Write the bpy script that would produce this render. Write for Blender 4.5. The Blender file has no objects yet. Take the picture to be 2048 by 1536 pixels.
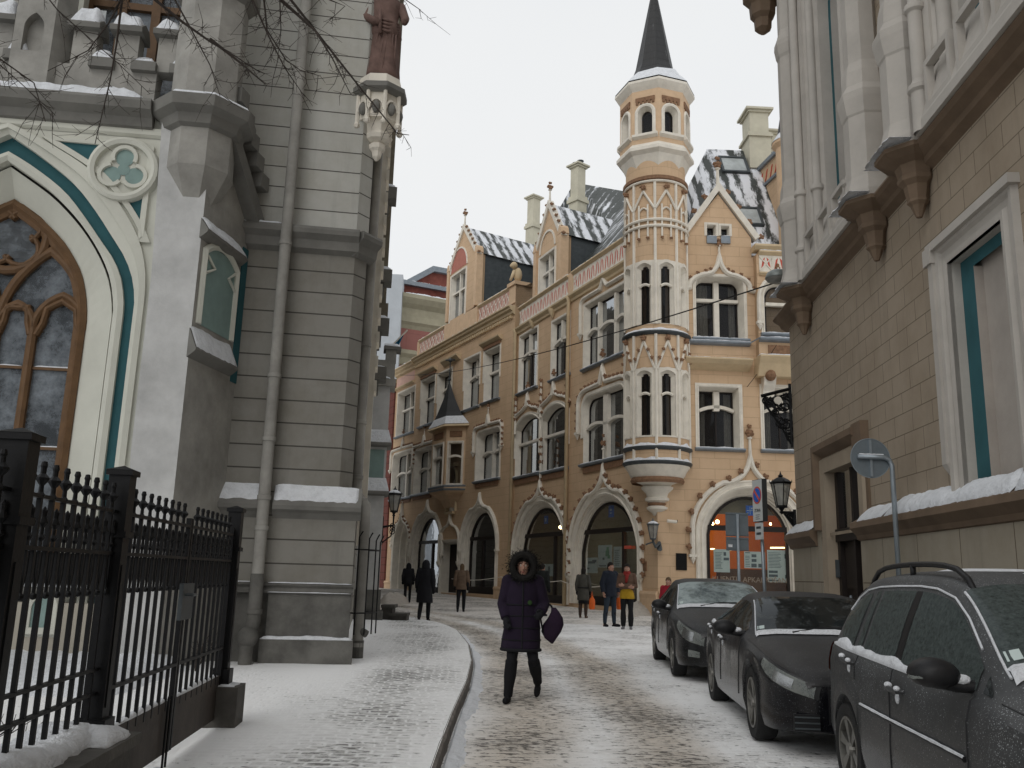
import bpy, bmesh, math, random
from math import sin, cos, pi, radians, sqrt, atan2, hypot
from mathutils import Vector, Matrix, noise
from mathutils.geometry import tessellate_polygon
random.seed(11)
S = bpy.context.scene
COL = S.collection
# ------------------------------------------------------------------ camera
CAMZ = 1.5
cd = bpy.data.cameras.new('camera'); cam = bpy.data.objects.new('camera', cd); COL.objects.link(cam); S.camera = cam
FPX = 1784.4
cd.sensor_width = 36.0; cd.lens = 36.0*FPX/2048; cd.clip_end = 2000; cd.clip_start = 0.05
PI_, RO_ = radians(12.1376), radians(1.5992)
fw = Vector((0, cos(PI_), sin(PI_))); up0 = Vector((0, -sin(PI_), cos(PI_))); rt0 = Vector((1, 0, 0))
RT = cos(RO_)*rt0 + sin(RO_)*up0; UP = cos(RO_)*up0 - sin(RO_)*rt0
cam.matrix_world = Matrix(((RT.x, UP.x, -fw.x, 0), (RT.y, UP.y, -fw.y, 0), (RT.z, UP.z, -fw.z, CAMZ), (0, 0, 0, 1)))
CP = Vector((0, 0, CAMZ))
# ------------------------------------------------------------------ sky, sun, exposure
wd = bpy.data.worlds.new('World'); S.world = wd; wd.use_nodes = True
wn = wd.node_tree; wn.nodes.clear()
out = wn.nodes.new('ShaderNodeOutputWorld'); bg = wn.nodes.new('ShaderNodeBackground')
sky = wn.nodes.new('ShaderNodeTexSky'); sky.sky_type = 'NISHITA'; sky.sun_disc = False
sky.sun_elevation = radians(38); sky.sun_rotation = radians(200); sky.dust_density = 6; sky.air_density = 1.5
hs = wn.nodes.new('ShaderNodeHueSaturation'); hs.inputs['Saturation'].default_value = 0.12
mx = wn.nodes.new('ShaderNodeMixRGB'); mx.inputs[0].default_value = 0.93
tc = wn.nodes.new('ShaderNodeTexCoord'); nz = wn.nodes.new('ShaderNodeTexNoise'); nz.inputs['Scale'].default_value = 1.6
nz.inputs['Detail'].default_value = 4
cr = wn.nodes.new('ShaderNodeValToRGB')
cr.color_ramp.elements[0].position = 0.3; cr.color_ramp.elements[0].color = (7.7, 7.95, 8.25, 1)
cr.color_ramp.elements[1].position = 0.75; cr.color_ramp.elements[1].color = (8.45, 8.55, 8.6, 1)
wn.links.new(tc.outputs['Generated'], nz.inputs['Vector']); wn.links.new(nz.outputs['Fac'], cr.inputs[0])
wn.links.new(sky.outputs[0], hs.inputs['Color']); wn.links.new(hs.outputs[0], mx.inputs[1]); wn.links.new(cr.outputs[0], mx.inputs[2])
# heavy cloud: bright low in front of the camera, darker overhead and behind
sx_ = wn.nodes.new('ShaderNodeSeparateXYZ'); wn.links.new(tc.outputs['Generated'], sx_.inputs[0])
def wramp(src, a, va, b, vb):
    m = wn.nodes.new('ShaderNodeMapRange'); m.interpolation_type = 'SMOOTHSTEP'
    for i, x in enumerate((a, b, va, vb)): m.inputs[i+1].default_value = x
    wn.links.new(src, m.inputs[0]); return m.outputs[0]
wz_ = wramp(sx_.outputs[2], .50, 1.0, .92, .95); wy_ = wramp(sx_.outputs[1], -.25, .92, .45, 1.0)
mm = wn.nodes.new('ShaderNodeMath'); mm.operation = 'MULTIPLY'; wn.links.new(wz_, mm.inputs[0]); wn.links.new(wy_, mm.inputs[1])
m2 = wn.nodes.new('ShaderNodeMixRGB'); m2.blend_type = 'MULTIPLY'; m2.inputs[0].default_value = 1
wn.links.new(mx.outputs[0], m2.inputs[1]); wn.links.new(mm.outputs[0], m2.inputs[2]); wn.links.new(m2.outputs[0], bg.inputs['Color']); bg.inputs['Strength'].default_value = 0.1
wn.links.new(bg.outputs[0], out.inputs['Surface'])
sl = bpy.data.lights.new('sun', 'SUN'); sl.energy = 0.5; sl.angle = radians(35); sl.color = (1, .97, .93)
so = bpy.data.objects.new('sun', sl); COL.objects.link(so); so.rotation_euler = (radians(52), 0, radians(-20))
S.view_settings.view_transform = 'Standard'; S.view_settings.look = 'None'; S.view_settings.exposure = 0.12; S.view_settings.gamma = 1

# ------------------------------------------------------------------ helpers
def gz(y): return .008*max(0.0, y-6)
def ray(px, py):
    return ((px-1024)/FPX*RT - (py-768)/FPX*UP + fw)
def ground(px, py, h=0.0):
    d = ray(px, py); t = 5.0
    for i in range(80):
        P = CP + d*t
        t += (P.z-gz(P.y)-h)/-d.z*.9
    return CP + d*t
class Fr:
    """a wall's own frame: u along the wall to the right, z up, n outwards"""
    def __init__(s, o, deg):
        a = radians(deg); s.o = Vector((o[0], o[1], 0)); s.d = Vector((cos(a), sin(a), 0)); s.n = Vector((s.d.y, -s.d.x, 0)); s.deg = deg
    def P(s, u, z, n=0.0): return s.o + s.d*u + s.n*n + Vector((0, 0, z))
    def q(s, px, py, n=0.0):
        d = ray(px, py); t = ((s.o + s.n*n - CP).dot(s.n))/d.dot(s.n); Q = CP + d*t
        return ((Q-s.o).dot(s.d), Q.z)
    def w(s, px, py, n=0.0):
        u, z = s.q(px, py, n); return s.P(u, z, n)
LOC = {}
def root(name, label, cat, loc=(0, 0, 0), group=None, rz=0.0):
    o = bpy.data.objects.new(name, None); COL.objects.link(o); o.location = loc; o.empty_display_size = .2
    o.rotation_euler = (0, 0, rz)
    o['label'] = label; o['category'] = cat
    if group: o['group'] = group
    LOC[o.name] = Vector(loc)
    return o
def tag(o, label, cat, group=None):
    o['label'] = label; o['category'] = cat
    if group: o['group'] = group
    return o
class MB:
    def __init__(s): s.v = []; s.f = []; s.uv = []
    def add(s, vs, fs, uvs=None):
        b = len(s.v); s.v += [Vector(p) for p in vs]; s.uv += (uvs if uvs else [(0, 0)]*len(vs))
        s.f += [tuple(b+i for i in f) for f in fs]
    def quad(s, a, b, c, d): s.add([a, b, c, d], [(0, 1, 2, 3)])
    def fbox(s, fr, u0, u1, z0, z1, n0, n1):
        P = [fr.P(u, z, n) for n in (n0, n1) for z in (z0, z1) for u in (u0, u1)]
        U = [(u+n, z) for n in (n0, n1) for z in (z0, z1) for u in (u0, u1)]
        s.add(P, [(0, 1, 3, 2), (4, 6, 7, 5), (0, 2, 6, 4), (1, 5, 7, 3), (0, 4, 5, 1), (2, 3, 7, 6)], U)
    def box(s, c, d, rz=0.0):
        x, y, z = d[0]/2, d[1]/2, d[2]/2; c = Vector(c); m = Matrix.Rotation(rz, 3, 'Z')
        P = [c + m @ Vector((i*x, j*y, k*z)) for k in (-1, 1) for j in (-1, 1) for i in (-1, 1)]
        s.add(P, [(0, 1, 3, 2), (4, 6, 7, 5), (0, 2, 6, 4), (1, 5, 7, 3), (0, 4, 5, 1), (2, 3, 7, 6)])
    def prism(s, fr, poly, n0, n1):
        k = len(poly); t = tessellate_polygon([[Vector((a, b, 0)) for a, b in poly]])
        P = [fr.P(a, b, n1) for a, b in poly] + [fr.P(a, b, n0) for a, b in poly]
        F = [tuple(x) for x in t] + [tuple(x+k for x in q) for q in t] + [(i, (i+1) % k, (i+1) % k+k, i+k) for i in range(k)]
        s.add(P, F, [(a, b) for a, b in poly]*2)
    def face(s, fr, outer, holes=(), n=0.0):
        loops = [[Vector((a, b, 0)) for a, b in outer]] + [[Vector((a, b, 0)) for a, b in h] for h in holes]
        flat = [p for l in loops for p in l]
        t = tessellate_polygon(loops)
        s.add([fr.P(p.x, p.y, n) for p in flat], [tuple(x) for x in t], [(p.x, p.y) for p in flat])
    def strip(s, A, B, closed=False, uvs=None):
        k = len(A); m = k if closed else k-1
        s.add(list(A)+list(B), [(i, (i+1) % k, (i+1) % k+k, i+k) for i in range(m)], uvs)
    def poly(s, pts, uvs=None): s.add(pts, [tuple(range(len(pts)))], uvs)
    def sweep(s, fr, path, prof, closed=False, n=0.0):
        """profile (out, n) carried along a path (u, z); 'out' is to the left of travel reversed: away from the opening when path goes anticlockwise -> right side"""
        k = len(path); rows = []
        for i, (a, b) in enumerate(path):
            if closed: p0 = path[i-1]; p1 = path[(i+1) % k]
            else: p0 = path[max(0, i-1)]; p1 = path[min(k-1, i+1)]
            d0 = Vector((a-p0[0], b-p0[1])); d1 = Vector((p1[0]-a, p1[1]-b))
            if d0.length < 1e-6: d0 = d1
            if d1.length < 1e-6: d1 = d0
            d0.normalize(); d1.normalize(); n0 = Vector((d0.y, -d0.x)); n1 = Vector((d1.y, -d1.x))
            m = n0+n1
            if m.length < 1e-4: m = n0
            m.normalize(); c = max(.45, m.dot(n0)); m /= c
            rows.append([fr.P(a+m.x*o, b+m.y*o, n+h) for o, h in prof])
        j = len(prof); vs = [p for r in rows for p in r]; fs = []
        for i in range(k if closed else k-1):
            i2 = (i+1) % k
            for q in range(j-1): fs.append((i*j+q, i2*j+q, i2*j+q+1, i*j+q+1))
        if not closed:
            fs += [tuple(range(j)), tuple(range((k-1)*j, k*j))]
        s.add(vs, fs)
    def tube(s, pts, rad, seg=8, cap=True):
        pts = [Vector(p) for p in pts]; k = len(pts)
        if not hasattr(rad, '__len__'): rad = [rad]*k
        vs = []; ref = None
        for i in range(k):
            t = (pts[min(k-1, i+1)]-pts[max(0, i-1)]).normalized()
            if ref is None: ref = Vector((0, 0, 1)) if abs(t.z) < .9 else Vector((1, 0, 0))
            a = t.cross(ref)
            if a.length < 1e-4: a = t.cross(Vector((0, 1, 0)))
            a.normalize(); b = t.cross(a).normalized(); ref = -b if False else (a.cross(t)).normalized()
            vs += [pts[i] + (a*cos(2*pi*j/seg)+b*sin(2*pi*j/seg))*rad[i] for j in range(seg)]
        fs = [(i*seg+j, i*seg+(j+1) % seg, (i+1)*seg+(j+1) % seg, (i+1)*seg+j) for i in range(k-1) for j in range(seg)]
        if cap: fs += [tuple(range(seg)), tuple(range((k-1)*seg, k*seg))]
        s.add(vs, fs)
    def ring_loft(s, rings, cap=True, closed=True):
        k = len(rings[0]); vs = [p for r in rings for p in r]
        fs = [(i*k+j, i*k+(j+1) % k, (i+1)*k+(j+1) % k, (i+1)*k+j) for i in range(len(rings)-1) for j in range(k if closed else k-1)]
        if cap: fs += [tuple(range(k)), tuple(range((len(rings)-1)*k, len(rings)*k))]
        s.add(vs, fs)
    def lathe(s, c, prof, seg=16, a0=0.0, a1=2*pi, rz=0.0):
        c = Vector(c); full = abs(a1-a0-2*pi) < 1e-4; m = seg if full else seg+1
        vs = []; uv = []
        for r, z in prof:
            for j in range(m):
                a = rz+a0+(a1-a0)*j/seg
                vs.append(c+Vector((cos(a)*r, sin(a)*r, z))); uv.append((a*max(r, .01), c.z+z))
        fs = []
        for i in range(len(prof)-1):
            for j in range(seg if full else seg):
                j2 = (j+1) % m
                fs.append((i*m+j, i*m+j2, (i+1)*m+j2, (i+1)*m+j))
        s.add(vs, fs, uv)
    def ball(s, c, r, seg=8, rings=6, sc=(1, 1, 1)):
        c = Vector(c); vs = [c+Vector((0, 0, r*sc[2]))]
        for i in range(1, rings):
            t = pi*i/rings
            vs += [c+Vector((r*sc[0]*sin(t)*cos(2*pi*j/seg), r*sc[1]*sin(t)*sin(2*pi*j/seg), r*sc[2]*cos(t))) for j in range(seg)]
        vs.append(c-Vector((0, 0, r*sc[2]))); fs = []
        for j in range(seg): fs.append((0, 1+j, 1+(j+1) % seg))
        for i in range(rings-2):
            for j in range(seg):
                fs.append((1+i*seg+j, 1+(i+1)*seg+j, 1+(i+1)*seg+(j+1) % seg, 1+i*seg+(j+1) % seg))
        l = len(vs)-1
        for j in range(seg): fs.append((l, 1+(rings-2)*seg+(j+1) % seg, 1+(rings-2)*seg+j))
        s.add(vs, fs)
    def leafblob(s, c, r):
        """a small carved leaf knob: a star of lobes"""
        c = Vector(c)
        s.ball(c, r*.75, 6, 4)
        for k in range(5):
            a = 2*pi*k/5+random.random()
            d = Vector((cos(a), sin(a)*.6, sin(a)))
            s.ball(c+d*r*.7, r*.45, 5, 4)
    def build(s, name, mat, par=None, smooth=False, label=None, loc=None, sm_angle=None):
        me = bpy.data.meshes.new(name)
        r = par
        while r is not None and r.parent is not None: r = r.parent
        L = LOC.get(r.name, Vector((0, 0, 0))) if r is not None else Vector(loc or (0, 0, 0))
        M = None
        if r is not None and abs(r.rotation_euler.z) > 1e-9 and not LOCAL.get(r.name):
            M = Matrix.Rotation(-r.rotation_euler.z, 3, 'Z')
        if r is not None and LOCAL.get(r.name): L = Vector((0, 0, 0))
        vs = [p-L for p in s.v]
        if M: vs = [M @ p for p in vs]
        me.from_pydata(vs, [], s.f); me.validate()
        if len(me.loops):
            ul = me.uv_layers.new(name='UV')
            for l in me.loops: ul.data[l.index].uv = s.uv[l.vertex_index]
        bm = bmesh.new(); bm.from_mesh(me); bmesh.ops.recalc_face_normals(bm, faces=bm.faces); bm.to_mesh(me); bm.free()
        if smooth:
            for p in me.polygons: p.use_smooth = True
            if sm_angle: 
                try: me.set_sharp_from_angle(angle=radians(sm_angle))
                except Exception: pass
        if mat: me.materials.append(mat)
        o = bpy.data.objects.new(name, me); COL.objects.link(o)
        if par is not None: o.parent = par
        elif loc is not None: o.location = loc
        if label: o['label'] = label
        return o
LOCAL = {}
def struct(o): o['kind'] = 'structure'; return o
def copy_tree(o, parent=None):
    c = o.copy(); COL.objects.link(c)
    if parent is not None: c.parent = parent
    for ch in o.children: copy_tree(ch, c)
    return c

# ------------------------------------------------------------------ materials
MATS = {}
def mat_base(name):
    m = bpy.data.materials.new(name); m.use_nodes = True; MATS[name] = m
    nt = m.node_tree; b = nt.nodes['Principled BSDF']
    return m, nt, b
def N(nt, t, **k):
    n = nt.nodes.new('ShaderNode'+t)
    for a, v in k.items():
        if a in n.inputs: n.inputs[a].default_value = v
        else: setattr(n, a, v)
    return n
def ramp(nt, src, p0, c0, p1, c1, interp='LINEAR'):
    r = nt.nodes.new('ShaderNodeValToRGB'); e = r.color_ramp.elements; r.color_ramp.interpolation = interp
    e[0].position = p0; e[0].color = (*c0, 1) if len(c0) == 3 else c0; e[1].position = p1; e[1].color = (*c1, 1) if len(c1) == 3 else c1
    nt.links.new(src, r.inputs[0]); return r
def mixc(nt, fac, a, b, mode='MIX'):
    m = nt.nodes.new('ShaderNodeMixRGB'); m.blend_type = mode
    for i, x in zip((0, 1, 2), (fac, a, b)):
        if isinstance(x, (int, float)): m.inputs[i].default_value = x
        elif isinstance(x, tuple): m.inputs[i].default_value = (*x, 1) if len(x) == 3 else x
        else: nt.links.new(x, m.inputs[i])
    return m.outputs[0]
def mth(nt, op, a, b=None, c=None):
    m = nt.nodes.new('ShaderNodeMath'); m.operation = op
    for i, x in enumerate((a, b, c)):
        if x is None: continue
        if isinstance(x, (int, float)): m.inputs[i].default_value = x
        else: nt.links.new(x, m.inputs[i])
    return m.outputs[0]
def bump(nt, b, h, strength=.3, dist=.02):
    n = nt.nodes.new('ShaderNodeBump'); n.inputs['Strength'].default_value = strength; n.inputs['Distance'].default_value = dist
    nt.links.new(h, n.inputs['Height']); nt.links.new(n.outputs[0], b.inputs['Normal']); return n
def plain(name, col, rough=.7, var=.12, scale=3.0, metal=0.0, bmp=.15, spec=.3, bs=40):
    m, nt, b = mat_base(name)
    tc = N(nt, 'TexCoord'); nz = N(nt, 'TexNoise', Scale=scale, Detail=6.0, Roughness=.65)
    nt.links.new(tc.outputs['Object'], nz.inputs['Vector'])
    lo = tuple(c*(1-var) for c in col); hi = tuple(min(1, c*(1+var)) for c in col)
    r = ramp(nt, nz.outputs['Fac'], .3, lo, .7, hi); nt.links.new(r.outputs[0], b.inputs['Base Color'])
    b.inputs['Roughness'].default_value = rough; b.inputs['Metallic'].default_value = metal; b.inputs['Specular IOR Level'].default_value = spec
    if bmp:
        n2 = N(nt, 'TexNoise', Scale=float(bs), Detail=4.0); nt.links.new(tc.outputs['Object'], n2.inputs['Vector'])
        bump(nt, b, n2.outputs['Fac'], bmp, .01)
    return m
def plaster(name, col, joint, rowh, brickw, mort=.012, off=0.0, dirt=(.5, .45, .4), dirtamt=.35, vjoint=True, streak=.25, boff=.5):
    m, nt, b = mat_base(name)
    uv = N(nt, 'UVMap'); mp = N(nt, 'Mapping'); mp.inputs['Location'].default_value = (0.13, off, 0)
    nt.links.new(uv.outputs[0], mp.inputs['Vector'])
    br = N(nt, 'TexBrick'); br.inputs['Scale'].default_value = 1.0; br.inputs['Brick Width'].default_value = brickw
    br.inputs['Row Height'].default_value = rowh; br.inputs['Mortar Size'].default_value = mort; br.inputs['Mortar Smooth'].default_value = .1
    br.offset = boff if vjoint else 0
    br.inputs['Color1'].default_value = (1, 1, 1, 1); br.inputs['Color2'].default_value = (.93, .93, .93, 1); br.inputs['Mortar'].default_value = (0, 0, 0, 1)
    nt.links.new(mp.outputs[0], br.inputs['Vector'])
    tc = N(nt, 'TexCoord')
    nz = N(nt, 'TexNoise', Scale=.9, Detail=8.0, Roughness=.7); nt.links.new(tc.outputs['Object'], nz.inputs['Vector'])
    mp2 = N(nt, 'Mapping'); mp2.inputs['Scale'].default_value = (2.5, 2.5, .22); nt.links.new(tc.outputs['Object'], mp2.inputs['Vector'])
    n2 = N(nt, 'TexNoise', Scale=1.3, Detail=7.0, Roughness=.7); nt.links.new(mp2.outputs[0], n2.inputs['Vector'])
    c = mixc(nt, mth(nt, 'MULTIPLY', ramp(nt, nz.outputs['Fac'], .42, (0, 0, 0), .75, (1, 1, 1)).outputs[0], dirtamt), col, tuple(a*d for a, d in zip(col, dirt)))
    c = mixc(nt, mth(nt, 'MULTIPLY', ramp(nt, n2.outputs['Fac'], .5, (0, 0, 0), .8, (1, 1, 1)).outputs[0], streak), c, tuple(a*.55 for a in col))
    c = mixc(nt, .6, c, mixc(nt, 1.0, c, br.outputs['Color'], 'MULTIPLY'))
    c = mixc(nt, br.outputs['Fac'], c, joint)
    nt.links.new(c, b.inputs['Base Color']); b.inputs['Roughness'].default_value = .85; b.inputs['Specular IOR Level'].default_value = .2
    n3 = N(nt, 'TexNoise', Scale=55.0, Detail=4.0); nt.links.new(tc.outputs['Object'], n3.inputs['Vector'])
    h = mth(nt, 'SUBTRACT', mth(nt, 'MULTIPLY', n3.outputs['Fac'], .25), br.outputs['Fac'])
    bump(nt, b, h, .5, .02)
    return m
def snowmat(name='snow', col=(.8, .82, .85)):
    m, nt, b = mat_base(name)
    tc = N(nt, 'TexCoord'); nz = N(nt, 'TexNoise', Scale=9.0, Detail=8.0, Roughness=.7); nt.links.new(tc.outputs['Object'], nz.inputs['Vector'])
    r = ramp(nt, nz.outputs['Fac'], .3, tuple(c*.8 for c in col), .55, col); nt.links.new(r.outputs[0], b.inputs['Base Color'])
    b.inputs['Roughness'].default_value = .7; b.inputs['Specular IOR Level'].default_value = .25
    n2 = N(nt, 'TexNoise', Scale=60.0, Detail=5.0); nt.links.new(tc.outputs['Object'], n2.inputs['Vector'])
    bump(nt, b, mth(nt, 'ADD', nz.outputs['Fac'], mth(nt, 'MULTIPLY', n2.outputs['Fac'], .5)), .8, .05)
    return m
def glassmat(name, tint=(.03, .035, .04), tr=.45, rough=.05, spec=.5, frost=None, fr_=.45):
    m = bpy.data.materials.new(name); m.use_nodes = True; nt = m.node_tree; nt.nodes.clear()
    o = N(nt, 'OutputMaterial'); g = N(nt, 'BsdfGlossy'); g.inputs['Roughness'].default_value = rough; g.inputs['Color'].default_value = (.9, .95, 1, 1)
    t = N(nt, 'BsdfTransparent'); t.inputs['Color'].default_value = (tr, tr*1.02, tr, 1)
    d = N(nt, 'BsdfDiffuse'); d.inputs['Color'].default_value = (*tint, 1)
    a = N(nt, 'AddShader'); nt.links.new(t.outputs[0], a.inputs[0]); nt.links.new(d.outputs[0], a.inputs[1])
    f = N(nt, 'Fresnel'); f.inputs['IOR'].default_value = 1.45
    ms = N(nt, 'MixShader'); nt.links.new(mth(nt, 'MULTIPLY', f.outputs[0], fr_), ms.inputs[0]); nt.links.new(a.outputs[0], ms.inputs[1]); nt.links.new(g.outputs[0], ms.inputs[2])
    last = ms
    tc = N(nt, 'TexCoord')
    nb = N(nt, 'TexNoise', Scale=1.5, Detail=2.0); nt.links.new(tc.outputs['Object'], nb.inputs['Vector'])
    bp = N(nt, 'Bump'); bp.inputs['Strength'].default_value = .12; bp.inputs['Distance'].default_value = .05
    nt.links.new(nb.outputs['Fac'], bp.inputs['Height']); nt.links.new(bp.outputs[0], g.inputs['Normal'])
    if frost:
        col, lo, hi, sc = frost
        nf = N(nt, 'TexNoise', Scale=float(sc), Detail=9.0, Roughness=.75); nt.links.new(tc.outputs['Object'], nf.inputs['Vector'])
        r = ramp(nt, nf.outputs['Fac'], lo, (0, 0, 0), hi, (1, 1, 1))
        df = N(nt, 'BsdfDiffuse'); df.inputs['Color'].default_value = (*col, 1)
        m2 = N(nt, 'MixShader'); nt.links.new(r.outputs[0], m2.inputs[0]); nt.links.new(ms.outputs[0], m2.inputs[1]); nt.links.new(df.outputs[0], m2.inputs[2]); last = m2
    nt.links.new(last.outputs[0], o.inputs['Surface'])
    return m
def emis(name, col, st):
    m, nt, b = mat_base(name); b.inputs['Base Color'].default_value = (*col, 1)
    b.inputs['Emission Color'].default_value = (*col, 1); b.inputs['Emission Strength'].default_value = st; return m
def roofpoly(mb, P):
    e = (P[1]-P[0]); e.normalize(); nn = e.cross(P[-1]-P[0]).normalized(); s_ = nn.cross(e)
    mb.add(P, [tuple(range(len(P)))], [((p-P[0]).dot(e), (p-P[0]).dot(s_)) for p in P])
def slate(name, col, snowlo, snowhi, seam=.55, ang=0.0, streak=(1.2, .35)):
    """roof covering: UV u along the eave, v up the slope; snow lies in streaks"""
    m, nt, b = mat_base(name)
    uv = N(nt, 'UVMap'); mp = N(nt, 'Mapping'); mp.inputs['Rotation'].default_value = (0, 0, ang)
    nt.links.new(uv.outputs[0], mp.inputs['Vector'])
    br = N(nt, 'TexBrick'); br.inputs['Scale'].default_value = 1; br.inputs['Brick Width'].default_value = seam*1.0; br.inputs['Row Height'].default_value = seam*1.6
    br.inputs['Mortar Size'].default_value = .02; br.offset = 0
    br.inputs['Color1'].default_value = (*col, 1); br.inputs['Color2'].default_value = (*[c*.75 for c in col], 1); br.inputs['Mortar'].default_value = (*[c*.45 for c in col], 1)
    nt.links.new(mp.outputs[0], br.inputs['Vector'])
    mp2 = N(nt, 'Mapping'); mp2.inputs['Scale'].default_value = (streak[0], streak[1], 1); nt.links.new(mp.outputs[0], mp2.inputs['Vector'])
    nz = N(nt, 'TexNoise', Scale=1.1, Detail=8.0, Roughness=.72); nt.links.new(mp2.outputs[0], nz.inputs['Vector'])
    sx = N(nt, 'SeparateXYZ'); nt.links.new(mp.outputs[0], sx.inputs[0])
    st = mth(nt, 'PINGPONG', mth(nt, 'DIVIDE', sx.outputs[0], seam), .5)     # 0 at seams
    fac = mth(nt, 'ADD', nz.outputs['Fac'], mth(nt, 'MULTIPLY', mth(nt, 'SUBTRACT', .25, st), .28))
    r = ramp(nt, fac, snowlo, (0, 0, 0), snowhi, (1, 1, 1))
    c = mixc(nt, r.outputs[0], br.outputs['Color'], (.78, .8, .84))
    nt.links.new(c, b.inputs['Base Color']); b.inputs['Roughness'].default_value = .55
    bump(nt, b, mth(nt, 'ADD', r.outputs[0], mth(nt, 'MULTIPLY', br.outputs['Fac'], .6)), .6, .03)
    return m

M_yel = plaster('ochre_plaster', (.64, .455, .295), (.46, .32, .20), .40, 1.15, .008, dirt=(.72, .68, .6), dirtamt=.4, streak=.22)
M_yelp = plain('ochre_plain', (.64, .455, .295), .85, .1)
M_trim = plain('pale_stone', (.74, .69, .60), .8, .12, 2.5)
M_trimy = plain('cream_trim', (.60, .47, .30), .8, .1, 2.5)
M_brn = plain('carved_brown', (.23, .13, .075), .8, .3, 9)
M_red = plain('frieze_red', (.55, .10, .065), .8, .1)
M_pink = plain('frieze_pink', (.62, .40, .33), .8, .1)
M_lead = plain('lead_grey', (.07, .08, .085), .5, .2, 5, .3)
M_zinc = plain('zinc_grey', (.24, .27, .30), .5, .15, 4, .5)
M_snow = snowmat()
M_dark = plain('dark_wood', (.018, .013, .011), .5, .2, 6)
M_void = plain('dark_room', (.018, .016, .015), .9, .1, bmp=0)
M_curt = plain('curtain', (.30, .28, .25), .9, .25, 14)
M_glass = glassmat('window_glass', (.012, .011, .011), .5, .04)
M_glassl = glassmat('shop_glass', (.012, .012, .012), .8, .03)
M_gray = plaster('grey_plaster_shaded', (.245, .235, .21), (.07, .066, .058), .3535, 60.0, .011, off=0.18, dirt=(.62, .58, .5), dirtamt=.75, vjoint=False, streak=.55)  # hall plaster darkened: shade of the narrow street painted into the colour
M_grayd = plain('grey_plinth', (.13, .126, .115), .85, .4, 2.2, bmp=.35)
M_grayu = plaster('grey_plaster_skylit', (.46, .455, .42), (.10, .095, .085), .3535, 60.0, .010, off=0.18, dirt=(.68, .64, .56), dirtamt=.7, vjoint=False, streak=.5)  # same plaster, lighter: the extra skylight higher up is put into the colour
M_grayp = plain('grey_plain', (.30, .29, .265), .85, .28, 1.7, bmp=.3)
M_graym = plain('grey_ledge', (.17, .165, .15), .8, .2, 2)
M_cream = plain('cream_plaster', (.58, .58, .51), .85, .08, 1.3)
M_white = plain('white_plaster', (.50, .50, .49), .85, .2, 1.6, bmp=.3)
M_teal = plain('teal_paint', (.028, .10, .115), .8, .15, 2)
M_teall = plain('pale_teal', (.22, .31, .29), .8, .15, 2)
M_wood = plain('brown_window_wood', (.13, .072, .034), .6, .22, 7)
M_frost = glassmat('frosted_glass', (.04, .045, .05), .35, .15, frost=((.27, .30, .33), .42, .72, 1.7))
M_rwall = plaster('fawn_plaster', (.335, .275, .208), (.15, .118, .082), .268, .62, .006, off=0.07, dirt=(.68, .64, .58), dirtamt=.65, streak=.4)
M_rplain = plain('fawn_plain', (.32, .262, .195), .85, .14, 1.5)
M_rlow = plaster('fawn_low', (.345, .305, .24), (.12, .09, .06), .92, 1.2, .008, off=.30, dirt=(.66, .62, .55), dirtamt=.65, streak=.45)
M_rtrim = plain('mauve_stone', (.43, .40, .36), .8, .1, 2)
M_rled = plain('brown_ledge', (.15, .105, .07), .8, .2, 2)
M_iron = plain('black_iron', (.0035, .0035, .004), .5, .3, 12, .0, .15, .22)
M_steel = plain('galvanised', (.30, .34, .37), .45, .12, 5, .6)
M_stat = plain('red_sandstone', (.15, .095, .08), .9, .3, 5)
M_slate = slate('slate_snow', (.05, .057, .052), .45, .53, .62)
M_slate2 = slate('slate_seams', (.062, .07, .064), .545, .635, .42)
M_slate3 = slate('slate_dark', (.022, .022, .022), .66, .78, .22)
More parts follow.
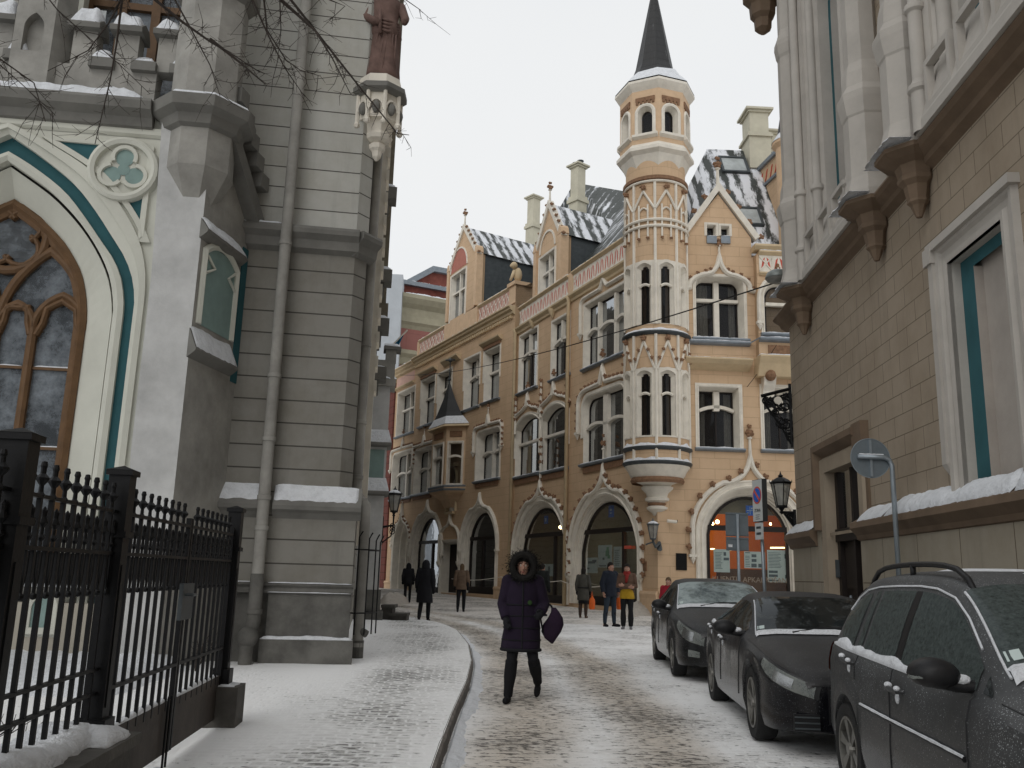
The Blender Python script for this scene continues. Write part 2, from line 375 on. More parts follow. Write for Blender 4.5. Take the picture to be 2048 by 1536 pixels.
# ------------------------------------------------------------------ ground, road, pavement
def ground_mat(name, kind):
    m, nt, b = mat_base(name)
    tc = N(nt, 'TexCoord'); P = tc.outputs['Object']
    # stones: cells in rows
    mp = N(nt, 'Mapping'); nt.links.new(P, mp.inputs['Vector'])
    mp.inputs['Rotation'].default_value = (0, 0, radians(-3))
    wz = N(nt, 'TexNoise', Scale=1.2, Detail=2.0); nt.links.new(P, wz.inputs['Vector'])
    vadd = N(nt, 'VectorMath', operation='MULTIPLY_ADD'); nt.links.new(wz.outputs['Color'], vadd.inputs[0]); vadd.inputs[1].default_value = (.22, .22, 0); nt.links.new(mp.outputs[0], vadd.inputs[2])
    br = N(nt, 'TexBrick'); br.inputs['Scale'].default_value = 1; br.inputs['Brick Width'].default_value = .21; br.inputs['Row Height'].default_value = .125
    br.inputs['Mortar Size'].default_value = .022; br.inputs['Mortar Smooth'].default_value = .9
    br.inputs['Color1'].default_value = (1, 1, 1, 1); br.inputs['Color2'].default_value = (.0, .0, .0, 1); br.inputs['Mortar'].default_value = (.5, .5, .5, 1)
    nt.links.new(vadd.outputs[0], br.inputs['Vector'])
    n1 = N(nt, 'TexNoise', Scale=.55, Detail=4.0, Roughness=.6); nt.links.new(P, n1.inputs['Vector'])
    n2 = N(nt, 'TexNoise', Scale=5.0, Detail=8.0, Roughness=.75); nt.links.new(P, n2.inputs['Vector'])
    mp3 = N(nt, 'Mapping'); mp3.inputs['Scale'].default_value = (7, 14, 1); nt.links.new(P, mp3.inputs['Vector'])
    n3 = N(nt, 'TexNoise', Scale=1.15, Detail=7.0, Roughness=.7); nt.links.new(mp3.outputs[0], n3.inputs['Vector'])
    snow = (.90, .90, .895)
    # where bare stone peeps out: stone tops (n3 high) + joint (Fac)
    if kind == 'road':
        at = N(nt, 'Attribute', attribute_name='track'); tr = at.outputs['Fac']
        ex = mth(nt, 'ADD', mth(nt, 'ADD', n3.outputs['Fac'], mth(nt, 'MULTIPLY', mth(nt, 'SUBTRACT', n1.outputs['Fac'], .5), .35)), mth(nt, 'MULTIPLY', tr, .07))
        ex = mth(nt, 'ADD', ex, mth(nt, 'MULTIPLY', br.outputs['Fac'], .05))
        bare = ramp(nt, ex, .595, (0, 0, 0), .645, (1, 1, 1)).outputs[0]
        dirt = mth(nt, 'MULTIPLY', tr, ramp(nt, n2.outputs['Fac'], .25, (.55, .55, .55), .7, (1, 1, 1)).outputs[0])
        c = mixc(nt, dirt, snow, (.53, .455, .365))
        c = mixc(nt, mth(nt, 'MULTIPLY', ramp(nt, n2.outputs['Fac'], .5, (0, 0, 0), .72, (1, 1, 1)).outputs[0], .4), c, (.52, .50, .47))
        c = mixc(nt, mth(nt, 'MULTIPLY', mth(nt, 'SUBTRACT', 1.0, br.outputs['Fac']), ramp(nt, n1.outputs['Fac'], .40, (0, 0, 0), .62, (.35, .35, .35)).outputs[0]), c, (.33, .31, .28))
        c = mixc(nt, mth(nt, 'MULTIPLY', bare, .85), c, (.075, .07, .062))
    else:
        at = N(nt, 'Attribute', attribute_name='track'); tr = at.outputs['Fac']
        ex = mth(nt, 'ADD', n3.outputs['Fac'], mth(nt, 'MULTIPLY', mth(nt, 'SUBTRACT', n1.outputs['Fac'], .5), .4))
        ex = mth(nt, 'ADD', ex, mth(nt, 'MULTIPLY', tr, .12)); ex = mth(nt, 'ADD', ex, mth(nt, 'MULTIPLY', br.outputs['Fac'], -.10))
        bare = ramp(nt, ex, .635, (0, 0, 0), .69, (1, 1, 1)).outputs[0]
        c = mixc(nt, mth(nt, 'MULTIPLY', mth(nt, 'MULTIPLY', tr, mth(nt, 'SUBTRACT', 1.0, mth(nt, 'MULTIPLY', br.outputs['Fac'], .8))), mth(nt, 'MULTIPLY', ramp(nt, n2.outputs['Fac'], .36, (.12, .12, .12), .62, (1, 1, 1)).outputs[0], ramp(nt, n1.outputs['Fac'], .3, (.45, .45, .45), .55, (1, 1, 1)).outputs[0])), snow, (.44, .43, .41))
        c = mixc(nt, mth(nt, 'MULTIPLY', bare, .75), c, (.09, .087, .08))
    nt.links.new(c, b.inputs['Base Color']); b.inputs['Roughness'].default_value = .75; b.inputs['Specular IOR Level'].default_value = .3
    h = mth(nt, 'ADD', mth(nt, 'MULTIPLY', n2.outputs['Fac'], .8), mth(nt, 'MULTIPLY', mth(nt, 'MULTIPLY', br.outputs['Fac'], ramp(nt, n1.outputs['Fac'], .4, (0, 0, 0), .6, (1, 1, 1)).outputs[0]), -.3))
    h = mth(nt, 'SUBTRACT', h, mth(nt, 'MULTIPLY', bare, .5))
    bump(nt, b, h, .55, .05)
    return m
M_road = ground_mat('snowy_cobble_road', 'road'); M_pave = ground_mat('snowy_cobble_pavement', 'pave')
KERB = [(-.45, -6), (-.45, 2), (-.49, 7.5), (-.49, 9.45), (-.46, 12.1), (-.5, 14.7), (-.68, 17.75), (-1.1, 21.5), (-1.8, 24.9), (-2.7, 27.4), (-3.6, 29.5), (-4.6, 31.5)]
def kerb_x(y):
    for (x0, y0), (x1, y1) in zip(KERB, KERB[1:]):
        if y0 <= y <= y1: return x0+(x1-x0)*(y-y0)/(y1-y0)
    return KERB[0][0] if y < KERB[0][1] else KERB[-1][0]-(y-KERB[-1][1])*.35
def set_attr(o, fn):
    a = o.data.attributes.new('track', 'FLOAT', 'POINT')
    for i, v in enumerate(o.data.vertices): a.data[i].value = fn(v.co+o.location)
# far ground sheet
mb = MB(); xs = [-400, -120, -50, -25, -18, -13]+[-9+i*.2 for i in range(91)]+[13, 18, 25, 50, 120, 400]; ys = [-300, -60, -20, -10]+[-6+i*.4 for i in range(130)]+[50, 56, 64, 72, 90, 200, 700]
for y in ys:
    for x in xs:
        z = gz(min(y, 80))
        if -20 < x < 20 and y < 60: z += .018*noise.noise(Vector((x*1.1, y*1.1, 0)))
        mb.v.append(Vector((x, y, z))); mb.uv.append((x, y))
for j in range(len(ys)-1):
    for i in range(len(xs)-1):
        a = j*len(xs)+i; mb.f.append((a, a+1, a+1+len(xs), a+len(xs)))
g = struct(mb.build('road', M_road, smooth=True))
def trk(v):
    kx = kerb_x(v.y); d = v.x-kx
    w = .25*noise.noise(Vector((v.x*.6, v.y*.35, 3)))
    t = 0
    for c, wd_ in ((.62, .58), (1.95, .6)):
        t = max(t, 1-((abs(d-c+w)/wd_)**2))
    if v.y > 27: t = max(t, .55)
    if v.x > 6.5 and v.y < 28: t = 0
    return max(0, min(1, t))
set_attr(g, trk)
# pavement sheet with a real step at the kerb
mb = MB(); rows = []
ny = 80
for j in range(ny+1):
    y = -6+j*(34.5/ny); kx = kerb_x(y)
    h = .11*max(0, min(1, (29-y)/6)) + .004
    r = []
    for i in range(18):
        x = kx-.02-(i/17)**1.15*8.0
        r.append(Vector((x, y, gz(y)+h+.015*noise.noise(Vector((x*1.5, y*1.5, 2)))*min(1, i/2))))
    rows.append(r)
for r in rows: mb.v += r; mb.uv += [(p.x, p.y) for p in r]
for j in range(ny):
    for i in range(17): a = j*18+i; mb.f.append((a, a+1, a+19, a+18))
pv = struct(mb.build('pavement', M_pave, smooth=True))
set_attr(pv, lambda v: max(0, min(1, 1.15-abs((kerb_x(v.y)-v.x)-.8-.35*noise.noise(Vector((v.x, v.y*.4, 7))))/.85)))
M_kerb = plain('kerb_stone', (.15, .135, .12), .8, .4, 6, bmp=.5)
mb = MB(); A = []; B = []; C_ = []; D_ = []
for j in range(121):
    y = -6+j*(34/120); kx = kerb_x(y)+.012*noise.noise(Vector((0, y*3, 0))); h = .11*max(0, min(1, (29-y)/6))
    A.append(Vector((kx+.02, y, gz(y)-.05))); B.append(Vector((kx+.005, y, gz(y)+h-.01))); C_.append(Vector((kx-.03, y, gz(y)+h+.006))); D_.append(Vector((kx-.17, y, gz(y)+h+.007)))
mb.strip(A, B); mb.strip(B, C_); 
struct(mb.build('kerb', M_kerb))
# snow packed along the kerb on the pavement side and fallen to the gutter
mb = MB(); A = []; B = []; C_ = []; D_ = []
for j in range(401):
    y = -6+j*(34/400); kx = kerb_x(y); w = .13+.06*noise.noise(Vector((3, y*.7, 0)))+.03*noise.noise(Vector((3, y*4.1, 0)))+.02*noise.noise(Vector((1, y*9.3, 0))); hh = .02+.02*noise.noise(Vector((9, y*2, 0)))
    A.append(Vector((kx+.012, y, gz(y)-.02))); B.append(Vector((kx+.05, y, gz(y)+hh+.01))); C_.append(Vector((kx+w*.8, y, gz(y)+hh))); D_.append(Vector((kx+w*1.6, y, gz(y)-.02)))
mb.strip(A, B); mb.strip(B, C_); mb.strip(C_, D_)
o = mb.build('gutter_snow', M_snow, smooth=True); o['kind'] = 'stuff'; tag(o, 'strip of clean white snow lying in the gutter beside the kerb', 'snow')

# ------------------------------------------------------------------ shared facade pieces
def outline(u0, u1, z0, z1, rise=0.0, n=10, kind='arc'):
    """opening outline anticlockwise from bottom left as seen from outside"""
    p = [(u0, z0), (u1, z0)]
    if rise <= 0: return p+[(u1, z1), (u0, z1)]
    c = (u0+u1)/2; a = (u1-u0)/2; zs = z1-rise
    if kind == 'arc':
        if rise >= a*.98: 
            return p+[(c+a*cos(t), zs+rise*sin(t)) for t in [pi*i/(2*n) for i in range(2*n+1)]]
        R = (a*a+rise*rise)/(2*rise); zc = z1-R; t0 = math.asin(a/R)
        return p+[(c+R*sin(t0-2*t0*i/(2*n)), zc+R*cos(t0-2*t0*i/(2*n))) for i in range(2*n+1)]
    if kind == 'tudor':   # basket: rounded shoulders, flat top
        r = min(rise, a)
        return p+[(u1-r+r*cos(t), zs+rise*sin(t)) for t in [pi/2*i/n for i in range(n+1)]]+[(u0+r-r*cos(pi/2-pi/2*i/n), zs+rise*sin(pi/2-pi/2*i/n)) for i in range(n+1)]
    if kind == 'pointed':
        R = (a*a+rise*rise)/(2*a); t1 = math.asin(min(1, rise/R)); cx = u1-R
        right = [(cx+R*cos(t1*i/n), zs+R*sin(t1*i/n)) for i in range(n+1)]
        left = [(2*c-x, z) for x, z in reversed(right[:-1])]
        return p+right+left
def upper(o_): return o_[1:]+[o_[0]]     # jamb - head - jamb path, open at the sill (right jamb up, left jamb down)
def shrink(o_, c, su, sz0, sz1):
    zs = [z for _, z in o_]; z0, z1 = min(zs), max(zs); us = [u for u, _ in o_]; h = (max(us)-min(us))/2
    return [(c+(u-c)*(h-su)/h, z0+sz0+(z-z0)*(z1-z0-sz0-sz1)/(z1-z0)) for u, z in o_]
def snowcap(fr, par, u0, u1, z, n0, n1, h=.06, name='snow_cap', z_back=None):
    """a lumpy cushion of snow on a ledge; z_back lifts the wall side"""
    mb = MB(); k = max(5, int((u1-u0)/.05)); k = min(k, 110); prof = ((1, 0), (.97, .55), (.8, .92), (.5, 1.0), (.15, .95), (0, .8))
    sd = random.random()*50; rows = []
    for i in range(k+1):
        u = u0+(u1-u0)*i/k; e = min(1, min(i, k-i)/1.5+.15); f = (.72+.55*noise.noise(Vector((u*2.1+sd, sd, 0))))*e
        f = max(.12, f)
        e1 = 1-.16*abs(noise.noise(Vector((u*4.3, sd, 2))))-.10*abs(noise.noise(Vector((u*13, sd, 5)))); f *= 1+.25*noise.noise(Vector((u*9, sd, 7)))
        rows.append([fr.P(u, z+(0 if z_back is None else (z_back-z)*(1-a*e1))+h*b*f, n0+(n1-n0)*a*e1) for a, b in prof])
    j = len(prof); mb.v = [p for r in rows for p in r]; mb.uv = [(0, 0)]*len(mb.v)
    mb.f = [(i*j+q, (i+1)*j+q, (i+1)*j+q+1, i*j+q+1) for i in range(k) for q in range(j-1)]
    mb.f += [tuple(range(j)), tuple(range(k*j, (k+1)*j))]
    return mb.build(name, M_snow, par, smooth=True)
def window(fr, bld, u0, u1, z0, z1, rise=0, kind='arc', depth=.38, mull=(.5,), trans=.66, tarch=True, sur=.13, proud=.05,
           trim=None, sill=True, curtain=True, cut_sur=None, glassm=None, thick=.12, sash=None, lowmull=True, name='window', snow=.07):
    trim = trim or M_trim
    ol = outline(u0, u1, z0, z1, rise, 8, kind)
    c = (u0+u1)/2; sp = min(.1, (u1-u0)*.1); inn = shrink(ol, c, sp, 0, sp)
    mb = MB()
    A = [fr.P(a, b, 0.0) for a, b in upper(ol)]; B = [fr.P(a, b, -depth) for a, b in upper(inn)]
    mb.strip(A, B)
    mb.quad(fr.P(u0, z0, 0), fr.P(u1, z0, 0), fr.P(inn[1][0], z0, -depth), fr.P(inn[0][0], z0, -depth))
    if sur:
        pth = upper(ol)
        if cut_sur:       # surround stops part way down the jambs (stepped end)
            zc = z0+(z1-z0)*cut_sur; pth = [(u1, zc)]+[p for p in pth[1:-1] if p[1] > zc]+[(u0, zc)]
        mb.sweep(fr, pth, ((0, 0), (0, proud*.6), (sur*.35, proud), (sur*.5, proud*.5), (sur, proud*.6), (sur, 0)))
    w = mb.build(name, trim, bld)
    iu0, iu1 = inn[0][0], inn[1][0]; iz1 = max(z for _, z in inn); H = iz1-z0
    mb = MB(); mb.face(fr, inn, n=-depth+.012); mb.build('pane', glassm or M_glass, w)
    mb = MB(); mb.sweep(fr, inn, ((0, -depth), (0, -depth+.05), (-.05, -depth+.05), (-.05, -depth)), closed=True)
    zt = z0+H*trans if trans else iz1
    if lowmull:
        for m_ in ([.5] if len(mull) == 1 else []):
            um = iu0+(iu1-iu0)*m_; mb.fbox(fr, um-.03, um+.03, z0, zt-.02, -depth+.013, -depth+.05)
    mb.build('sash', sash or M_dark, w)
    mb = MB(); any_ = False
    for m_ in mull:
        um = iu0+(iu1-iu0)*m_; zb = z0 if not (tarch and lowmull and len(mull) == 1) else zt
        mb.fbox(fr, um-thick/2, um+thick/2, zb, iz1-.01, -depth+.02, -depth+.2); any_ = True
    if trans:
        if tarch:
            segs = [0]+(list(mull) if (len(mull) > 1 or not lowmull) else [])+[1]
            for a, b in zip(segs, segs[1:]):
                ua, ub = iu0+(iu1-iu0)*a, iu0+(iu1-iu0)*b; r_ = min(.16, (ub-ua)*.22)
                arc = [(ua+(ub-ua)*i/8, zt+r_*(1-(2*i/8-1)**2)) for i in range(9)]
                mb.sweep(fr, arc, ((-.06, -depth+.02), (-.06, -depth+.2), (.06, -depth+.2), (.06, -depth+.02)))
        else:
            mb.fbox(fr, iu0, iu1, zt-.06, zt+.06, -depth+.021, -depth+.21)
        any_ = True
    if any_: mb.build('mullion', trim, w)
    if curtain:
        mb = MB(); W = (iu1-iu0)
        for a, b in ((.05, .05+.16*random.uniform(.7, 1.6)), (.95-.18*random.uniform(.6, 1.6), .95)):
            k = 10
            A = [fr.P(iu0+W*(a+(b-a)*i/k), z0, -depth-.07+.02*sin(i*2.2)) for i in range(k+1)]; B = [p+Vector((0, 0, H*.97)) for p in A]
            mb.strip(A, B)
        mb.build('curtain', M_curt, w)
    if sill:
        mb = MB(); mb.sweep(fr, [(u0-.18, z0), (u1+.18, z0)], ((.0, 0), (.0, .16), (.05, .17), (.10, .12), (.13, 0)))
        mb.build('sill', M_zinc, w)
        snowcap(fr, w, u0-.12, u1+.12, z0+.001, -depth+.05, .15, snow)
    return w, ol
def knobs(fr, path, step, r, n=.07, off=.1):
    """points spaced along a path, offset outwards (right of travel)"""
    pts = []; acc = 0
    for (a, b), (c, d) in zip(path, path[1:]):
        L = hypot(c-a, d-b)
        if L < 1e-6: continue
        while acc < L:
            t = acc/L; pts.append((a+(c-a)*t+(d-b)/L*off, b+(d-b)*t-(c-a)/L*off)); acc += step
        acc -= L
    return pts
def ogee(u0, u1, zs, rise, tip, n=9):
    """hood curve from right springing over to left: round shoulders sweeping up to a tip"""
    c = (u0+u1)/2; a = (u1-u0)/2
    R = []
    for i in range(n+1):
        t = i/n; ang = t*radians(62)
        R.append((c+a*cos(ang), zs+rise*sin(ang)))
    x1, z1 = R[-1]; zt = zs+rise+tip
    for i in range(1, n+1):
        t = i/n; x = x1+(c-x1)*(1-(1-t)**1.7); z = z1+(zt-z1)*(t**1.9)
        R.append((x, z))
    L = [(2*c-x, z) for x, z in reversed(R[:-1])]
    return R+L
def finial(fr, par, u, z, h, n=.06, r=.1):
    mb = MB(); mb.tube([fr.P(u, z-.05, n), fr.P(u, z+h*.6, n)], [r*.5, r*.3], 6)
    mb.lathe(fr.P(u, z+h*.58, n), ((.01, -.02), (r*.6, 0), (r*.7, .04), (r*.3, .08)), 8)
    mb.build('finial', M_trim, par)
    mb = MB(); mb.leafblob(fr.P(u, z+h*.75, n), r*1.05); mb.leafblob(fr.P(u, z+h*.95, n), r*.6); mb.build('finial_leaf', M_brn, par)
def hood(fr, w, path, r=.075, crock=True, ends=True, step=.42, kr=.1, n=0.0):
    kr *= .82; mb = MB(); mb.sweep(fr, path, ((-r, 0), (-r, .1), (-r*.3, .17), (r*.5, .16), (r, .1), (r, 0)), n=n)
    if ends:
        for u, z in (path[0], path[-1]):
            mb.fbox(fr, u-r*1.7, u+r*1.7, z-.1, z, n, n+.19); 
            mb.lathe(fr.P(u, z-.1, n+.09), ((.1, 0), (.11, -.05), (.05, -.16), (.01, -.24)), 6)
    mb.build('hood', M_trim, w)
    if crock:
        mb = MB()
        for u, z in knobs(fr, path, step, kr, off=r+kr*.5):
            if abs(u-path[len(path)//2][0]) < .22: continue
            mb.leafblob(fr.P(u, z, n+.1), kr)
        mb.build('crockets', M_brn, w)
def straight(fr, u0, u1, z, prof, n=0.0):
    mb = MB(); mb.sweep(fr, [(u0, z), (u1, z)], prof, n=n); return mb
# profile helper: right-of-travel is downwards for a left-to-right path
CORN = ((.0, 0), (.0, .42), (.07, .42), (.13, .33), (.22, .30), (.30, .17), (.42, .14), (.5, 0))
LEDGE = ((.0, 0), (.0, .2), (.06, .2), (.12, .13), (.16, 0))
def balustrade(fr, bld, u0, u1, z0, z1, n=0.0, pitch=.42, redm=None):
    mb = MB(); mb.fbox(fr, u0, u1, z0, z1, n-.2, n+.02); b = mb.build('balustrade', M_pink, bld)
    k = max(1, int((u1-u0)/pitch)); p = (u1-u0)/k; H = z1-z0; wht = redm is None
    if wht: b.data.materials[0] = M_trim
    mb = MB(); mt = MB()
    for i in range(k):
        a = u0+i*p
        for s0, x0, x1 in ((0, .12, .40), (1, .88, .60)):
            w = .17
            sgn = 1 if x1 > x0 else -1
            mb.prism(fr, [(a+p*x0, z0+H*.18), (a+p*(x0+sgn*w), z0+H*.3), (a+p*(x1+sgn*.04), z0+H*.88), (a+p*(x1-sgn*w*.75), z0+H*.76)], n+.02, n+.028)
        if wht and i: mt.fbox(fr, a-.02, a+.02, z0+.02, z1-.02, n+.021, n+.05); continue
        mt.sweep(fr, [(a+p*.02, z0+H*.92), (a+p*.5, z0+H*.5), (a+p*.98, z0+H*.92)], ((-.02, .021), (-.02, .05), (.02, .05), (.02, .021)), n=n)
        mt.sweep(fr, [(a+p*.98, z0+H*.1), (a+p*.5, z0+H*.5), (a+p*.02, z0+H*.1)], ((-.02, .021), (-.02, .05), (.02, .05), (.02, .021)), n=n)
    mb.build('red_panel', redm or M_red, b); mt.build('tracery', M_trim, b)
    mb = MB(); mb.sweep(fr, [(u0-.02, z1+.16), (u1+.02, z1+.16)], ((0, -.22), (0, .16), (.06, .17), (.16, .03), (.16, -.22)), n=n)
    mb.sweep(fr, [(u0-.02, z0), (u1+.02, z0)], ((0, -.02), (0, .12), (.05, .13), (.12, .04), (.12, -.02)), n=n)
    mb.build('coping', M_trimy, b)
    snowcap(fr, b, u0, u1, z1+.16, n-.2, n+.15, .09); 
    return b
def chimney(bld, c, sx, sy, z0, z1, rz, pots=True):
    fr = Fr((c.x, c.y), math.degrees(rz)); m = plain('chimney_cream', (.56, .53, .42), .85, .12, 1.5) if 'chimney_cream' not in MATS else MATS['chimney_cream']
    mb = MB(); H = z1-z0
    def blk(a, b, g): mb.fbox(fr, -sx/2-g, sx/2+g, a, b, -sy/2-g, sy/2+g)
    blk(z0, z0+H*.52, .0); blk(z0+H*.52, z0+H*.56, .09); blk(z0+H*.56, z0+H*.6, .03); blk(z0+H*.6, z1-.2, -.06); blk(z1-.2, z1-.1, .03); blk(z1-.1, z1, .13)
    ch = mb.build('chimney', m, bld)
    snowcap(fr, ch, -sx/2-.1, sx/2+.1, z1, -sy/2-.1, sy/2+.1, .08)
    if pots:
        mb = MB()
        for i in (-.3, .25): mb.lathe(fr.P(sx*i, z1, 0), ((.14, 0), (.14, .18), (.2, .2), (.2, .24), (.0, .26)), 10)
        mb.build('chimney_cap', M_lead, ch)
    return ch
# ------------------------------------------------------------------ the ochre corner building
P1 = ground(1135, 1213)
_f = Fr((P1.x, P1.y), -67.8); K = _f.P(_f.q(1316, 1150)[0], 0); K.z = 0
YC = Fr((K.x, K.y), -68.0)
Q_ = YC.P(YC.q(1030, 900)[0], 0, .2); YA = Fr((Q_.x, Q_.y), -63.1)
YR = Fr((K.x, K.y), 2.7)
YB = root('ochre_corner_building', 'ochre and white neo-Gothic corner building with round turret, slate roofs and arched shop windows', 'building', (K.x, K.y, gz(K.y)))
HYA, HYC, HYR = [], [], []
def OP(fr, L, R, apex=None, dn=0.0):
    u0, z1 = fr.q(L[0], L[1], dn); u1, z0 = fr.q(R[0], R[1], dn)
    if apex: z1 = fr.q(apex[0], apex[1], dn)[1]
    return u0, u1, z0, z1
# ---- left wing (YA) second floor
for L, R, kw in (((797.3, 788.9), (826.2, 863), dict(mull=(.5,), trans=.62, tarch=False, lowmull=False)),
                 ((843.8, 763.5), (867, 844.5), dict(mull=(), trans=.62, tarch=False, cut_sur=.4)),
                 ((876.4, 750.8), (900.5, 834.8), dict(trans=.66, cut_sur=.4)),
                 ((929.8, 721.9), (956.9, 811.3), dict(trans=.62, cut_sur=.4)),
                 ((969.6, 705.9), (997.5, 795.3), dict(mull=(), trans=.6, tarch=False, cut_sur=.4))):
    u0, u1, z0, z1 = OP(YA, L, R); w, ol = window(YA, YB, u0, u1, z0, z1, depth=.5, **kw); HYA.append(ol)
    if not kw.get('mull', 1):
        mb = straight(YA, u0-.25, u1+.25, z1+.55, ((0, 0), (0, .3), (.08, .28), (.2, .12), (.26, 0))); mb.build('lintel_hood', M_trimy, w)
        mb = MB(); mb.fbox(YA, u0-.05, u1+.05, z1+.12, z1+.29, 0, .1); mb.build('carved_panel', M_brn, w)
ub = YA.q(905, 730)[0]
mb = straight(YA, ub-1.25, ub+1.25, YA.q(905, 716)[1], ((0, 0), (0, .34), (.1, .32), (.3, .12), (.36, 0))); mb.build('stone_shelf', M_trimy, YB)
# first floor
for L, R, hd in (((787, 910.9), (821.8, 993), 0), ((830.5, 903), (864.1, 983.2), 1), ((954.6, 867), (998.1, 954.9), 1)):
    u0, u1, z0, z1 = OP(YA, L, R); w, ol = window(YA, YB, u0, u1, z0, z1, rise=.35, kind='tudor', depth=.5, mull=(.5,), trans=.55, lowmull=False, thick=.16); HYA.append(ol)
    c = (u0+u1)/2; a = (u1-u0)/2+.28
    pth = [(c+a, z1-1.0)]+[(c+a-.3+.3*cos(t), z1+.0+.3*sin(t)) for t in [pi/2*i/5 for i in range(6)]]+[(c+.18, z1+.32), (c, z1+.75), (c-.18, z1+.32)]+[(c-a+.3-.3*sin(t), z1+.3*cos(t)) for t in [pi/2*i/5 for i in range(6)]]+[(c-a, z1-1.0)]
    hood(YA, w, pth, .08, True, True, .3, .09); finial(YA, w, c, z1+.7, .9)
    mb = MB(); mb.fbox(YA, u0+.05, u1-.05, z0-.36, z0-.14, 0, .06); mb.build('carved_apron', M_brn, w)
# ground floor arches of the left wing
def rnd(u0, u1, z0, z1): return (u1-u0)/2
def archwin(fr, u0, u1, z0, z1, depth, name='shop_window', tip=.6, big=False, lit=None, trz=None, kind='arc', rise=None, steps=3, crock=False, glass=None, door=None, mo=.3):
    rise = rise or (u1-u0)/2*.96
    ol = outline(u0, u1, z0, z1, rise, 12, kind); c = (u0+u1)/2; h = (u1-u0)/2
    mb = MB(); cur = ol; n = 0.0; sp = .12
    st = [(0, 0)]; prev = upper(ol); pn = 0.0
    for i in range(steps):
        nxt = upper(shrink(ol, c, sp*(i+1)*.55, 0, sp*(i+1)*.55)); nn = -depth*(i+1)/steps
        mid = [(a*.5+b*.5) for a, b in ((pn, nn),)][0]
        mb.strip([fr.P(a, b, pn) for a, b in prev], [fr.P(a, b, nn+.03) for a, b in prev])
        mb.strip([fr.P(a, b, nn+.03) for a, b in prev], [fr.P(a, b, nn) for a, b in nxt])
        prev = nxt; pn = nn
    inn = prev
    # flat band round the opening
    mb.sweep(fr, upper(ol), ((0, 0), (0, .05), (mo*.25, .09), (mo*.4, .03), (mo*.7, .05), (mo*.85, .09), (mo, .06), (mo, 0)))
    w = mb.build(name, M_trim, YB)
    inc = [inn[-1]]+inn[:-1]
    iu0, iu1 = inn[-1][0], inn[0][0]; zz1 = max(z for _, z in inn)
    mb = MB(); mb.face(fr, inc, n=-depth-.02); mb.build('pane', glass or M_glassl, w)
    mb = MB(); mb.sweep(fr, inc, ((0, -depth-.05), (0, -depth+.05), (-.1, -depth+.05), (-.1, -depth-.05)), closed=True)
    zt = trz if trz else z1-rise
    mb.fbox(fr, iu0+.05, iu1-.05, zt-.09, zt+.1, -depth-.06, -depth+.07)
    for a in (door or ()): 
        ua = iu0+(iu1-iu0)*a; mb.fbox(fr, ua-.08, ua+.08, z0, zt-.09, -depth-.055, -depth+.06)
    mb.fbox(fr, iu0+.05, iu1-.05, z0, z0+.35, -depth-.052, -depth+.056)
    mb.build('frame', M_dark, w)
    return w, ol, (iu0, iu1, z0, zz1, zt)
ARCH = []
for L, R, ap, trpx, dr in (((822, 1100), (877.9, 1187.5), (848, 1030), (850, 1085), (.55,)), ((922, 1094), (989, 1189.6), (957, 1018.7), (965, 1077), (.45,))):
    u0, u1, z0, z1 = OP(YA, L, R, ap); u0 += .3; w, ol, inf = archwin(YA, u0, u1, z0, z1, .36, trz=YA.q(*trpx, -.36)[1], door=dr); HYA.append(ol)
    c = (u0+u1)/2; a = (u1-u0)/2+.3; rise = a*.96; zs = z1+.3-rise
    pth = [(c+a, zs-.2)]+[p for p in ogee(c-a, c+a, zs, rise*1.0, .45) ]+[(c-a, zs-.2)]
    hood(YA, w, pth, .08, False, True)
# pointed doorway far left, niche doorway
u0, u1, z0, z1 = OP(YA, (786, 1120), (812.7, 1187.5), (797, 1040)); w, ol, inf = archwin(YA, u0, u1, z0, z1, 1.3, 'doorway', kind='pointed', rise=(u1-u0)*.62, mo=.22); HYA.append(ol)
c = (u0+u1)/2; a = (u1-u0)/2+.25
hood(YA, w, [(c+a, z1-1.6)]+ogee(c-a, c+a, z1-1.5, 1.4, 1.0)+[(c-a, z1-1.6)], .08, True, True, .35, .1); finial(YA, w, c, z1+.7, .8)
u0, u1, z0, z1 = OP(YA, (882.5, 1085), (914.4, 1187)); 
w, ol = window(YA, YB, u0, u1, z0, z1, depth=.6, mull=(), trans=0, sill=False, curtain=False, name='side_door', sur=.1, glassm=M_dark); HYA.append(ol)
c = (u0+u1)/2; a = (u1-u0)/2+.12
mb = straight(YA, u0, u1, z1+.14, ((0, 0), (0, .12), (.06, .1), (.1, .04), (.14, 0))); mb.build('lintel_hood', M_trim, w)
hood(YA, w, [(c+a, z1-1.1), (c+a, z1+.1)]+ogee(c-a, c+a, z1+.1, .9, .55)+[(c-a, z1+.1), (c-a, z1-1.1)], .06, False, True)
nz0, nz1 = z1+1.75, z1+4.3
ol = outline(c-.62, c+.62, nz0, nz1, .6, 8); HYA.append(ol)
mb = MB(); mb.strip([YA.P(x, z, 0) for x, z in ol], [YA.P(x, z, -.5) for x, z in ol], closed=True); mb.sweep(YA, upper(ol), ((0, 0), (0, .1), (.1, .12), (.14, 0)))
mb.fbox(YA, c-.75, c+.75, nz1+.05, nz1+.25, 0, .3); mb.fbox(YA, c-.6, c+.6, nz0-.15, nz0, -.5, .2)
ni = mb.build('niche', M_trimy, YB); mb = MB(); mb.face(YA, ol, n=-.5); mb.build('niche_back', M_yelp, ni)
mb = MB(); q0 = YA.P(c, nz0, -.2)
mb.lathe(q0, ((.28, 0), (.3, .1), (.24, .5), (.26, .9), (.3, 1.25), (.2, 1.45), (.1, 1.5), (.13, 1.6), (.15, 1.72), (.1, 1.85), (.01, 1.9)), 12)
mb.build('niche_statue', M_trim, ni, smooth=True)
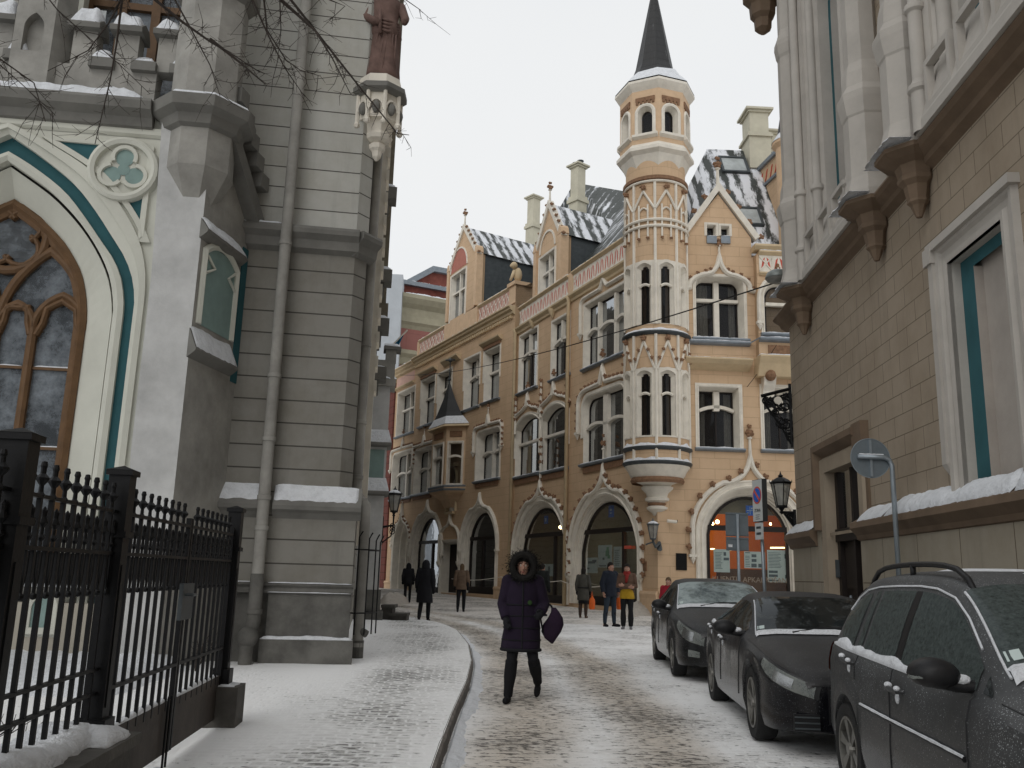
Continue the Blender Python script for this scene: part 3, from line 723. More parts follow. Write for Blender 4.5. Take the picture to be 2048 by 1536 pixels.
# ---- oriel with pointed roof on the left wing
oc, oz = YA.q(904, 900); ow = (YA.q(936, 900)[0]-YA.q(868, 900)[0])/2*.82
def bay_ring(fr, c, w, d, z): return [fr.P(c-w, z, 0), fr.P(c-w*.55, z, d), fr.P(c+w*.55, z, d), fr.P(c+w, z, 0)]
zA, zB, zC = YA.q(905, 1012)[1], YA.q(905, 976)[1], YA.q(905, 852, .7)[1]
od = .95
mb = MB()
rs = [(zA-.1, .35, .1), (zA+.25, .55, .3), (zA+.35, .62, .34), (zA+.55, .72, .6), (zA+.7, .95, .85), (zA+.9, 1.02, .98), (zA+1.0, 1.02, .98), (zA+1.02, .92, .9), (zB, .92, .9)]
rings = [bay_ring(YA, oc, ow*a, od*b, z) for z, a, b in rs]
for r0, r1 in zip(rings, rings[1:]): mb.strip(r0, r1, uvs=None)
ori = mb.build('oriel', M_yelp, YB)
mb = MB()
for (f0, f1) in ((0, 1), (1, 2), (2, 3)):
    r = bay_ring(YA, oc, ow*.92, od*.9, 0); a, b = r[f0], r[f1]; dv = (b-a); L = dv.length; ff = Fr((a.x, a.y), math.degrees(atan2(dv.y, dv.x)))
    mar = L*.17; wz0, wz1 = zB+.15, zC-.95
    hole = outline(mar, L-mar, wz0, wz1); mb.face(ff, outline(0, L, zB, zC), [hole])
    window(ff, ori, mar, L-mar, wz0, wz1, depth=.16, mull=(), trans=.62, sur=.1, proud=.03, sill=False, curtain=(f0 == 1)) if False else None
    wb = MB(); inn = shrink(hole, L/2, .04, 0, .04); wb.strip([ff.P(x, z, 0) for x, z in hole], [ff.P(x, z, -.18) for x, z in inn], closed=True)
    wb.sweep(ff, hole, ((0, 0), (0, .05), (.09, .06), (.12, 0)), closed=True)
    zt = wz0+(wz1-wz0)*.64; k = [(mar+(L-2*mar)*i/8, zt+.1*(1-(2*i/8-1)**2)) for i in range(9)]
    wb.sweep(ff, k, ((-.06, -.15), (-.06, .03), (.06, .03), (.06, -.15)))
    wo = wb.build('oriel_window', M_trim, ori)
    wb = MB(); wb.face(ff, inn, n=-.16); wb.build('pane', M_glass, wo) if False else None
    o = MB(); o.face(ff, inn, n=-.17); o.build('oriel_pane', M_glass, ori)
    o = MB(); o.fbox(ff, mar+.02, L-mar-.02, zC-.6, zC-.25, 0, .04); o.build('carved_panel', M_brn, ori)
mb.build('oriel_wall', M_yelp, ori)
mb = MB()
for z, g in ((zB, .06), (zA+.9, .05)):
    r0 = bay_ring(YA, oc, ow*(.95+g), od*(.93+g), z-.1); r1 = bay_ring(YA, oc, ow*(.97+g), od*(.95+g), z+.02); r2 = bay_ring(YA, oc, ow*.9, od*.88, z+.1)
    mb.strip(r0, r1); mb.strip(r1, r2)
mb.build('oriel_ledge', M_zinc, ori)
ax = YA.P(oc, YA.q(912, 757, .4)[1], .35)
ev = bay_ring(YA, oc, ow*1.13, od*1.18, zC); ev2 = bay_ring(YA, oc, ow*1.1, od*1.12, zC+.12)
lo = [p for p in bay_ring(YA, oc, ow*.93, od*.9, zC)]
mb = MB(); mb.strip(lo, ev); mb.strip(ev, ev2); mb.build('oriel_eave', M_trimy, ori)
m1 = [ax+(p-ax)*.62+Vector((0, 0, -.55)) for p in ev2]; mid = [Vector((p.x, p.y, zC+.95)) for p in [ax+(q-ax)*.6 for q in ev2]]
zt_ = ax.z
lev = []
for t, s in ((0, 1.0), (.12, .80), (.3, .58), (.6, .30), (1, .02)):
    lev.append([Vector((ax.x+(p.x-ax.x)*s, ax.y+(p.y-ax.y)*s, ev2[0].z+(zt_-ev2[0].z)*t)) for p in ev2])
mb = MB()
for i in range(1, 4): mb.strip(lev[i], lev[i+1])
mb.build('oriel_roof', M_slate3, ori)
mb = MB(); mb.strip([p+Vector((0, 0, .03)) for p in lev[0]], [p+Vector((0, 0, .06)) for p in lev[1]]); lv = [a+(b-a)*.35+Vector((0, 0, .03)) for a, b in zip(lev[1], lev[2])]; mb.strip([p+Vector((0, 0, .06)) for p in lev[1]], lv); mb.build('snow_cap', M_snow, ori)
mb = MB(); mb.tube([ax-Vector((0, 0, .2)), ax+Vector((0, 0, 1.3))], [.06, .03], 6); mb.ball(ax+Vector((0, 0, .15)), .1); mb.ball(ax+Vector((0, 0, 1.35)), .14, 6, 4); mb.tube([ax+Vector((-.3, .1, 1.35)), ax+Vector((.3, -.1, 1.35))], .05, 5); mb.build('finial', M_lead, ori)
# ---- wall of the left wing
zcA = YA.q(1028, 618)[1]; uL = YA.q(783, 1000)[0]+.3; uM = YA.q(829, 800)[0]
ZC = YA.q(940, 672)[1]
mb = MB(); mb.face(YA, outline(uL-.6, 0, -.3, ZC), HYA); mb.quad(YA.P(0, -.3, 0), YA.P(0, ZC+1.6, 0), YA.P(0, ZC+1.6, -1.2), YA.P(0, -.3, -1.2))
mb.build('wall', M_yel, YB)
mb = straight(YA, uM, 0, ZC+.35, CORN); cnA = mb.build('cornice', M_trimy, YB)
mb = MB(); k = int(-uM/.3)
for i in range(k): u = uM+.1+i*(-uM-.2)/k; mb.fbox(YA, u, u+.14, ZC-.3, ZC-.14, 0, .16)
mb.build('dentils', M_trimy, cnA); snowcap(YA, cnA, uM, 0, ZC+.35, .05, .42, .06)
uD0, uD1 = YA.q(893, 600)[0], YA.q(955, 600)[0]
M_rose = plain('frieze_rose', (.42, .16, .12), .8, .1)
balustrade(YA, YB, uM+.3, uD0-.1, ZC+.55, ZC+1.45, -.1, .5, M_rose); balustrade(YA, YB, uD1+.1, -.75, ZC+.55, ZC+1.45, -.1, .5, M_rose)
mb = MB(); mb.fbox(YA, uM, 0, ZC+.3, ZC+.55, -.4, -.06); mb.fbox(YA, -.75, 0, ZC+.55, ZC+1.55, -1.3, .02); mb.fbox(YA, uM, uM+.3, ZC+.55, ZC+1.55, -.4, .0); mb.fbox(YA, uD0-.1, uD1+.1, ZC+.3, ZC+1.6, -.3, .03)
mb.fbox(YA, -.85, .1, ZC+1.55, ZC+1.75, -1.4, .12); mb.build('parapet', M_yelp, YB)
# the small beast crouching on the parapet end
q0 = YA.P(-.4, ZC+1.75, -.3)
mb = MB(); mb.ball(q0+Vector((0, 0, .5)), .3, 8, 6, (.8, .8, 1.4)); mb.ball(q0+YA.n*.25+Vector((0, 0, 1.0)), .2, 8, 6); mb.tube([q0+YA.n*.2+Vector((0, 0, .7)), q0+YA.n*.45+Vector((0, 0, .1))], [.12, .07], 6); mb.tube([q0-YA.d*.2+Vector((0, 0, .75)), q0-YA.d*.9+Vector((0, 0, .55))], [.12, .05], 6); mb.ball(q0+YA.n*.4+Vector((0, 0, .95)), .1, 6, 4); mb.build('stone_beast', M_trimy, YB, smooth=True)
# low lefthand end: own small cornice and frieze, wall set back
zl = YA.q(812, 742)[1]
mb = straight(YA, uL-.6, uM, zl+.3, CORN); c2 = mb.build('cornice', M_trimy, YB); snowcap(YA, c2, uL-.6, uM, zl+.3, .0, .4, .12)
mb = straight(YA, uL-.6, uM-.1, zl-1.0, LEDGE); mb.build('ledge', M_trimy, c2)
mb = MB(); mb.fbox(YA, uL-.4, uM-.2, zl-.95, zl-.3, 0, .03); mb.build('frieze', M_pink, c2)
# plinth of both wings
mb = MB(); 
for fr, a, b in ((YA, uL-.6, 0), ):
    segs = []; xs_ = sorted([(min(u for u, _ in o), max(u for u, _ in o)) for o in HYA if min(z for _, z in o) < .8])
    x = a
    for s0, s1 in xs_:
        if s0-x > .1: segs.append((x, s0-.05))
        x = s1+.05
    segs.append((x, b))
    for s0, s1 in segs: mb = MB(); mb.fbox(fr, s0, s1, -.2, .75, 0, .1); mb.sweep(fr, [(s0, .95), (s1, .95)], ((0, 0), (0, .1), (.1, .14), (.2, .1), (.2, 0))); mb.build('plinth', M_yelp, YB)

# ---- right part of the street front (YC)
def yc_floor2():
    for L, R in (((1041, 675), (1073.4, 771.9)), ((1105.5, 646.3), (1138.3, 745.7))):
        u0, u1, z0, z1 = OP(YC, L, R); w, ol = window(YC, YB, u0, u1, z0, z1, depth=.24, trans=.62, lowmull=True, sur=.12); HYC.append(ol)
    u0, u1, z0, z1 = OP(YC, (1170.6, 612.5), (1254.7, 701.3)); u1 -= .1
    w, ol = window(YC, YB, u0, u1, z0, z1, rise=.0, depth=.27, mull=(.3, .72), trans=.55, sur=.14, thick=.14); HYC.append(ol)
    c = (u0+u1)/2; a = (u1-u0)/2+.3
    hood(YC, w, [(c+a, z1-1.2), (c+a, z1)]+[(c+a-.35+.35*cos(t), z1+.35*sin(t)) for t in [pi/2*i/4 for i in range(1, 5)]]+[(c+.3, z1+.35), (c, z1+.75), (c-.3, z1+.35)]+[(c-a+.35-.35*sin(t), z1+.35*cos(t)) for t in [pi/2*i/4 for i in range(5)]]+[(c-a, z1-1.2)], .08, False, True)
yc_floor2()
for L, R, ap in (((1031.9, 848), (1079.7, 943.9), (1062, 830)), ((1083, 830), (1134.4, 933.6), (1116, 808))):
    u0, u1, z0, z1 = OP(YC, L, R, ap); w, ol = window(YC, YB, u0, u1, z0, z1, rise=.5, depth=.34, mull=(), trans=.58, tarch=False, sur=.2, proud=.09, trim=M_trim, sash=M_dark, cut_sur=.33); HYC.append(ol)
    # replace the white transom by a dark one: slim sash bar
    c = (u0+u1)/2; a = (u1-u0)/2+.2
    arc = [(c+a*cos(t)*1.0, z1-.15+.55*sin(t)) for t in [pi*i/16 for i in range(17)]]
    pth = arc[:7]+[(c+.15, z1+.55), (c, z1+1.05), (c-.15, z1+.55)]+arc[10:]
    hood(YC, w, pth, .07, True, False, .33, .1); finial(YC, w, c, z1+1.0, .75, r=.12)
    mb = MB(); mb.fbox(YC, u0+.1, u1-.1, z0-.4, z0-.15, 0, .07); mb.build('carved_apron', M_brn, w)
for px, py in ((1034, 850), (1085, 815), (1137, 800), (1085, 935)):
    u, z = YC.q(px, py); mb = MB(); mb.tube([YC.P(u, z-.5, .1), YC.P(u, z+1.3, .1)], [.07, .05], 6); pn = mb.build('pinnacle', M_trim, YB)
    mb = MB(); [mb.leafblob(YC.P(u, z+.3+i*.35, .12), .1) for i in range(4)]; mb.build('crockets', M_brn, pn)
u0, u1, z0, z1 = OP(YC, (1167.4, 798), (1253.3, 909.7)); u1 -= .1
w, ol = window(YC, YB, u0, u1, z0, z1, rise=.5, kind='tudor', depth=.28, mull=(.5,), trans=.55, lowmull=False, sur=.2, thick=.38, proud=.08, cut_sur=.4); HYC.append(ol)
c = (u0+u1)/2; a = (u1-u0)/2+.4; zz = z1+.05
hood(YC, w, [(c+a, zz-1.5), (c+a, zz-.3)]+[(c+a-.7+.7*cos(t), zz-.3+.6*sin(t)) for t in [pi/2*i/5 for i in range(1, 6)]]+[(c+.25, zz+.35), (c, zz+.95), (c-.25, zz+.35)]+[(c-a+.7-.7*sin(t), zz-.3+.6*cos(t)) for t in [pi/2*i/5 for i in range(6)]]+[(c-a, zz-1.5)], .09, True, True, .34, .1)
finial(YC, w, c, zz+.9, .9, r=.13)
mb = MB(); mb.fbox(YC, u0+.1, u1-.1, z0-.4, z0-.15, 0, .07); mb.build('carved_apron', M_brn, w)
# the two arched shop fronts on the street side
A4 = OP(YC, (1029.5, 1071.7), (1131.0, 1208.9), (1086, 1004)); A5 = OP(YC, (1143.5, 1058.4), (1276, 1217.7), (1221, 989))
for (u0, u1, z0, z1), trpx, dr, tp in ((A4, (1090, 1070), (.72,), (1080, 962)), (A5, (1215, 1062), (.74,), (1207, 930))):
    u0 += .3; w, ol, inf = archwin(YC, u0, u1, z0, z1, .27, rise=(u1-u0)/2*.8, trz=YC.q(*trpx, -.27)[1], door=dr, mo=.32, steps=4); HYC.append(ol); ARCH.append((YC, w, inf, .27))
    c = (u0+u1)/2; a = (u1-u0)/2+.36; rise = (u1-u0)/2*.8+.34; zs = z1+.34-rise; zt_ = YC.q(*tp)[1]
    hood(YC, w, [(c+a, zs-1.0), (c+a, zs-.3)]+ogee(c-a, c+a, zs, rise*1.02, zt_-z1-.5)+[(c-a, zs-.3), (c-a, zs-1.0)], .09, True, True, .5, .13)
    finial(YC, w, c, zt_-.3, 1.6, r=.12)
zcY = YC.q(1200, 572)[1]-.3
uYC0 = YC.q(1030, 900)[0]
ZT = YC.q(1200, 562)[1]
mb = MB(); mb.face(YC, outline(uYC0-.3, 0, -.3, ZT), HYC); mb.build('wall', M_yel, YB)
uPp = YC.q(1143, 640)[0]
bz0, bz1 = ZT+.15, ZT+1.05
mb = straight(YC, uYC0, 0, ZT+.12, ((0, 0), (0, .25), (.08, .24), (.2, .1), (.3, .08), (.34, 0))); cy = mb.build('cornice', M_trimy, YB); snowcap(YC, cy, uYC0+.2, -1.2, ZT+.12, .03, .24, .05)
ub0, ub1 = YC.q(1068, 600)[0], YC.q(1125, 600)[0]
balustrade(YC, YB, uPp+.25, -1.15, bz0, bz1, .02); balustrade(YC, YB, uYC0+.3, uPp-.25, bz0, bz1, .02)
mb = MB(); mb.fbox(YC, uPp-.25, uPp+.25, bz0, bz1+.2, -.2, .08); mb.build('parapet', M_yelp, YB)
for px, py in ((1068, 690), (1108, 668)):
    u, z = YC.q(px, py-45); mb = MB(); mb.lathe(YC.P(u, z, .08), ((.02, -.35), (.12, -.2), (.2, 0), (.22, .1), (.1, .12)), 8); mb.build('corbel', M_trimy, YB)
# drainpipes
for px in (1030, 1139):
    u = YC.q(px, 900)[0]; mb = MB(); mb.tube([YC.P(u, .3, .16), YC.P(u, ZT-.1, .16), YC.P(u, ZT+.1, .25)], .09, 10); mb.build('drainpipe', M_trimy, YB, smooth=True)
# plinth
mb = MB(); zz = .8
for s0, s1 in ((uYC0-.2, A4[0]-.35), (A4[1]+.35, A5[0]-.3), (A5[1]+.3, 0.02)):
    if s1-s0 > .08: mb = MB(); mb.fbox(YC, s0, s1, -.2, .85, 0, .1); mb.sweep(YC, [(s0, 1.1), (s1, 1.1)], ((0, 0), (0, .09), (.1, .13), (.25, .1), (.25, 0))); mb.build('plinth', M_yelp, YB)

# ---- the short front facing down the street (YR)
u0, u1, z0, z1 = OP(YR, (1391, 552), (1489.3, 679)); w, ol = window(YR, YB, u0, u1, z0, z1, rise=.35, kind='tudor', depth=.55, mull=(.48,), trans=.68, tarch=False, lowmull=False, sur=.12, thick=.2); HYR.append(ol)
c = (u0+u1)/2; a = (u1-u0)/2+.25
hood(YR, w, [(c+a+.2, z1-.55), (c+a, z1-.5)]+ogee(c-a, c+a, z1-.4, .55, .75)+[(c-a, z1-.5), (c-a-.2, z1-.55)], .09, True, False, .3, .09); finial(YR, w, c, z1+.8, .75, r=.12)
uB = YR.q(1512, 690)[0]     # where the bay on the right steps forward
u0, u1, z0, z1 = OP(YR, (1527, 600), (1590, 669), (1560, 566), .35)
YR2 = Fr(tuple(YR.P(0, 0, .35))[:2], 2.7); HR2 = []
u0, u1, z0, z1 = OP(YR2, (1528, 600), (1588, 669), (1560, 566)); w, ol = window(YR2, YB, u0, u1, z0, z1, rise=(u1-u0)/2*.9, depth=.3, mull=(), trans=.62, tarch=False, sur=.14); HR2.append(ol)
c = (u0+u1)/2; a = (u1-u0)/2+.22; hood(YR2, w, [(c+a, z1-1.6)]+[(c+a*cos(t), z1-.75+1.0*sin(t)) for t in [pi*i/12 for i in range(13)]]+[(c-a, z1-1.6)], .07, False, True); finial(YR2, w, c, z1+.25, .5)
for L, R in (((1397, 773), (1480, 898)), ((1526, 775.5), (1609, 902))):
    u0, u1, z0, z1 = OP(YR, L, R); w, ol = window(YR, YB, u0, u1, z0, z1, depth=.5, mull=(.5,), trans=.66, sur=.14, lowmull=True, thick=.22); HYR.append(ol)
A6 = OP(YR, (1409, 1187), (1605, 1190), (1505, 977)); u0, u1, z0, z1 = A6; z0 = .75
w, ol, inf = archwin(YR, u0, u1, z0, z1, .55, rise=(u1-u0)/2*.86, trz=YR.q(1500, 1058, -.55)[1], mo=.3, steps=4, name='shop_window'); HYR.append(ol); ARCH.append((YR, w, inf, .55))
c = (u0+u1)/2; a = (u1-u0)/2+.42; rise = (u1-u0)/2*.86+.42; zs = z1+.4-rise; zt_ = YR.q(1505, 905)[1]
hood(YR, w, [(c+a, zs-.9), (c+a, zs-.3)]+ogee(c-a, c+a, zs, rise*1.0, zt_-z1-.5)+[(c-a, zs-.3), (c-a, zs-.9)], .09, True, True, .62, .14)
finial(YR, w, c, zt_-.25, 1.3, r=.15)
zTR = YR.q(1445, 480)[1]
# gable in the wall plane
g0, g1, gp = YR.q(1372, 468), YR.q(1502, 476), YR.q(1436, 388)
gw = [YR.q(1413.8, 471.6)+YR.q(1431, 450.7), YR.q(1442, 471.8)+YR.q(1458, 453)]
for a0, b0, a1, b1 in gw:
    ol = outline(a0, a1, b0, b1); HYR.append(ol); w, _ = window(YR, YB, a0, a1, b0, b1, depth=.3, mull=(), trans=0, sur=.1, sill=False, curtain=False)
    mb = MB(); mb.fbox(YR, a0-.02, a1+.02, b0-.32, b0-.02, 0, .08); mb.build('sill', M_zinc, w); snowcap(YR, w, a0, a1, b0-.02, -.2, .1, .05)
uE = YR.q(1760, 800)[0]
zR2 = YR.q(1540, 516)[1]
mb = MB(); mb.face(YR, [(0, -.3), (uE, -.3), (uE, zR2), (g1[0], zR2), (g1[0], g1[1]), (gp[0], gp[1]), (.05, g0[1]+(gp[1]-g0[1])*(.05-g0[0])/(gp[0]-g0[0])), (0, g0[1])], HYR); mb.build('wall', M_yel, YB)
mb = MB(); sl_ = [(g1[0]+.15, g1[1]-.1), (gp[0], gp[1]+.12), (g0[0], g0[1]-.05)]
mb.sweep(YR, sl_, ((-.02, -.3), (-.02, .14), (.2, .16), (.2, -.3))); gc = mb.build('gable_coping', M_trim, YB)
mb = MB(); [mb.leafblob(YR.P(u, z, .0), .13) for u, z in knobs(YR, sl_, .75, .13, off=.3) if abs(u-gp[0]) > .3]; mb.build('crockets', M_brn, gc); finial(YR, gc, gp[0], gp[1]+.3, 1.3, n=0, r=.17)
A_ = [YR.P(g0[0], g0[1]+.05, -.28), YR.P(gp[0], gp[1]+.3, -.28), YR.P(g1[0], g1[1]+.05, -.28)]; B_ = [p-YR.n*3.2 for p in A_]; B_[1] -= YR.n*.2
mb = MB(); 
for i in (0, 1):
    L = (A_[i+1]-A_[i]).length; mb.add([A_[i], A_[i+1], B_[i+1], B_[i]], [(0, 1, 2, 3)], [(0, 0), (0, L), (3.2, L), (3.2, 0)])
mb.build('gable_roof', M_slate, gc)
# stringcourse and stepped-out bay of the right side
for py, prof, nn in ((1262/3.6575+340, LEDGE, 0), ):
    pass
zS = YR.q(1450, 684)[1]; zS2 = YR.q(1450, 722)[1]
mb = straight(YR, 1.15, uB-.25, zS, LEDGE); mb.sweep(YR2, [(uB, zS+.12), (uE, zS+.12)], LEDGE); 
mb.quad(YR.P(uB-.25, zS, .2), YR.P(uB-.25, zS-.06, .2), YR2.P(uB, zS+.06, .2), YR2.P(uB, zS+.12, .2))
led = mb.build('string_course', M_zinc, YB); snowcap(YR, led, 1.2, uB-.2, zS, 0, .18, .06); snowcap(YR2, led, uB, uE, zS+.12, 0, .18, .07)
mb = straight(YR, 1.0, uB-.3, zS2, ((0, 0), (0, .55), (.06, .55), (.2, .4), (.34, .12), (.4, 0))); mb.sweep(YR2, [(uB-.1, zS2+.12), (uE, zS2+.12)], ((0, -.35), (0, .45), (.06, .45), (.3, .3), (.75, .1), (.75, -.35)))
led = mb.build('balcony_ledge', M_trimy, YB); snowcap(YR, led, 1.0, uB-.3, zS2, 0, .5, .08); snowcap(YR2, led, uB-.1, uE, zS2+.12, 0, .42, .1)
mb = MB(); zb1 = zR2
ol2 = outline(uB, uE, zS2+.1, zR2); mb.face(YR2, ol2, HR2); mb.quad(YR2.P(uB, zS2+.1, 0), YR2.P(uB, zR2, 0), YR2.P(uB, zR2, -.4), YR2.P(uB, zS2+.1, -.4)); mb.build('bay_wall', M_yel, YB)
mb = MB(); mb.fbox(YR2, uB+.35, uE, zS-.55, zS-.15, 0, .05); mb.build('carved_panel', M_brn, YB)
mb = MB(); q = [(uB+.1, zS2-.3), (uB+.1, zS2-1.35), (uB+.35, zS2-1.35), (uB+.4, zS2-.3)]
us = uB+.15; pr = [(0, zS2-1.4), (.12, zS2-1.4), (.2, zS2-1.15), (.34, zS2-.95), (.42, zS2-.7), (.5, zS2-.3), (0, zS2-.3)]
mb.add([YR.P(us+du, z, n) for du in (0, .45) for n, z in pr], [tuple(range(7)), tuple(range(7, 14))]+[(i, (i+1) % 7, (i+1) % 7+7, i+7) for i in range(7)]); mb.build('bracket', M_trim, YB)
mb = MB(); mb.ball(YR.P(us+.22, zS2-.6, .45), .22, 8, 6); mb.build('carved_boss', M_brn, YB)
balustrade(YR2, YB, uB+.1, uE, zR2-.75, zR2-.05, .02, .5)
mb = straight(YR2, uB-.1, uE, zR2+.35, ((0, -.3), (0, .25), (.08, .25), (.2, .1), (.22, -.3))); e_ = mb.build('eave', M_trimy, YB); snowcap(YR2, e_, uB-.1, uE, zR2+.35, -.3, .22, .12)
mb = MB(); mb.fbox(YR, 1.1, A6[0]-.35, -.2, .85, 0, .1); mb.sweep(YR, [(.02, 1.1), (A6[0]-.35, 1.1)], ((0, 0), (0, .09), (.1, .13), (.25, .1), (.25, 0))); mb.build('plinth', M_yelp, YB)
# plaques
for px0, py0, px1, py1, m_ in ((1352, 1107, 1373, 1140, M_iron), (1283.5, 1123, 1293.5, 1142, M_brn)):
    fr = YR if px0 > 1316 else YC; a = fr.q(px0, py1); b = fr.q(px1, py0)
    mb = MB(); mb.fbox(fr, a[0], b[0], a[1], b[1], 0, .04); mb.fbox(fr, a[0]+.03, b[0]-.03, a[1]+.03, b[1]-.03, .04, .045)
    pq = mb.build('wall_plaque', m_, YB)
# ------------------------------------------------------------------ round corner turret
TC = K + (K-Vector((0, 0, 0))).normalized()*.25; TC.z = 0
cdir = atan2(-TC.y, -TC.x)                       # heading from the turret towards the street
TF = Fr((TC.x, TC.y), math.degrees(cdir)+90)     # plane through the axis, facing the viewer
def tz(py): return TF.q(1320, py)[1]
dT = hypot(TC.x, TC.y)
def tr(hp): return hp/FPX*dT
Z = Vector((0, 0, 0))
turret = MB()
R0 = tr(63)
prof = [(.02, tz(1036)), (.1, tz(1035)), (.22, tz(1026)), (tr(20.8), tz(1019)), (tr(21.5), tz(1015.5)), (tr(17), tz(1013)), (tr(17.5), tz(1005)), (tr(24), tz(1002)), (tr(24.5), tz(998)), (tr(21), tz(995)), (tr(22.5), tz(988)), (tr(31), tz(979)), (tr(31.5), tz(975)), (tr(27), tz(973.5)), (tr(30), tz(970)), (tr(48), tz(963)), (tr(50), tz(958)), (tr(52), tz(956)), (tr(54), tz(953)), (tr(57), tz(946)), (tr(63), tz(938)), (tr(65), tz(934)), (tr(65), tz(931)), (tr(62), tz(927))]
turret.lathe(Vector((TC.x, TC.y, 0)), prof, 40)
tw = turret.build('turret', M_trim, YB, smooth=True, sm_angle=40)
mb = MB()
for a, b, r in ((969, 957.5, 51.5), (1012.5, 1005.5, 18.3)):
    if mb.v: mb.build('carved_band', M_brn, tw); mb = MB()
    mb.lathe(TC, [(tr(r)-.02, tz(a)), (tr(r)+.03, tz((a+b)/2)), (tr(r)-.02, tz(b))], 40)
mb.build('carved_band', M_brn, tw); mb = MB()
mb.lathe(TC, [(R0-.02, tz(386)), (R0+.1, tz(383)), (R0+.1, tz(377)), (R0-.02, tz(374))], 48)
mb.build('carved_band', M_brn, tw)
# shaft wall with openings: built per angular sector so the slit windows are real recesses
rv = cdir                                         # angle that faces the viewer
def tp(off, r, z): a = rv+off; return Vector((TC.x+cos(a)*r, TC.y+sin(a)*r, z))   # off>0: viewer's right? set below
# viewer's right is clockwise seen from above -> off negative; use sgn
def tq(deg, r, z): return tp(radians(deg), r, z)
wa = [(-66, 13), (-22.5, 14), (20, 14), (62.5, 13)]
lev = [(tz(927), tz(905), []), (tz(905), tz(682), 'w1'), (tz(682), tz(664), []), (tz(664), tz(330), 'w2')]
w1 = (tz(880), tz(754)); w2 = (tz(664)+.02, tz(545))
def sector_wall(mb, z0, z1, r, wins, wz0, wz1):
    angs = [-140]
    for c, h in wins: angs += [c-h, c+h]
    angs += [140]
    def patch(a0, a1, za, zb):
        n = max(1, int((a1-a0)/6)); A = [tq(a0+(a1-a0)*i/n, r, za) for i in range(n+1)]; B = [Vector((p.x, p.y, zb)) for p in A]
        ua = [(radians(a0+(a1-a0)*i/n)*r+50, za) for i in range(n+1)]; mb.strip(A, B, uvs=ua+[(u, zb) for u, _ in ua])
    for i in range(len(angs)-1):
        a0, a1 = angs[i], angs[i+1]
        if i % 2 == 0: patch(a0, a1, z0, z1)
        else: patch(a0, a1, z0, wz0); patch(a0, a1, wz1, z1)
mb = MB(); sector_wall(mb, tz(927), tz(674), R0, [(c, h) for c, h in wa], *w1); sector_wall(mb, tz(674), tz(335), R0*.985, [(c, h) for c, h in wa], *w2)
mb.build('shaft', M_yel, tw)
mb = MB(); sector_wall(mb, w1[0]-.06, w1[1]+.1, R0+.025, wa, w1[0], w1[1]); mb.build('stone_field', M_trim, tw); mb = MB(); sector_wall(mb, w2[0]-.02, w2[1]+.1, R0*.985+.025, wa, w2[0], w2[1]); mb.build('stone_field', M_trim, tw)
def slit(c, h, z0, z1, r, blind, rise=.14, trz=.62):
    mb = MB(); n = 8; d = .16
    ang = [c-h+2*h*i/n for i in range(n+1)]
    top = [z1-rise*((2*i/n-1)**2) for i in range(n+1)]
    lo = .6
    O = [tq(c-h, r, z0)]+[tq(a, r, t) for a, t in zip(ang, top)]+[tq(c+h, r, z0)]
    ri = r-d; I = [tq(c-h*lo, ri, z0)]+[tq(c+(a-c)*lo, ri, t-.1) for a, t in zip(ang, top)]+[tq(c+h*lo, ri, z0)]
    mb.strip(O, I); mb.quad(O[0], O[-1], I[-1], I[0])
    Oo = [tq(c-h-1.6, r+.05, z0)]+[tq(c+(a-c)*1.16, r+.05, t+.12) for a, t in zip(ang, top)]+[tq(c+h+1.6, r+.05, z0)]
    O2 = [Vector((TC.x+(p.x-TC.x)*(1+.05/r), TC.y+(p.y-TC.y)*(1+.05/r), p.z)) for p in O]
    mb.strip(O2, Oo); mb.strip(O, O2)
    OO = [Vector((TC.x+(p.x-TC.x)*(1-.05/r), TC.y+(p.y-TC.y)*(1-.05/r), p.z)) for p in Oo]; mb.strip(Oo, OO)
    zt = z0+(z1-z0)*trz
    A = [tq(c-h*lo*1.25+2.5*h*lo*i/6, ri+.1, zt+.08*(1-(i/3-1)**2)) for i in range(7)]
    mb.tube(A, .055, 6)
    wo = mb.build('window', M_trim, tw)
    mb = MB(); mb.strip([tq(c+(a-c)*lo, ri-.005, z0) for a in ang], [tq(c+(a-c)*lo, ri-.005, t-.1) for a, t in zip(ang, top)])
    mb.build('pane', M_trim if blind else M_glass, wo)
    if not blind:
        mb = MB(); mb.strip([tq(c+(a-c)*lo, ri-.3, z0) for a in ang], [tq(c+(a-c)*lo, ri-.3, t) for a, t in zip(ang, top)]); mb.build('room', M_void, wo)
        mb = MB(); 
        for k in (-.92, .92): mb.tube([tq(c+h*lo*k, ri+.02, z0), tq(c+h*lo*k, ri+.02, z1-.2)], .022, 4)
        mb.tube([tq(c-h*lo, ri+.02, z1-.12), tq(c+h*lo, ri+.02, z1-.12)], .022, 4); mb.build('sash', M_dark, wo)
for c, h in wa: slit(c, h, w1[0], w1[1], R0, abs(c) > 40); slit(c, h, w2[0], w2[1], R0*.985, abs(c) > 40)
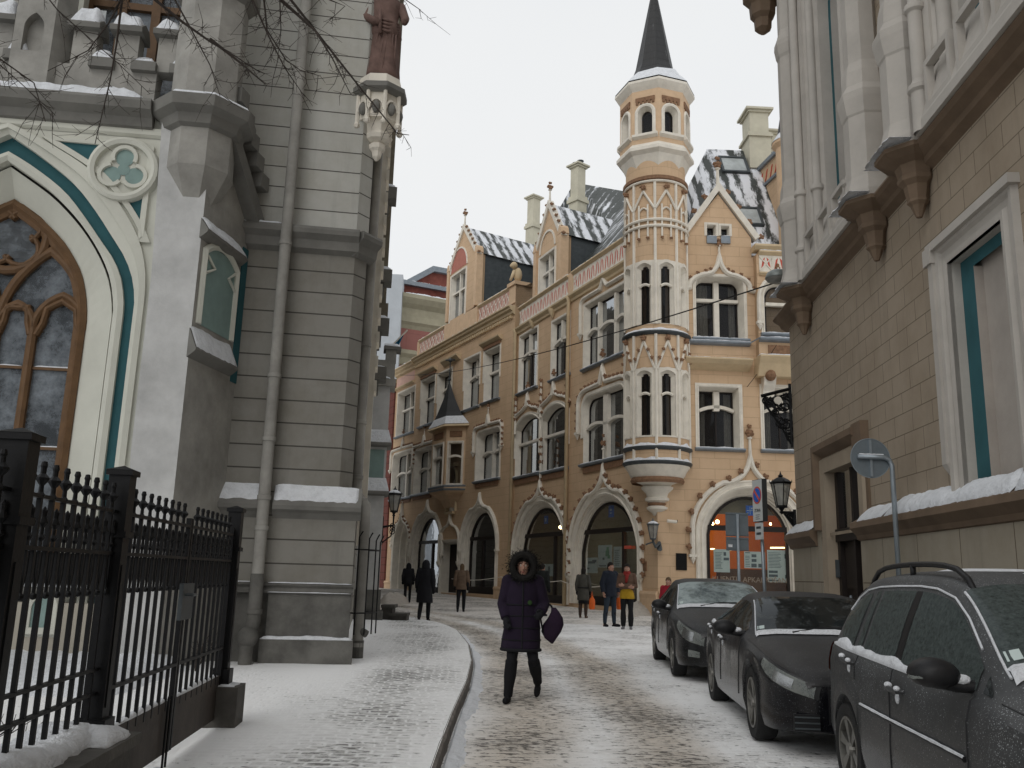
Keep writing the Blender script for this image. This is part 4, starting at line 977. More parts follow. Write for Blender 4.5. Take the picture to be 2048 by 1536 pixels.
# pale stone between the slits (their shared field), ribs, gables
ribs = [-88, -44, -1, 41, 84]
mb = MB()
for a in ribs:
    for z0, z1, r in ((tz(927), tz(903), R0), (tz(899), tz(684), R0), (tz(664), tz(386), R0*.985)):
        mb.tube([tq(a, r+.02, z0), tq(a, r+.02, z1)], .06, 6)
for a in (-65, -22, 20, 62):
    pass
mb.build('ribs', M_trim, tw)
mb = MB(); mk = MB()
for a0, a1 in zip(ribs, ribs[1:]):
    m = (a0+a1)/2; n = 10
    def arcp(a, b, za, zb, k): return [tq(a+(b-a)*i/k, R0+.03, za+(zb-za)*i/k) for i in range(k+1)]
    # steep gable under the second floor window
    z0, z1 = tz(752), tz(697)
    mb.tube(arcp(a0+2, m, z0, z1, 5), .05, 5); mb.tube(arcp(m, a1-2, z1, z0, 5), .05, 5); mk.leafblob(tq(m, R0+.08, z1+.12), .12)
    for s in (.3, .6): mk.leafblob(tq(a0+(m-a0)*s, R0+.1, z0+(z1-z0)*s+.1), .07); mk.leafblob(tq(a1+(m-a1)*s, R0+.1, z0+(z1-z0)*s+.1), .07)
    # tracery collar high up
    z0, z1 = tz(440), tz(405)
    mb.tube(arcp(a0+1, m, z0, z1, 5), .05, 5); mb.tube(arcp(m, a1-1, z1, z0, 5), .05, 5); mk.leafblob(tq(m, R0+.08, z1+.15), .12)
    for q in (a0+(a1-a0)*.3, a0+(a1-a0)*.7):
        mb.tube([tq(q, R0+.03, tz(495)), tq(q, R0+.03, tz(432))], .04, 5); mk.leafblob(tq(q, R0+.06, tz(497)), .07)
    mb.tube([tq(a0+(a1-a0)*(.3+.4*i/6), R0+.03, tz(444)+.12*sin(pi*i/6)) for i in range(7)], .035, 5)
for zc in (462, 474):
    mb.tube([tq(-120+240*i/40, R0+.05, tz(zc)) for i in range(41)], .06, 6)
mb.tube([tq(-120+240*i/40, R0+.04, tz(387)) for i in range(41)], .05, 6)
mb.build('tracery', M_trim, tw); mk.build('crockets', M_brn, tw)
# ledges with snow
for py, g in ((931, .06), (903, .07), (680, .08)):
    mb = MB(); z = tz(py); mb.lathe(TC, [(R0-.05, z-.1), (R0+g*.6, z-.08), (R0+g+.05, z), (R0+g+.05, z+.05), (R0-.05, z+.1)], 40); lo = mb.build('ledge', M_lead, tw)
    mb = MB(); rows = []
    for i in range(41):
        a = -100+200*i/40; f = .6+.5*noise.noise(Vector((i*.35, py, 0)))
        bump_ = 1
        if py == 903: bump_ = .7+1.3*max(0, 1-min(abs(a-c) for c, _ in wa)/14)
        rows.append([tq(a, R0+g+.04, z+.055), tq(a, R0+g*.9, z+.06+.07*f*bump_), tq(a, R0+.02, z+.09+.11*f*bump_), tq(a, R0-.08, z+.1+.1*f*bump_)])
    for r0, r1 in zip(rows, rows[1:]):
        for q in range(3): mb.quad(r0[q], r1[q], r1[q+1], r0[q+1])
    mb.build('snow_cap', M_snow, lo, smooth=False)
# octagonal lantern and spire
o8 = radians(22.5)+cdir+radians(4)-radians(22.5)+radians(22.5)*0
def oct_(r, z, n=8, rot=0): return [Vector((TC.x+cos(cdir+radians(6)+pi/4*i)*r, TC.y+sin(cdir+radians(6)+pi/4*i)*r, z)) for i in range(n)]
zo0, zo1 = tz(345), tz(210)
ro = tr(72.5)/cos(radians(14))
mb = MB(); rings = [oct_(R0*.93, tz(362)), oct_(ro*.98, tz(334)), oct_(ro*1.1, tz(328)), oct_(ro*1.1, tz(322)), oct_(ro, tz(314))]
mb.ring_loft(rings, cap=False); mb.build('lantern_corbel', M_trim, tw)
mb = MB(); zs0, zs1 = tz(314), zo1
mw = []
for i in range(8):
    a, b = oct_(ro, 0)[i], oct_(ro, 0)[(i+1) % 8]
    dv = b-a; L = dv.length; ff = Fr((b.x, b.y), math.degrees(atan2(-dv.y, -dv.x)))   # outward facing
    if (ff.P(L/2, 0, .1)-TC).xy.length < (ff.P(L/2, 0, -.1)-TC).xy.length: ff = Fr((a.x, a.y), math.degrees(atan2(dv.y, dv.x)))
    cx_ = L/2; hw = L*.27; z0_, z1_ = tz(297), tz(243)
    hole = outline(cx_-hw, cx_+hw, z0_, z1_, hw*.8, 6)
    mb.face(ff, outline(0, L, zs0, zs1), [hole])
    wb = MB(); inn = shrink(hole, cx_, hw*.28, 0, .1); wb.strip([ff.P(x, z, 0) for x, z in hole], [ff.P(x, z, -.25) for x, z in inn], closed=True); wb.sweep(ff, upper(hole), ((0, 0), (0, .04), (.07, .06), (.13, .03), (.13, 0)))
    wb.sweep(ff, [(cx_-hw-.22, z0_), (cx_+hw+.22, z0_)], ((0, 0), (0, .14), (.1, .14), (.18, .0)))
    wo = wb.build('lantern_window', M_trim, tw)
    wb = MB(); wb.face(ff, inn, n=-.24); wb.build('pane', M_glass, wo)
    wb = MB(); wb.face(ff, inn, n=-.5); wb.build('room', M_void, wo)
    wb = MB(); wb.sweep(ff, [(cx_-L*.36, tz(226)-.06), (cx_+L*.36, tz(226)-.06)], ((-.08, .0), (-.08, .05), (.08, .05), (.08, 0))); 
    for k in range(5): wb.fbox(ff, cx_-L*.3+k*L*.15-.05, cx_-L*.3+k*L*.15+.05, tz(226)-.26, tz(226)-.14, 0, .05)
    wb.build('carved_band', M_brn, wo)
mb.build('lantern_wall', M_yelp, tw)
mb = MB(); mb.ring_loft([oct_(ro, zo1-.02), oct_(ro*1.08, zo1+.12), oct_(ro*1.15, zo1+.26), oct_(ro*1.15, zo1+.36), oct_(ro*.9, zo1+.4)], cap=False); mb.build('lantern_eave', M_trim, tw)
zap = tz(-40)
def sp(z):
    t = (z-zo1-.4)/(zap-zo1-.4)
    return ro*1.13*(1-t)*(.62+.38*(1-min(1, t/.22))**1.6) if t < .22 else ro*1.13*.62*(1-t)
mb = MB(); zz = [zo1+.4+(zap-zo1-.4)*t for t in (0, .03, .07, .12, .17, .22, .4, .6, .8, .99)]
for z0, z1 in zip(zz, zz[1:]):
    r0, r1 = oct_(sp(z0), z0), oct_(sp(z1), z1)
    for i in range(8):
        j = (i+1) % 8; mb.add([r0[i], r0[j], r1[j], r1[i]], [(0, 1, 2, 3)], [(i*2+0, z0), (i*2+1.5, z0), (i*2+1.5, z1), (i*2, z1)])
mb.tube([Vector((TC.x, TC.y, zap-.3)), Vector((TC.x, TC.y, zap+1.2))], [.09, .02], 6); mb.build('spire', M_slate3, tw)
mb = MB(); rr = [oct_(sp(zz[0])+.02, zz[0]+.02), oct_(sp(zz[1])*.99+.05, zz[1]+.06), oct_(sp(zz[2])*.99+.05, zz[2]+.06)]
top = oct_(sp(zz[3])+.02, zz[3]+.05); top = [p+Vector((0, 0, .25*noise.noise(Vector((i*3.3, 0, 0))))) for i, p in enumerate(top)]; rr.append(top)
mb.ring_loft(rr, cap=False); mb.build('snow_cap', M_snow, tw)
# ------------------------------------------------------------------ roofs
def roofquad(mb, P, flip=False):
    """P: eave left, eave right, ridge right, ridge left"""
    e = (P[1]-P[0]); L = e.length; e.normalize(); uv = []
    nn = e.cross(P[3]-P[0]).normalized(); s_ = nn.cross(e)
    mb.add(P, [tuple(range(len(P)))], [((p-P[0]).dot(e), (p-P[0]).dot(s_)) for p in P])
W = YC.w
mb = MB()
e0 = YC.P(uYC0-1.5, bz1+.1, -.25); e1 = YC.P(-.2, bz1+.1, -.25)
rz_ = YC.w(1256, 407, -4.6); r0 = YC.P(uYC0-1.5, rz_.z, -4.6); r1 = YC.P(YC.q(1262, 405, -4.6)[0], rz_.z, -4.6)
roofquad(mb, [e0, e1, r1, r0]); roofquad(mb, [YC.P(-.2, bz1+.1, -9), YC.P(uYC0-1.5, bz1+.1, -9), r0, r1])
mb.build('roof', M_slate2, YB)
# roof of the left wing
mb = MB(); zE = ZC+1.5
a0, a1 = YA.P(uM-.3, zE, -.5), YA.P(.3, zE, -.5); b0, b1 = YA.P(uM-.3, zE+3.2, -5.5), YA.P(.3, zE+3.2, -5.5)
roofquad(mb, [a0, a1, b1, b0]); mb.poly([a0, b0, YA.P(uM-.3, zE, -9)])
roofquad(mb, [YA.P(uL-2, zl+.4, -.4), YA.P(uM-.2, zl+.4, -.4), YA.P(uM-.2, zl+2.2, -3.5), YA.P(uL-2, zl+2.2, -3.5)])
mb.build('roof', M_slate2, YB)
# steep pyramid behind
apx = YC.w(1143, 374, -5.0); apx2 = YC.w(1165, 368, -5.4)
pb = [YC.w(1012, 520, -3.0), YC.w(1228, 470, -3.5), YC.P(-3, apx.z-7, -10), YC.P(-12, apx.z-7, -10)]
for p in pb[:2]: pass
pb[1].z = pb[0].z = min(pb[0].z, pb[1].z)
mb = MB(); roofquad(mb, [pb[0], pb[1], apx2, apx]); roofpoly(mb, [pb[1], pb[2], apx2]); roofpoly(mb, [pb[2], pb[3], apx, apx2]); roofpoly(mb, [pb[3], pb[0], apx]); mb.build('roof', M_slate2, YB)
# roof over the short front
f0, f1 = YR.P(.35, zR2+.2, -.35), YR.P(uE, zR2+.2, -.35)
ra, rb = YR.w(1414, 298, -4.5), YR.w(1486, 300, -4.5); rb2 = YR.P(uE, rb.z, -4.5)
mb = MB(); roofquad(mb, [f0, f1, rb2, ra]); 
lf = YR.P(-3.2, zR2-.2, -4.5)
roofpoly(mb, [YC.P(-1.2, bz1-.2, -5.5), YC.P(-.2, bz1-.2, -.6), f0, ra]); mb.build('roof', M_slate, YB)
# roof windows
def skylight(px0, py0, px1, py1, fr, n):
    c = fr.w((px0+px1)/2, (py0+py1)/2, n)
    nn = (f1-f0).cross(ra-f0).normalized()
    if nn.dot(CP-c) < 0: nn = -nn
    # project on the roof plane
    d = (c-CP).normalized(); t = (f0-CP).dot(nn)/d.dot(nn); c = CP+d*t
    e = YR.d; s_ = nn.cross(e); s_ = s_ if s_.z > 0 else -s_
    w_, h_ = .62, .62; mb = MB()
    def bx(a0, a1, b0, b1, h0, h1):
        P = [c+e*a+s_*b+nn*h for h in (h0, h1) for b in (b0, b1) for a in (a0, a1)]
        mb.add(P, [(0, 1, 3, 2), (4, 6, 7, 5), (0, 2, 6, 4), (1, 5, 7, 3), (0, 4, 5, 1), (2, 3, 7, 6)])
    bx(-w_, w_, -h_, -h_+.1, -.05, .14); bx(-w_, w_, h_-.1, h_, -.05, .14); bx(-w_, -w_+.1, -h_+.1, h_-.1, -.05, .14); bx(w_-.1, w_, -h_+.1, h_-.1, -.05, .14)
    o = mb.build('roof_window', M_lead, YB)
    mb = MB(); mb.quad(*[c+e*a+s_*b+nn*.09 for a, b in ((-w_+.1, -h_+.1), (w_-.1, -h_+.1), (w_-.1, h_-.1), (-w_+.1, h_-.1))]); mb.build('pane', plain('snowy_sky_glass', (.42, .45, .45), .3, .25, 2, bmp=0) if 'snowy_sky_glass' not in MATS else MATS['snowy_sky_glass'], o)  # pale pane colour paints in the reflected sky along with snow
skylight(1448, 320, 1486, 345, YR, -3.2); skylight(1474, 425, 1512, 446, YR, -1.2)
# side wing rising through the roof on the right, with a small round turret
wx = YR.q(1579, 460, -.4)[0]
wl = YR.w(1502, 360, -3.4); wr_ = YR.w(1562, 300, -.2)
GW = Fr((YR.P(wx, 0, -4.2).x, YR.P(wx, 0, -4.2).y), 2.7-90)      # its left wall: u runs towards the street
def gq(px, py): return GW.q(px, py)
t0, t1 = gq(1500, 362), gq(1562, 302)
mb = MB(); mb.face(GW, [(t0[0], zR2-.5), (4.1, zR2-.5), (4.1, t1[1]), (t0[0], t0[1])]); mb.fbox(GW, t0[0], 4.1, zR2-.5, min(t0[1], t1[1])-.5, -3, -.03)
wg = mb.build('wing_wall', M_yel, YB)
sl0, sl1 = gq(1500, 362), gq(1566, 297)
mb = MB(); mb.sweep(GW, [(sl1[0]+.5, sl1[1]+(sl1[1]-sl0[1])/(sl1[0]-sl0[0])*.5), sl0], ((0, -.2), (0, .12), (.15, .14), (.15, -.2))); mb.build('wing_coping', M_zinc, wg)
mb = MB(); mt = MB(); k = 7
for i in range(k):
    t = i/k; a = (sl0[0]+(sl1[0]-sl0[0])*(t+.05), sl0[1]+(sl1[1]-sl0[1])*(t+.05)); b = (sl0[0]+(sl1[0]-sl0[0])*(t+.12), sl0[1]+(sl1[1]-sl0[1])*(t+.12))
    mb.prism(GW, [(a[0], a[1]-.75), (a[0]+.12, a[1]-.7), (b[0]+.06, b[1]-.25), (b[0]-.06, b[1]-.3)], .0, .03)
mb.build('red_panel', M_red, wg)
mb = MB(); mb.sweep(GW, [(sl1[0], sl1[1]-.95), (sl0[0], sl0[1]-.95)], ((0, 0), (0, .1), (.1, .12), (.12, 0))); mb.build('wing_ledge', M_zinc, wg)
rc = YR.w(1580, 320, -.3); rc_ = Vector((rc.x, rc.y, 0)); rr = .55
z_a = YR.q(1575, 292, -.3)[1]
mb = MB(); mb.lathe(rc_, [(rr, zR2+.3), (rr, z_a-.15), (rr+.14, z_a), (rr+.14, z_a+.12)], 20); st = mb.build('side_turret', M_yelp, YB, smooth=True, sm_angle=30)
mb = MB(); mb.lathe(rc_, [(rr+.16, z_a+.12), (rr*.85, z_a+.5)], 20); mb.build('snow_cap', M_snow, st, smooth=True)
mb = MB(); mb.lathe(rc_, [(rr*.85, z_a+.5), (rr*.45, z_a+1.8), (.02, z_a+4.2)], 20); mb.build('turret_roof', M_slate3, st, smooth=True)
# chimneys
c1 = YC.w(1155, 440, -3.6); chimney(YB, c1, .72, .72, YC.q(1155, 452, -3.6)[1]-1.2, YC.q(1155, 333, -3.6)[1], radians(-50))
c2 = YC.w(1067, 440, -5.5); chimney(YB, c2, .75, .75, YC.q(1067, 500, -5.5)[1]-1.0, YC.q(1067, 396, -5.5)[1], radians(-50), False)
c3 = YR.w(1512, 300, -4.2); chimney(YB, c3, .98, 1.2, YR.q(1512, 335, -4.2)[1]-.3, YR.q(1512, 229, -4.2)[1], radians(2.7), False)
c4 = YR.w(1538, 300, -5.2); chimney(YB, c4, .8, 1.0, YR.q(1538, 335, -5.2)[1]-.3, YR.q(1538, 270, -5.2)[1], radians(2.7), False)
# ------------------------------------------------------------------ dormers
def dormer(fr, px0, px1, pyb, apx_, win, zroof, depth, cheek, roofm, crock=True):
    u0 = fr.q(px0, pyb)[0]; u1 = fr.q(px1, pyb)[0]; c = (u0+u1)/2; zb = fr.q((px0+px1)/2, pyb)[1]
    za = fr.q(*apx_)[1]; zs = zroof
    hole = OP(fr, win[0], win[1]); ho = outline(*hole)
    mb = MB(); mb.face(fr, [(u0, zb), (u1, zb), (u1, zs), (c, za), (u0, zs)], [ho], n=.0)
    mb.quad(fr.P(u1, zb, 0), fr.P(u1, zs, 0), fr.P(u1, zs, -.5), fr.P(u1, zb, -.5)); mb.quad(fr.P(u0, zb, 0), fr.P(u0, zs, 0), fr.P(u0, zs, -.5), fr.P(u0, zb, -.5))
    d = mb.build('dormer', M_yel, YB)
    wb = MB(); inn = shrink(ho, (hole[0]+hole[1])/2, .08, 0, .05); wb.strip([fr.P(x, z, 0) for x, z in ho], [fr.P(x, z, -.3) for x, z in inn], closed=True); wb.sweep(fr, upper(ho), ((0, 0), (0, .05), (.1, .07), (.14, 0)))
    cc = (hole[0]+hole[1])/2; zt = hole[2]+(hole[3]-hole[2])*.62
    wb.fbox(fr, cc-.07, cc+.07, hole[2], hole[3], -.28, -.1); wb.fbox(fr, inn[0][0], cc-.07, zt-.06, zt+.06, -.275, -.1); wb.fbox(fr, cc+.07, inn[1][0], zt-.06, zt+.06, -.275, -.1)
    wo = wb.build('dormer_window', M_trim, d)
    wb = MB(); wb.face(fr, inn, n=-.29); wb.build('dormer_pane', M_glass, d)
    wb = MB(); wb.face(fr, ho, n=-.7); wb.build('room', M_void, d)
    sl_ = [(u1+.12, zs-.1), (c, za+.12), (u0-.12, zs-.1)]
    mb = MB(); mb.sweep(fr, sl_, ((-.12, -.2), (-.12, .1), (.1, .12), (.1, -.2))); mb.build('dormer_coping', M_trim, d)
    mb = MB(); [mb.leafblob(fr.P(u, z, .05), .1) for u, z in knobs(fr, sl_, .5, .1, off=.2) if abs(u-c) > .2]; mb.build('crockets', M_brn, d)
    finial(fr, d, c, za+.2, 1.1, n=0, r=.15)
    for u in (u0, u1):
        mb = MB(); mb.fbox(fr, u-.16, u+.16, zb, zs+.05, -.3, .12); mb.prism(fr, [(u-.2, zs+.05), (u+.2, zs+.05), (u+.12, zs+.35), (u, zs+.5), (u-.12, zs+.35)], -.3, .14); mb.build('dormer_pier', M_yelp, d)
    mb = MB(); e = .12
    for s_, uu in ((1, u1), (-1, u0)):
        P = [fr.P(uu+s_*e, zs+.02, -.2), fr.P(c, za+.1, -.2), fr.P(c, za+.1-.25, -depth), fr.P(uu+s_*e, zs-.25, -depth)]
        roofquad(mb, [P[0], P[3], P[2], P[1]])
    mb.build('dormer_roof', roofm, d)
    mb = MB()
    for uu in (u0+.05, u1-.05): mb.quad(fr.P(uu, zb-.3, -.5), fr.P(uu, zs+.02, -.5), fr.P(uu, zs-.22, -depth), fr.P(uu, zb-.3, -depth))
    mb.build('dormer_cheek', M_lead, d)
    # ornamental arch in the gable
    mb = MB(); r_ = (u1-u0)*.3; zc_ = hole[3]+.25
    arc = [(cc+r_*cos(t), zc_+r_*1.1*sin(t)) for t in [pi*i/10 for i in range(11)]]; mb.sweep(fr, arc, ((-.05, 0), (-.05, .06), (.05, .06), (.05, 0))); mb.build('gable_arch', M_trim, d)
    return d, arc
d1, arc = dormer(YA, 896, 951, 628, (928, 458), ((904, 556), (929, 630)), YA.q(925, 528)[1], 6.5, 0, M_slate)
mb = MB(); mb.face(YA, [(p[0], p[1]) for p in arc], n=.02); mb.build('gable_panel', M_rose, d1)
d2, arc = dormer(YC, 1072, 1122, 582, (1099, 412), ((1081, 520), (1109, 585)), YC.q(1100, 488)[1], 4.5, 0, M_slate)
# ------------------------------------------------------------------ rooms behind the glass
mb = MB()
zf = 5.3
for fr, a, b, h in ((YA, uL-5, -.1, ZC-.1), (YC, uYC0-.2, -1.3, ZT), (YR, 1.2, uE, zR2-.1)):
    mb.quad(fr.P(a, 4.6 if fr is not YA else 4.2, -1.3), fr.P(b, 4.6 if fr is not YA else 4.2, -1.3), fr.P(b, h, -1.3), fr.P(a, h, -1.3))
mb.quad(YA.P(uL-9, -.2, -2.2), YA.P(-.1, -.2, -2.2), YA.P(-.1, 4.6, -2.2), YA.P(uL-9, 4.6, -2.2))
mb.build('dark_interior', M_void, YB)
M_orange = plain('orange_wall', (.60, .22, .04), .8, .08, 1.2, bmp=0)
M_olive = plain('olive_wall', (.23, .20, .13), .8, .1, 1.2, bmp=0)
M_paper = plain('poster_paper', (.50, .58, .56), .7, .06, 5, bmp=0)
M_ink = plain('poster_ink', (.09, .12, .13), .7, .2, 5, bmp=0)
M_green = plain('poster_green', (.12, .30, .17), .7, .2, 5, bmp=0)
M_blue = plain('blue_sticker', (.02, .12, .50), .6, .1, 8, bmp=0)
M_bulb = emis('lit_bulb', (1, .72, .33), 14); M_tube = emis('lit_tube', (1, .78, .36), 5)
def room(fr, u0, u1, z0, z1, n0, n1, wallm, name='shop_room'):
    mb = MB(); P = [fr.P(u, z, n) for n in (n0, n1) for z in (z0, z1) for u in (u0, u1)]
    mb.add(P, [(0, 1, 3, 2), (0, 2, 6, 4), (1, 5, 7, 3), (0, 4, 5, 1), (2, 3, 7, 6)])
    return mb.build(name, wallm, YB)
def lamp_at(p, e, col=(1, .62, .28), r=.12):
    l = bpy.data.lights.new('shop_lamp', 'POINT'); l.energy = e; l.color = col; l.shadow_soft_size = r
    o = bpy.data.objects.new('shop_lamp', l); COL.objects.link(o); o.parent = YB; o.location = p-LOC[YB.name]
# right shop: strongly lit orange room
fr, w, (u0, u1, z0, z1, zt), d = ARCH[2]
rm = room(fr, .95, u1+1.5, z0-.3, z1+.2, -4.2, -d-.25, M_orange)
lamp_at(fr.P((u0+u1)/2, 3.1, -2.3), 30); lamp_at(fr.P(u0+1.0, 4.2, -2.8), 12)
mb = MB(); mb.ball(fr.w(1434.8, 1043.7, -2.5), .08); mb.ball(fr.w(1424, 1047, -2.5), .08); mb.ball(fr.w(1541, 1048, -2.6), .05); mb.build('lit_bulb', M_bulb, rm)
mb = MB()
for x0, x1, y in ((1421, 1429, 1098), (1457, 1475, 1100), (1541, 1569, 1095.5)):
    a = fr.w(x0, y, -2.0); b = fr.w(x1, y, -2.0); mb.tube([a, b], .03, 6)
mb.build('lit_tube', M_tube, rm)
mb = MB(); mb.fbox(fr, u0-.3, u1+1, z0-.2, z0+.85, -1.6, -1.1); mb.fbox(fr, u0+.8, u1, z0+.85, z0+1.25, -2.2, -1.7); mb.build('shop_counter', plain('counter', (.14, .075, .035), .6), rm)
mb = MB(); mb.fbox(fr, .95, u1+1.5, zt+.55, z1+.2, -1.0, -.85); mb.build('ceiling_drop', M_olive, rm)  # olive panel stands for the ceiling and the reflection across the glass top
def poster(fr, d, x0, y0, x1, y1, bits=(), par=None, m=None, k=0):
    a = fr.q(x0, y1, -d-.06); b = fr.q(x1, y0, -d-.06)
    mb = MB(); mb.fbox(fr, a[0], b[0], a[1], b[1], -d-.075, -d-.06); p = mb.build('poster', m or M_paper, par)
    for mm, L in bits:
        mb = MB()
        for (s0, t0, s1, t1) in L: mb.fbox(fr, a[0]+(b[0]-a[0])*s0, a[0]+(b[0]-a[0])*s1, a[1]+(b[1]-a[1])*t0, a[1]+(b[1]-a[1])*t1, -d-.062, -d-.054)
        mb.build('print', mm, p)
def lines(a, b, c, d, n): return [(a, b+(d-b)*i/n, a+(c-a)*random.uniform(.7, 1), b+(d-b)*i/n+(d-b)/n*.3) for i in range(n)]
poster(fr, d, 1428, 1099, 1459, 1144, [(M_ink, [(.62, .72, .78, .88), (.62, .52, .95, .64)]+lines(.1, .15, .55, .9, 12))], w)
poster(fr, d, 1489, 1104, 1530, 1136, [(M_ink, [(.05, .9, .28, .95), (.35, .66, .58, .84), (.35, .38, .58, .56), (.33, .06, .58, .28), (.66, .06, .92, .28)]+lines(.05, .1, .28, .8, 7))], w)
poster(fr, d, 1536, 1101, 1578, 1164, [(M_ink, [(.78, .74, .95, .88), (.05, .28, .45, .36), (.05, .16, .45, .24), (.05, .03, .3, .08), (.78, .12, .93, .24), (.38, .03, .5, .07)]+lines(.05, .45, .7, .95, 11))], w)
poster(fr, d, 1492, 1011.5, 1508, 1031, [(M_paper, [(.1, .48, .9, .52), (.48, .1, .52, .9), (.2, .2, .3, .3), (.65, .65, .8, .8)])], w, M_blue)
# middle and left shop windows on the street side: dim olive rooms with a warm lamp
fr, w, (u0, u1, z0, z1, zt), d = ARCH[1]
rm = room(fr, u0-.3, u1+.25, z0-.3, z1+.2, -2.6, -d-.25, M_olive); lamp_at(fr.P(u1-.5, 3.1, -1.6), 16); lamp_at(fr.P(u0+1.2, 2.8, -1.7), 8, (.8, .95, .8))
mb = MB(); mb.ball(fr.w(1271, 1039, -1.6), .09); mb.build('lit_bulb', M_bulb, rm)
mb = MB(); mb.fbox(fr, u0+(u1-u0)*.8, u1+.2, z0-.2, z1, -1.9, -1.8); mb.build('orange_partition', M_orange, rm)
poster(fr, d, 1217, 1010, 1227.5, 1035, [(M_paper, [(.3, .3, .6, .4), (.3, .55, .6, .7)])], w, M_blue)
poster(fr, d, 1196, 1089.5, 1224, 1135, [(M_ink, [(.34, .34, .48, .44), (.1, .05, .6, .1)]), (M_green, [(.55, .5, .8, .75), (.62, .68, .78, .9), (.7, .4, .86, .55)])], w)
poster(fr, d, 1227, 1093, 1243, 1135, [(M_ink, lines(.15, .1, .8, .9, 9))], w)
poster(fr, d, 1172, 1115, 1195, 1146, [(M_ink, [(.2, .62, .8, .76), (.55, .7, .9, .85), (.1, .25, .3, .35)])], w)
mb = MB(); a = fr.q(1250, 1098, -d+.06); b = fr.q(1263, 1091, -d+.06); mb.fbox(fr, a[0], b[0], a[1], b[1], -d+.07, -d+.1); mb.build('red_sign', M_red, w)
fr, w, (u0, u1, z0, z1, zt), d = ARCH[0]
rm = room(fr, u0-.3, u1+.3, z0-.3, z1+.2, -2.4, -d-.25, M_olive); lamp_at(fr.P(u1-.6, zt+.9, -1.7), 17)
mb = MB(); mb.ball(fr.w(1121, 1054.5, -1.6), .09); mb.build('lit_bulb', M_bulb, rm)
poster(fr, d, 1088, 1031, 1096, 1048, [(M_paper, [(.3, .3, .6, .7)])], w, M_blue)
poster(fr, d, 1087, 1128, 1106, 1152, [(M_ink, [(.5, .2, .7, .8)])], w)
# ------------------------------------------------------------------ grey guild hall on the left
pl0 = ground(515, 1343); _n = Fr((0, 0), 8.6).n
LW = Fr(tuple((pl0-_n*.14).xy), 8.6)
GH = root('grey_guild_hall', 'grey rendered neo-Gothic hall with white pointed window, snowy ledges and corner buttress', 'building', (pl0.x, pl0.y, gz(pl0.y)))
uc0 = LW.q(697, 700)[0]; uI = LW.q(440, 900)[0]-.6
CS = LW.P(uc0, 0); LCc = Fr((CS.x, CS.y), 57.2); uce = LCc.q(722, 700)[0]; CE = LCc.P(uce, 0); SW = Fr((CE.x, CE.y), 98.6)
zl1, zl2 = LW.q(600, 1012, .1)[1], LW.q(620, 470, .1)[1]
uP = LW.q(708, 1100)[0]         # right end of the square pier below the ledge
def hz(py, n=.0, px=610): return LW.q(px, py, n)[1]
mb = MB()
ZTOP = 17.5
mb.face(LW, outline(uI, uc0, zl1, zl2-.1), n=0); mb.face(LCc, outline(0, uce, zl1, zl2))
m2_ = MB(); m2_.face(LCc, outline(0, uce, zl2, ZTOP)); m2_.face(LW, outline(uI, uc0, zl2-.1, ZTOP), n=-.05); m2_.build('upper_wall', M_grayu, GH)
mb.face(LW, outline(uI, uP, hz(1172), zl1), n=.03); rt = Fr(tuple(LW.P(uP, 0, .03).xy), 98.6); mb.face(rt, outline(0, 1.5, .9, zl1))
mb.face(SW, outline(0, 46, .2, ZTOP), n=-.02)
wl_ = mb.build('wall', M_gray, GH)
# plinths
z1p, z2p = hz(1280, .16), hz(1186, .1)
xl = LW.q(515, 1320, .14)[0]
mb = MB(); mb.fbox(LW, xl, uP+.07, -.3, z1p, -.2, .14); mb.fbox(LW, xl+.07, uP, z1p, z2p, -.2, .06); mb.fbox(LW, uI, xl+.12, -.3, z2p, -.25, -.05)
for k, (za, nn) in enumerate(((z2p, .12), )): 
    mb.sweep(LW, [(uI, z2p+.14), (uP+.03, z2p+.14)], ((0, 0), (0, .07), (.03, .1), (.07, .06), (.11, .11), (.15, .1), (.15, 0)))
pp = mb.build('plinth', M_grayd, GH)
snowcap(LW, pp, xl, uP+.06, z1p, .06, .14, .05); snowcap(LW, pp, xl+.05, uP, z2p+.135, .0, .1, .022); snowcap(LW, pp, xl+.05, uP, z2p-.0, .05, .12, .015)
snowcap(LW, pp, uI, xl-.1, z2p+.135, -.05, .08, .02)
# sloping ledge below the second stage
mb = MB(); ZL = zl1; hh = .30
for a, b in ((uI, LW.q(528, 1000)[0]), (LW.q(548, 1000)[0], uP+.07)):
    mb.add([LW.P(x, z, n) for x in (a, b) for z, n in ((ZL-.19, .03), (ZL-.15, .06), (ZL-.1, .1), (ZL-.06, .17), (ZL, .18), (ZL+hh, -.0))], [(i, i+1, i+7, i+6) for i in range(5)]+[tuple(range(6)), tuple(range(6, 12))])
lg = mb.build('ledge', M_graym, GH)
for a, b in ((uI+.05, LW.q(526, 1000)[0]), (LW.q(549, 1000)[0], uP+.02)): snowcap(LW, lg, a, b, ZL+.05, .0, .145, .05, z_back=ZL+hh-.005)
# ledge at the second floor, going round the chamfer
mb = MB(); pr = ((0, -.05), (0, .2), (.05, .22), (.12, .21), (.2, .12), (.34, .1), (.4, 0), (.4, -.05))
mb.sweep(LW, [(uI, zl2+.12), (uc0+.06, zl2+.12)], pr); mb.sweep(LCc, [(-.05, zl2+.12), (uce+.12, zl2+.12)], pr)
lg2 = mb.build('ledge', M_graym, GH); snowcap(LW, lg2, uI+.4, LW.q(572, 440)[0], zl2+.12, 0, .2, .07); snowcap(LW, lg2, LW.q(600, 450)[0], uc0, zl2+.12, 0, .16, .03)
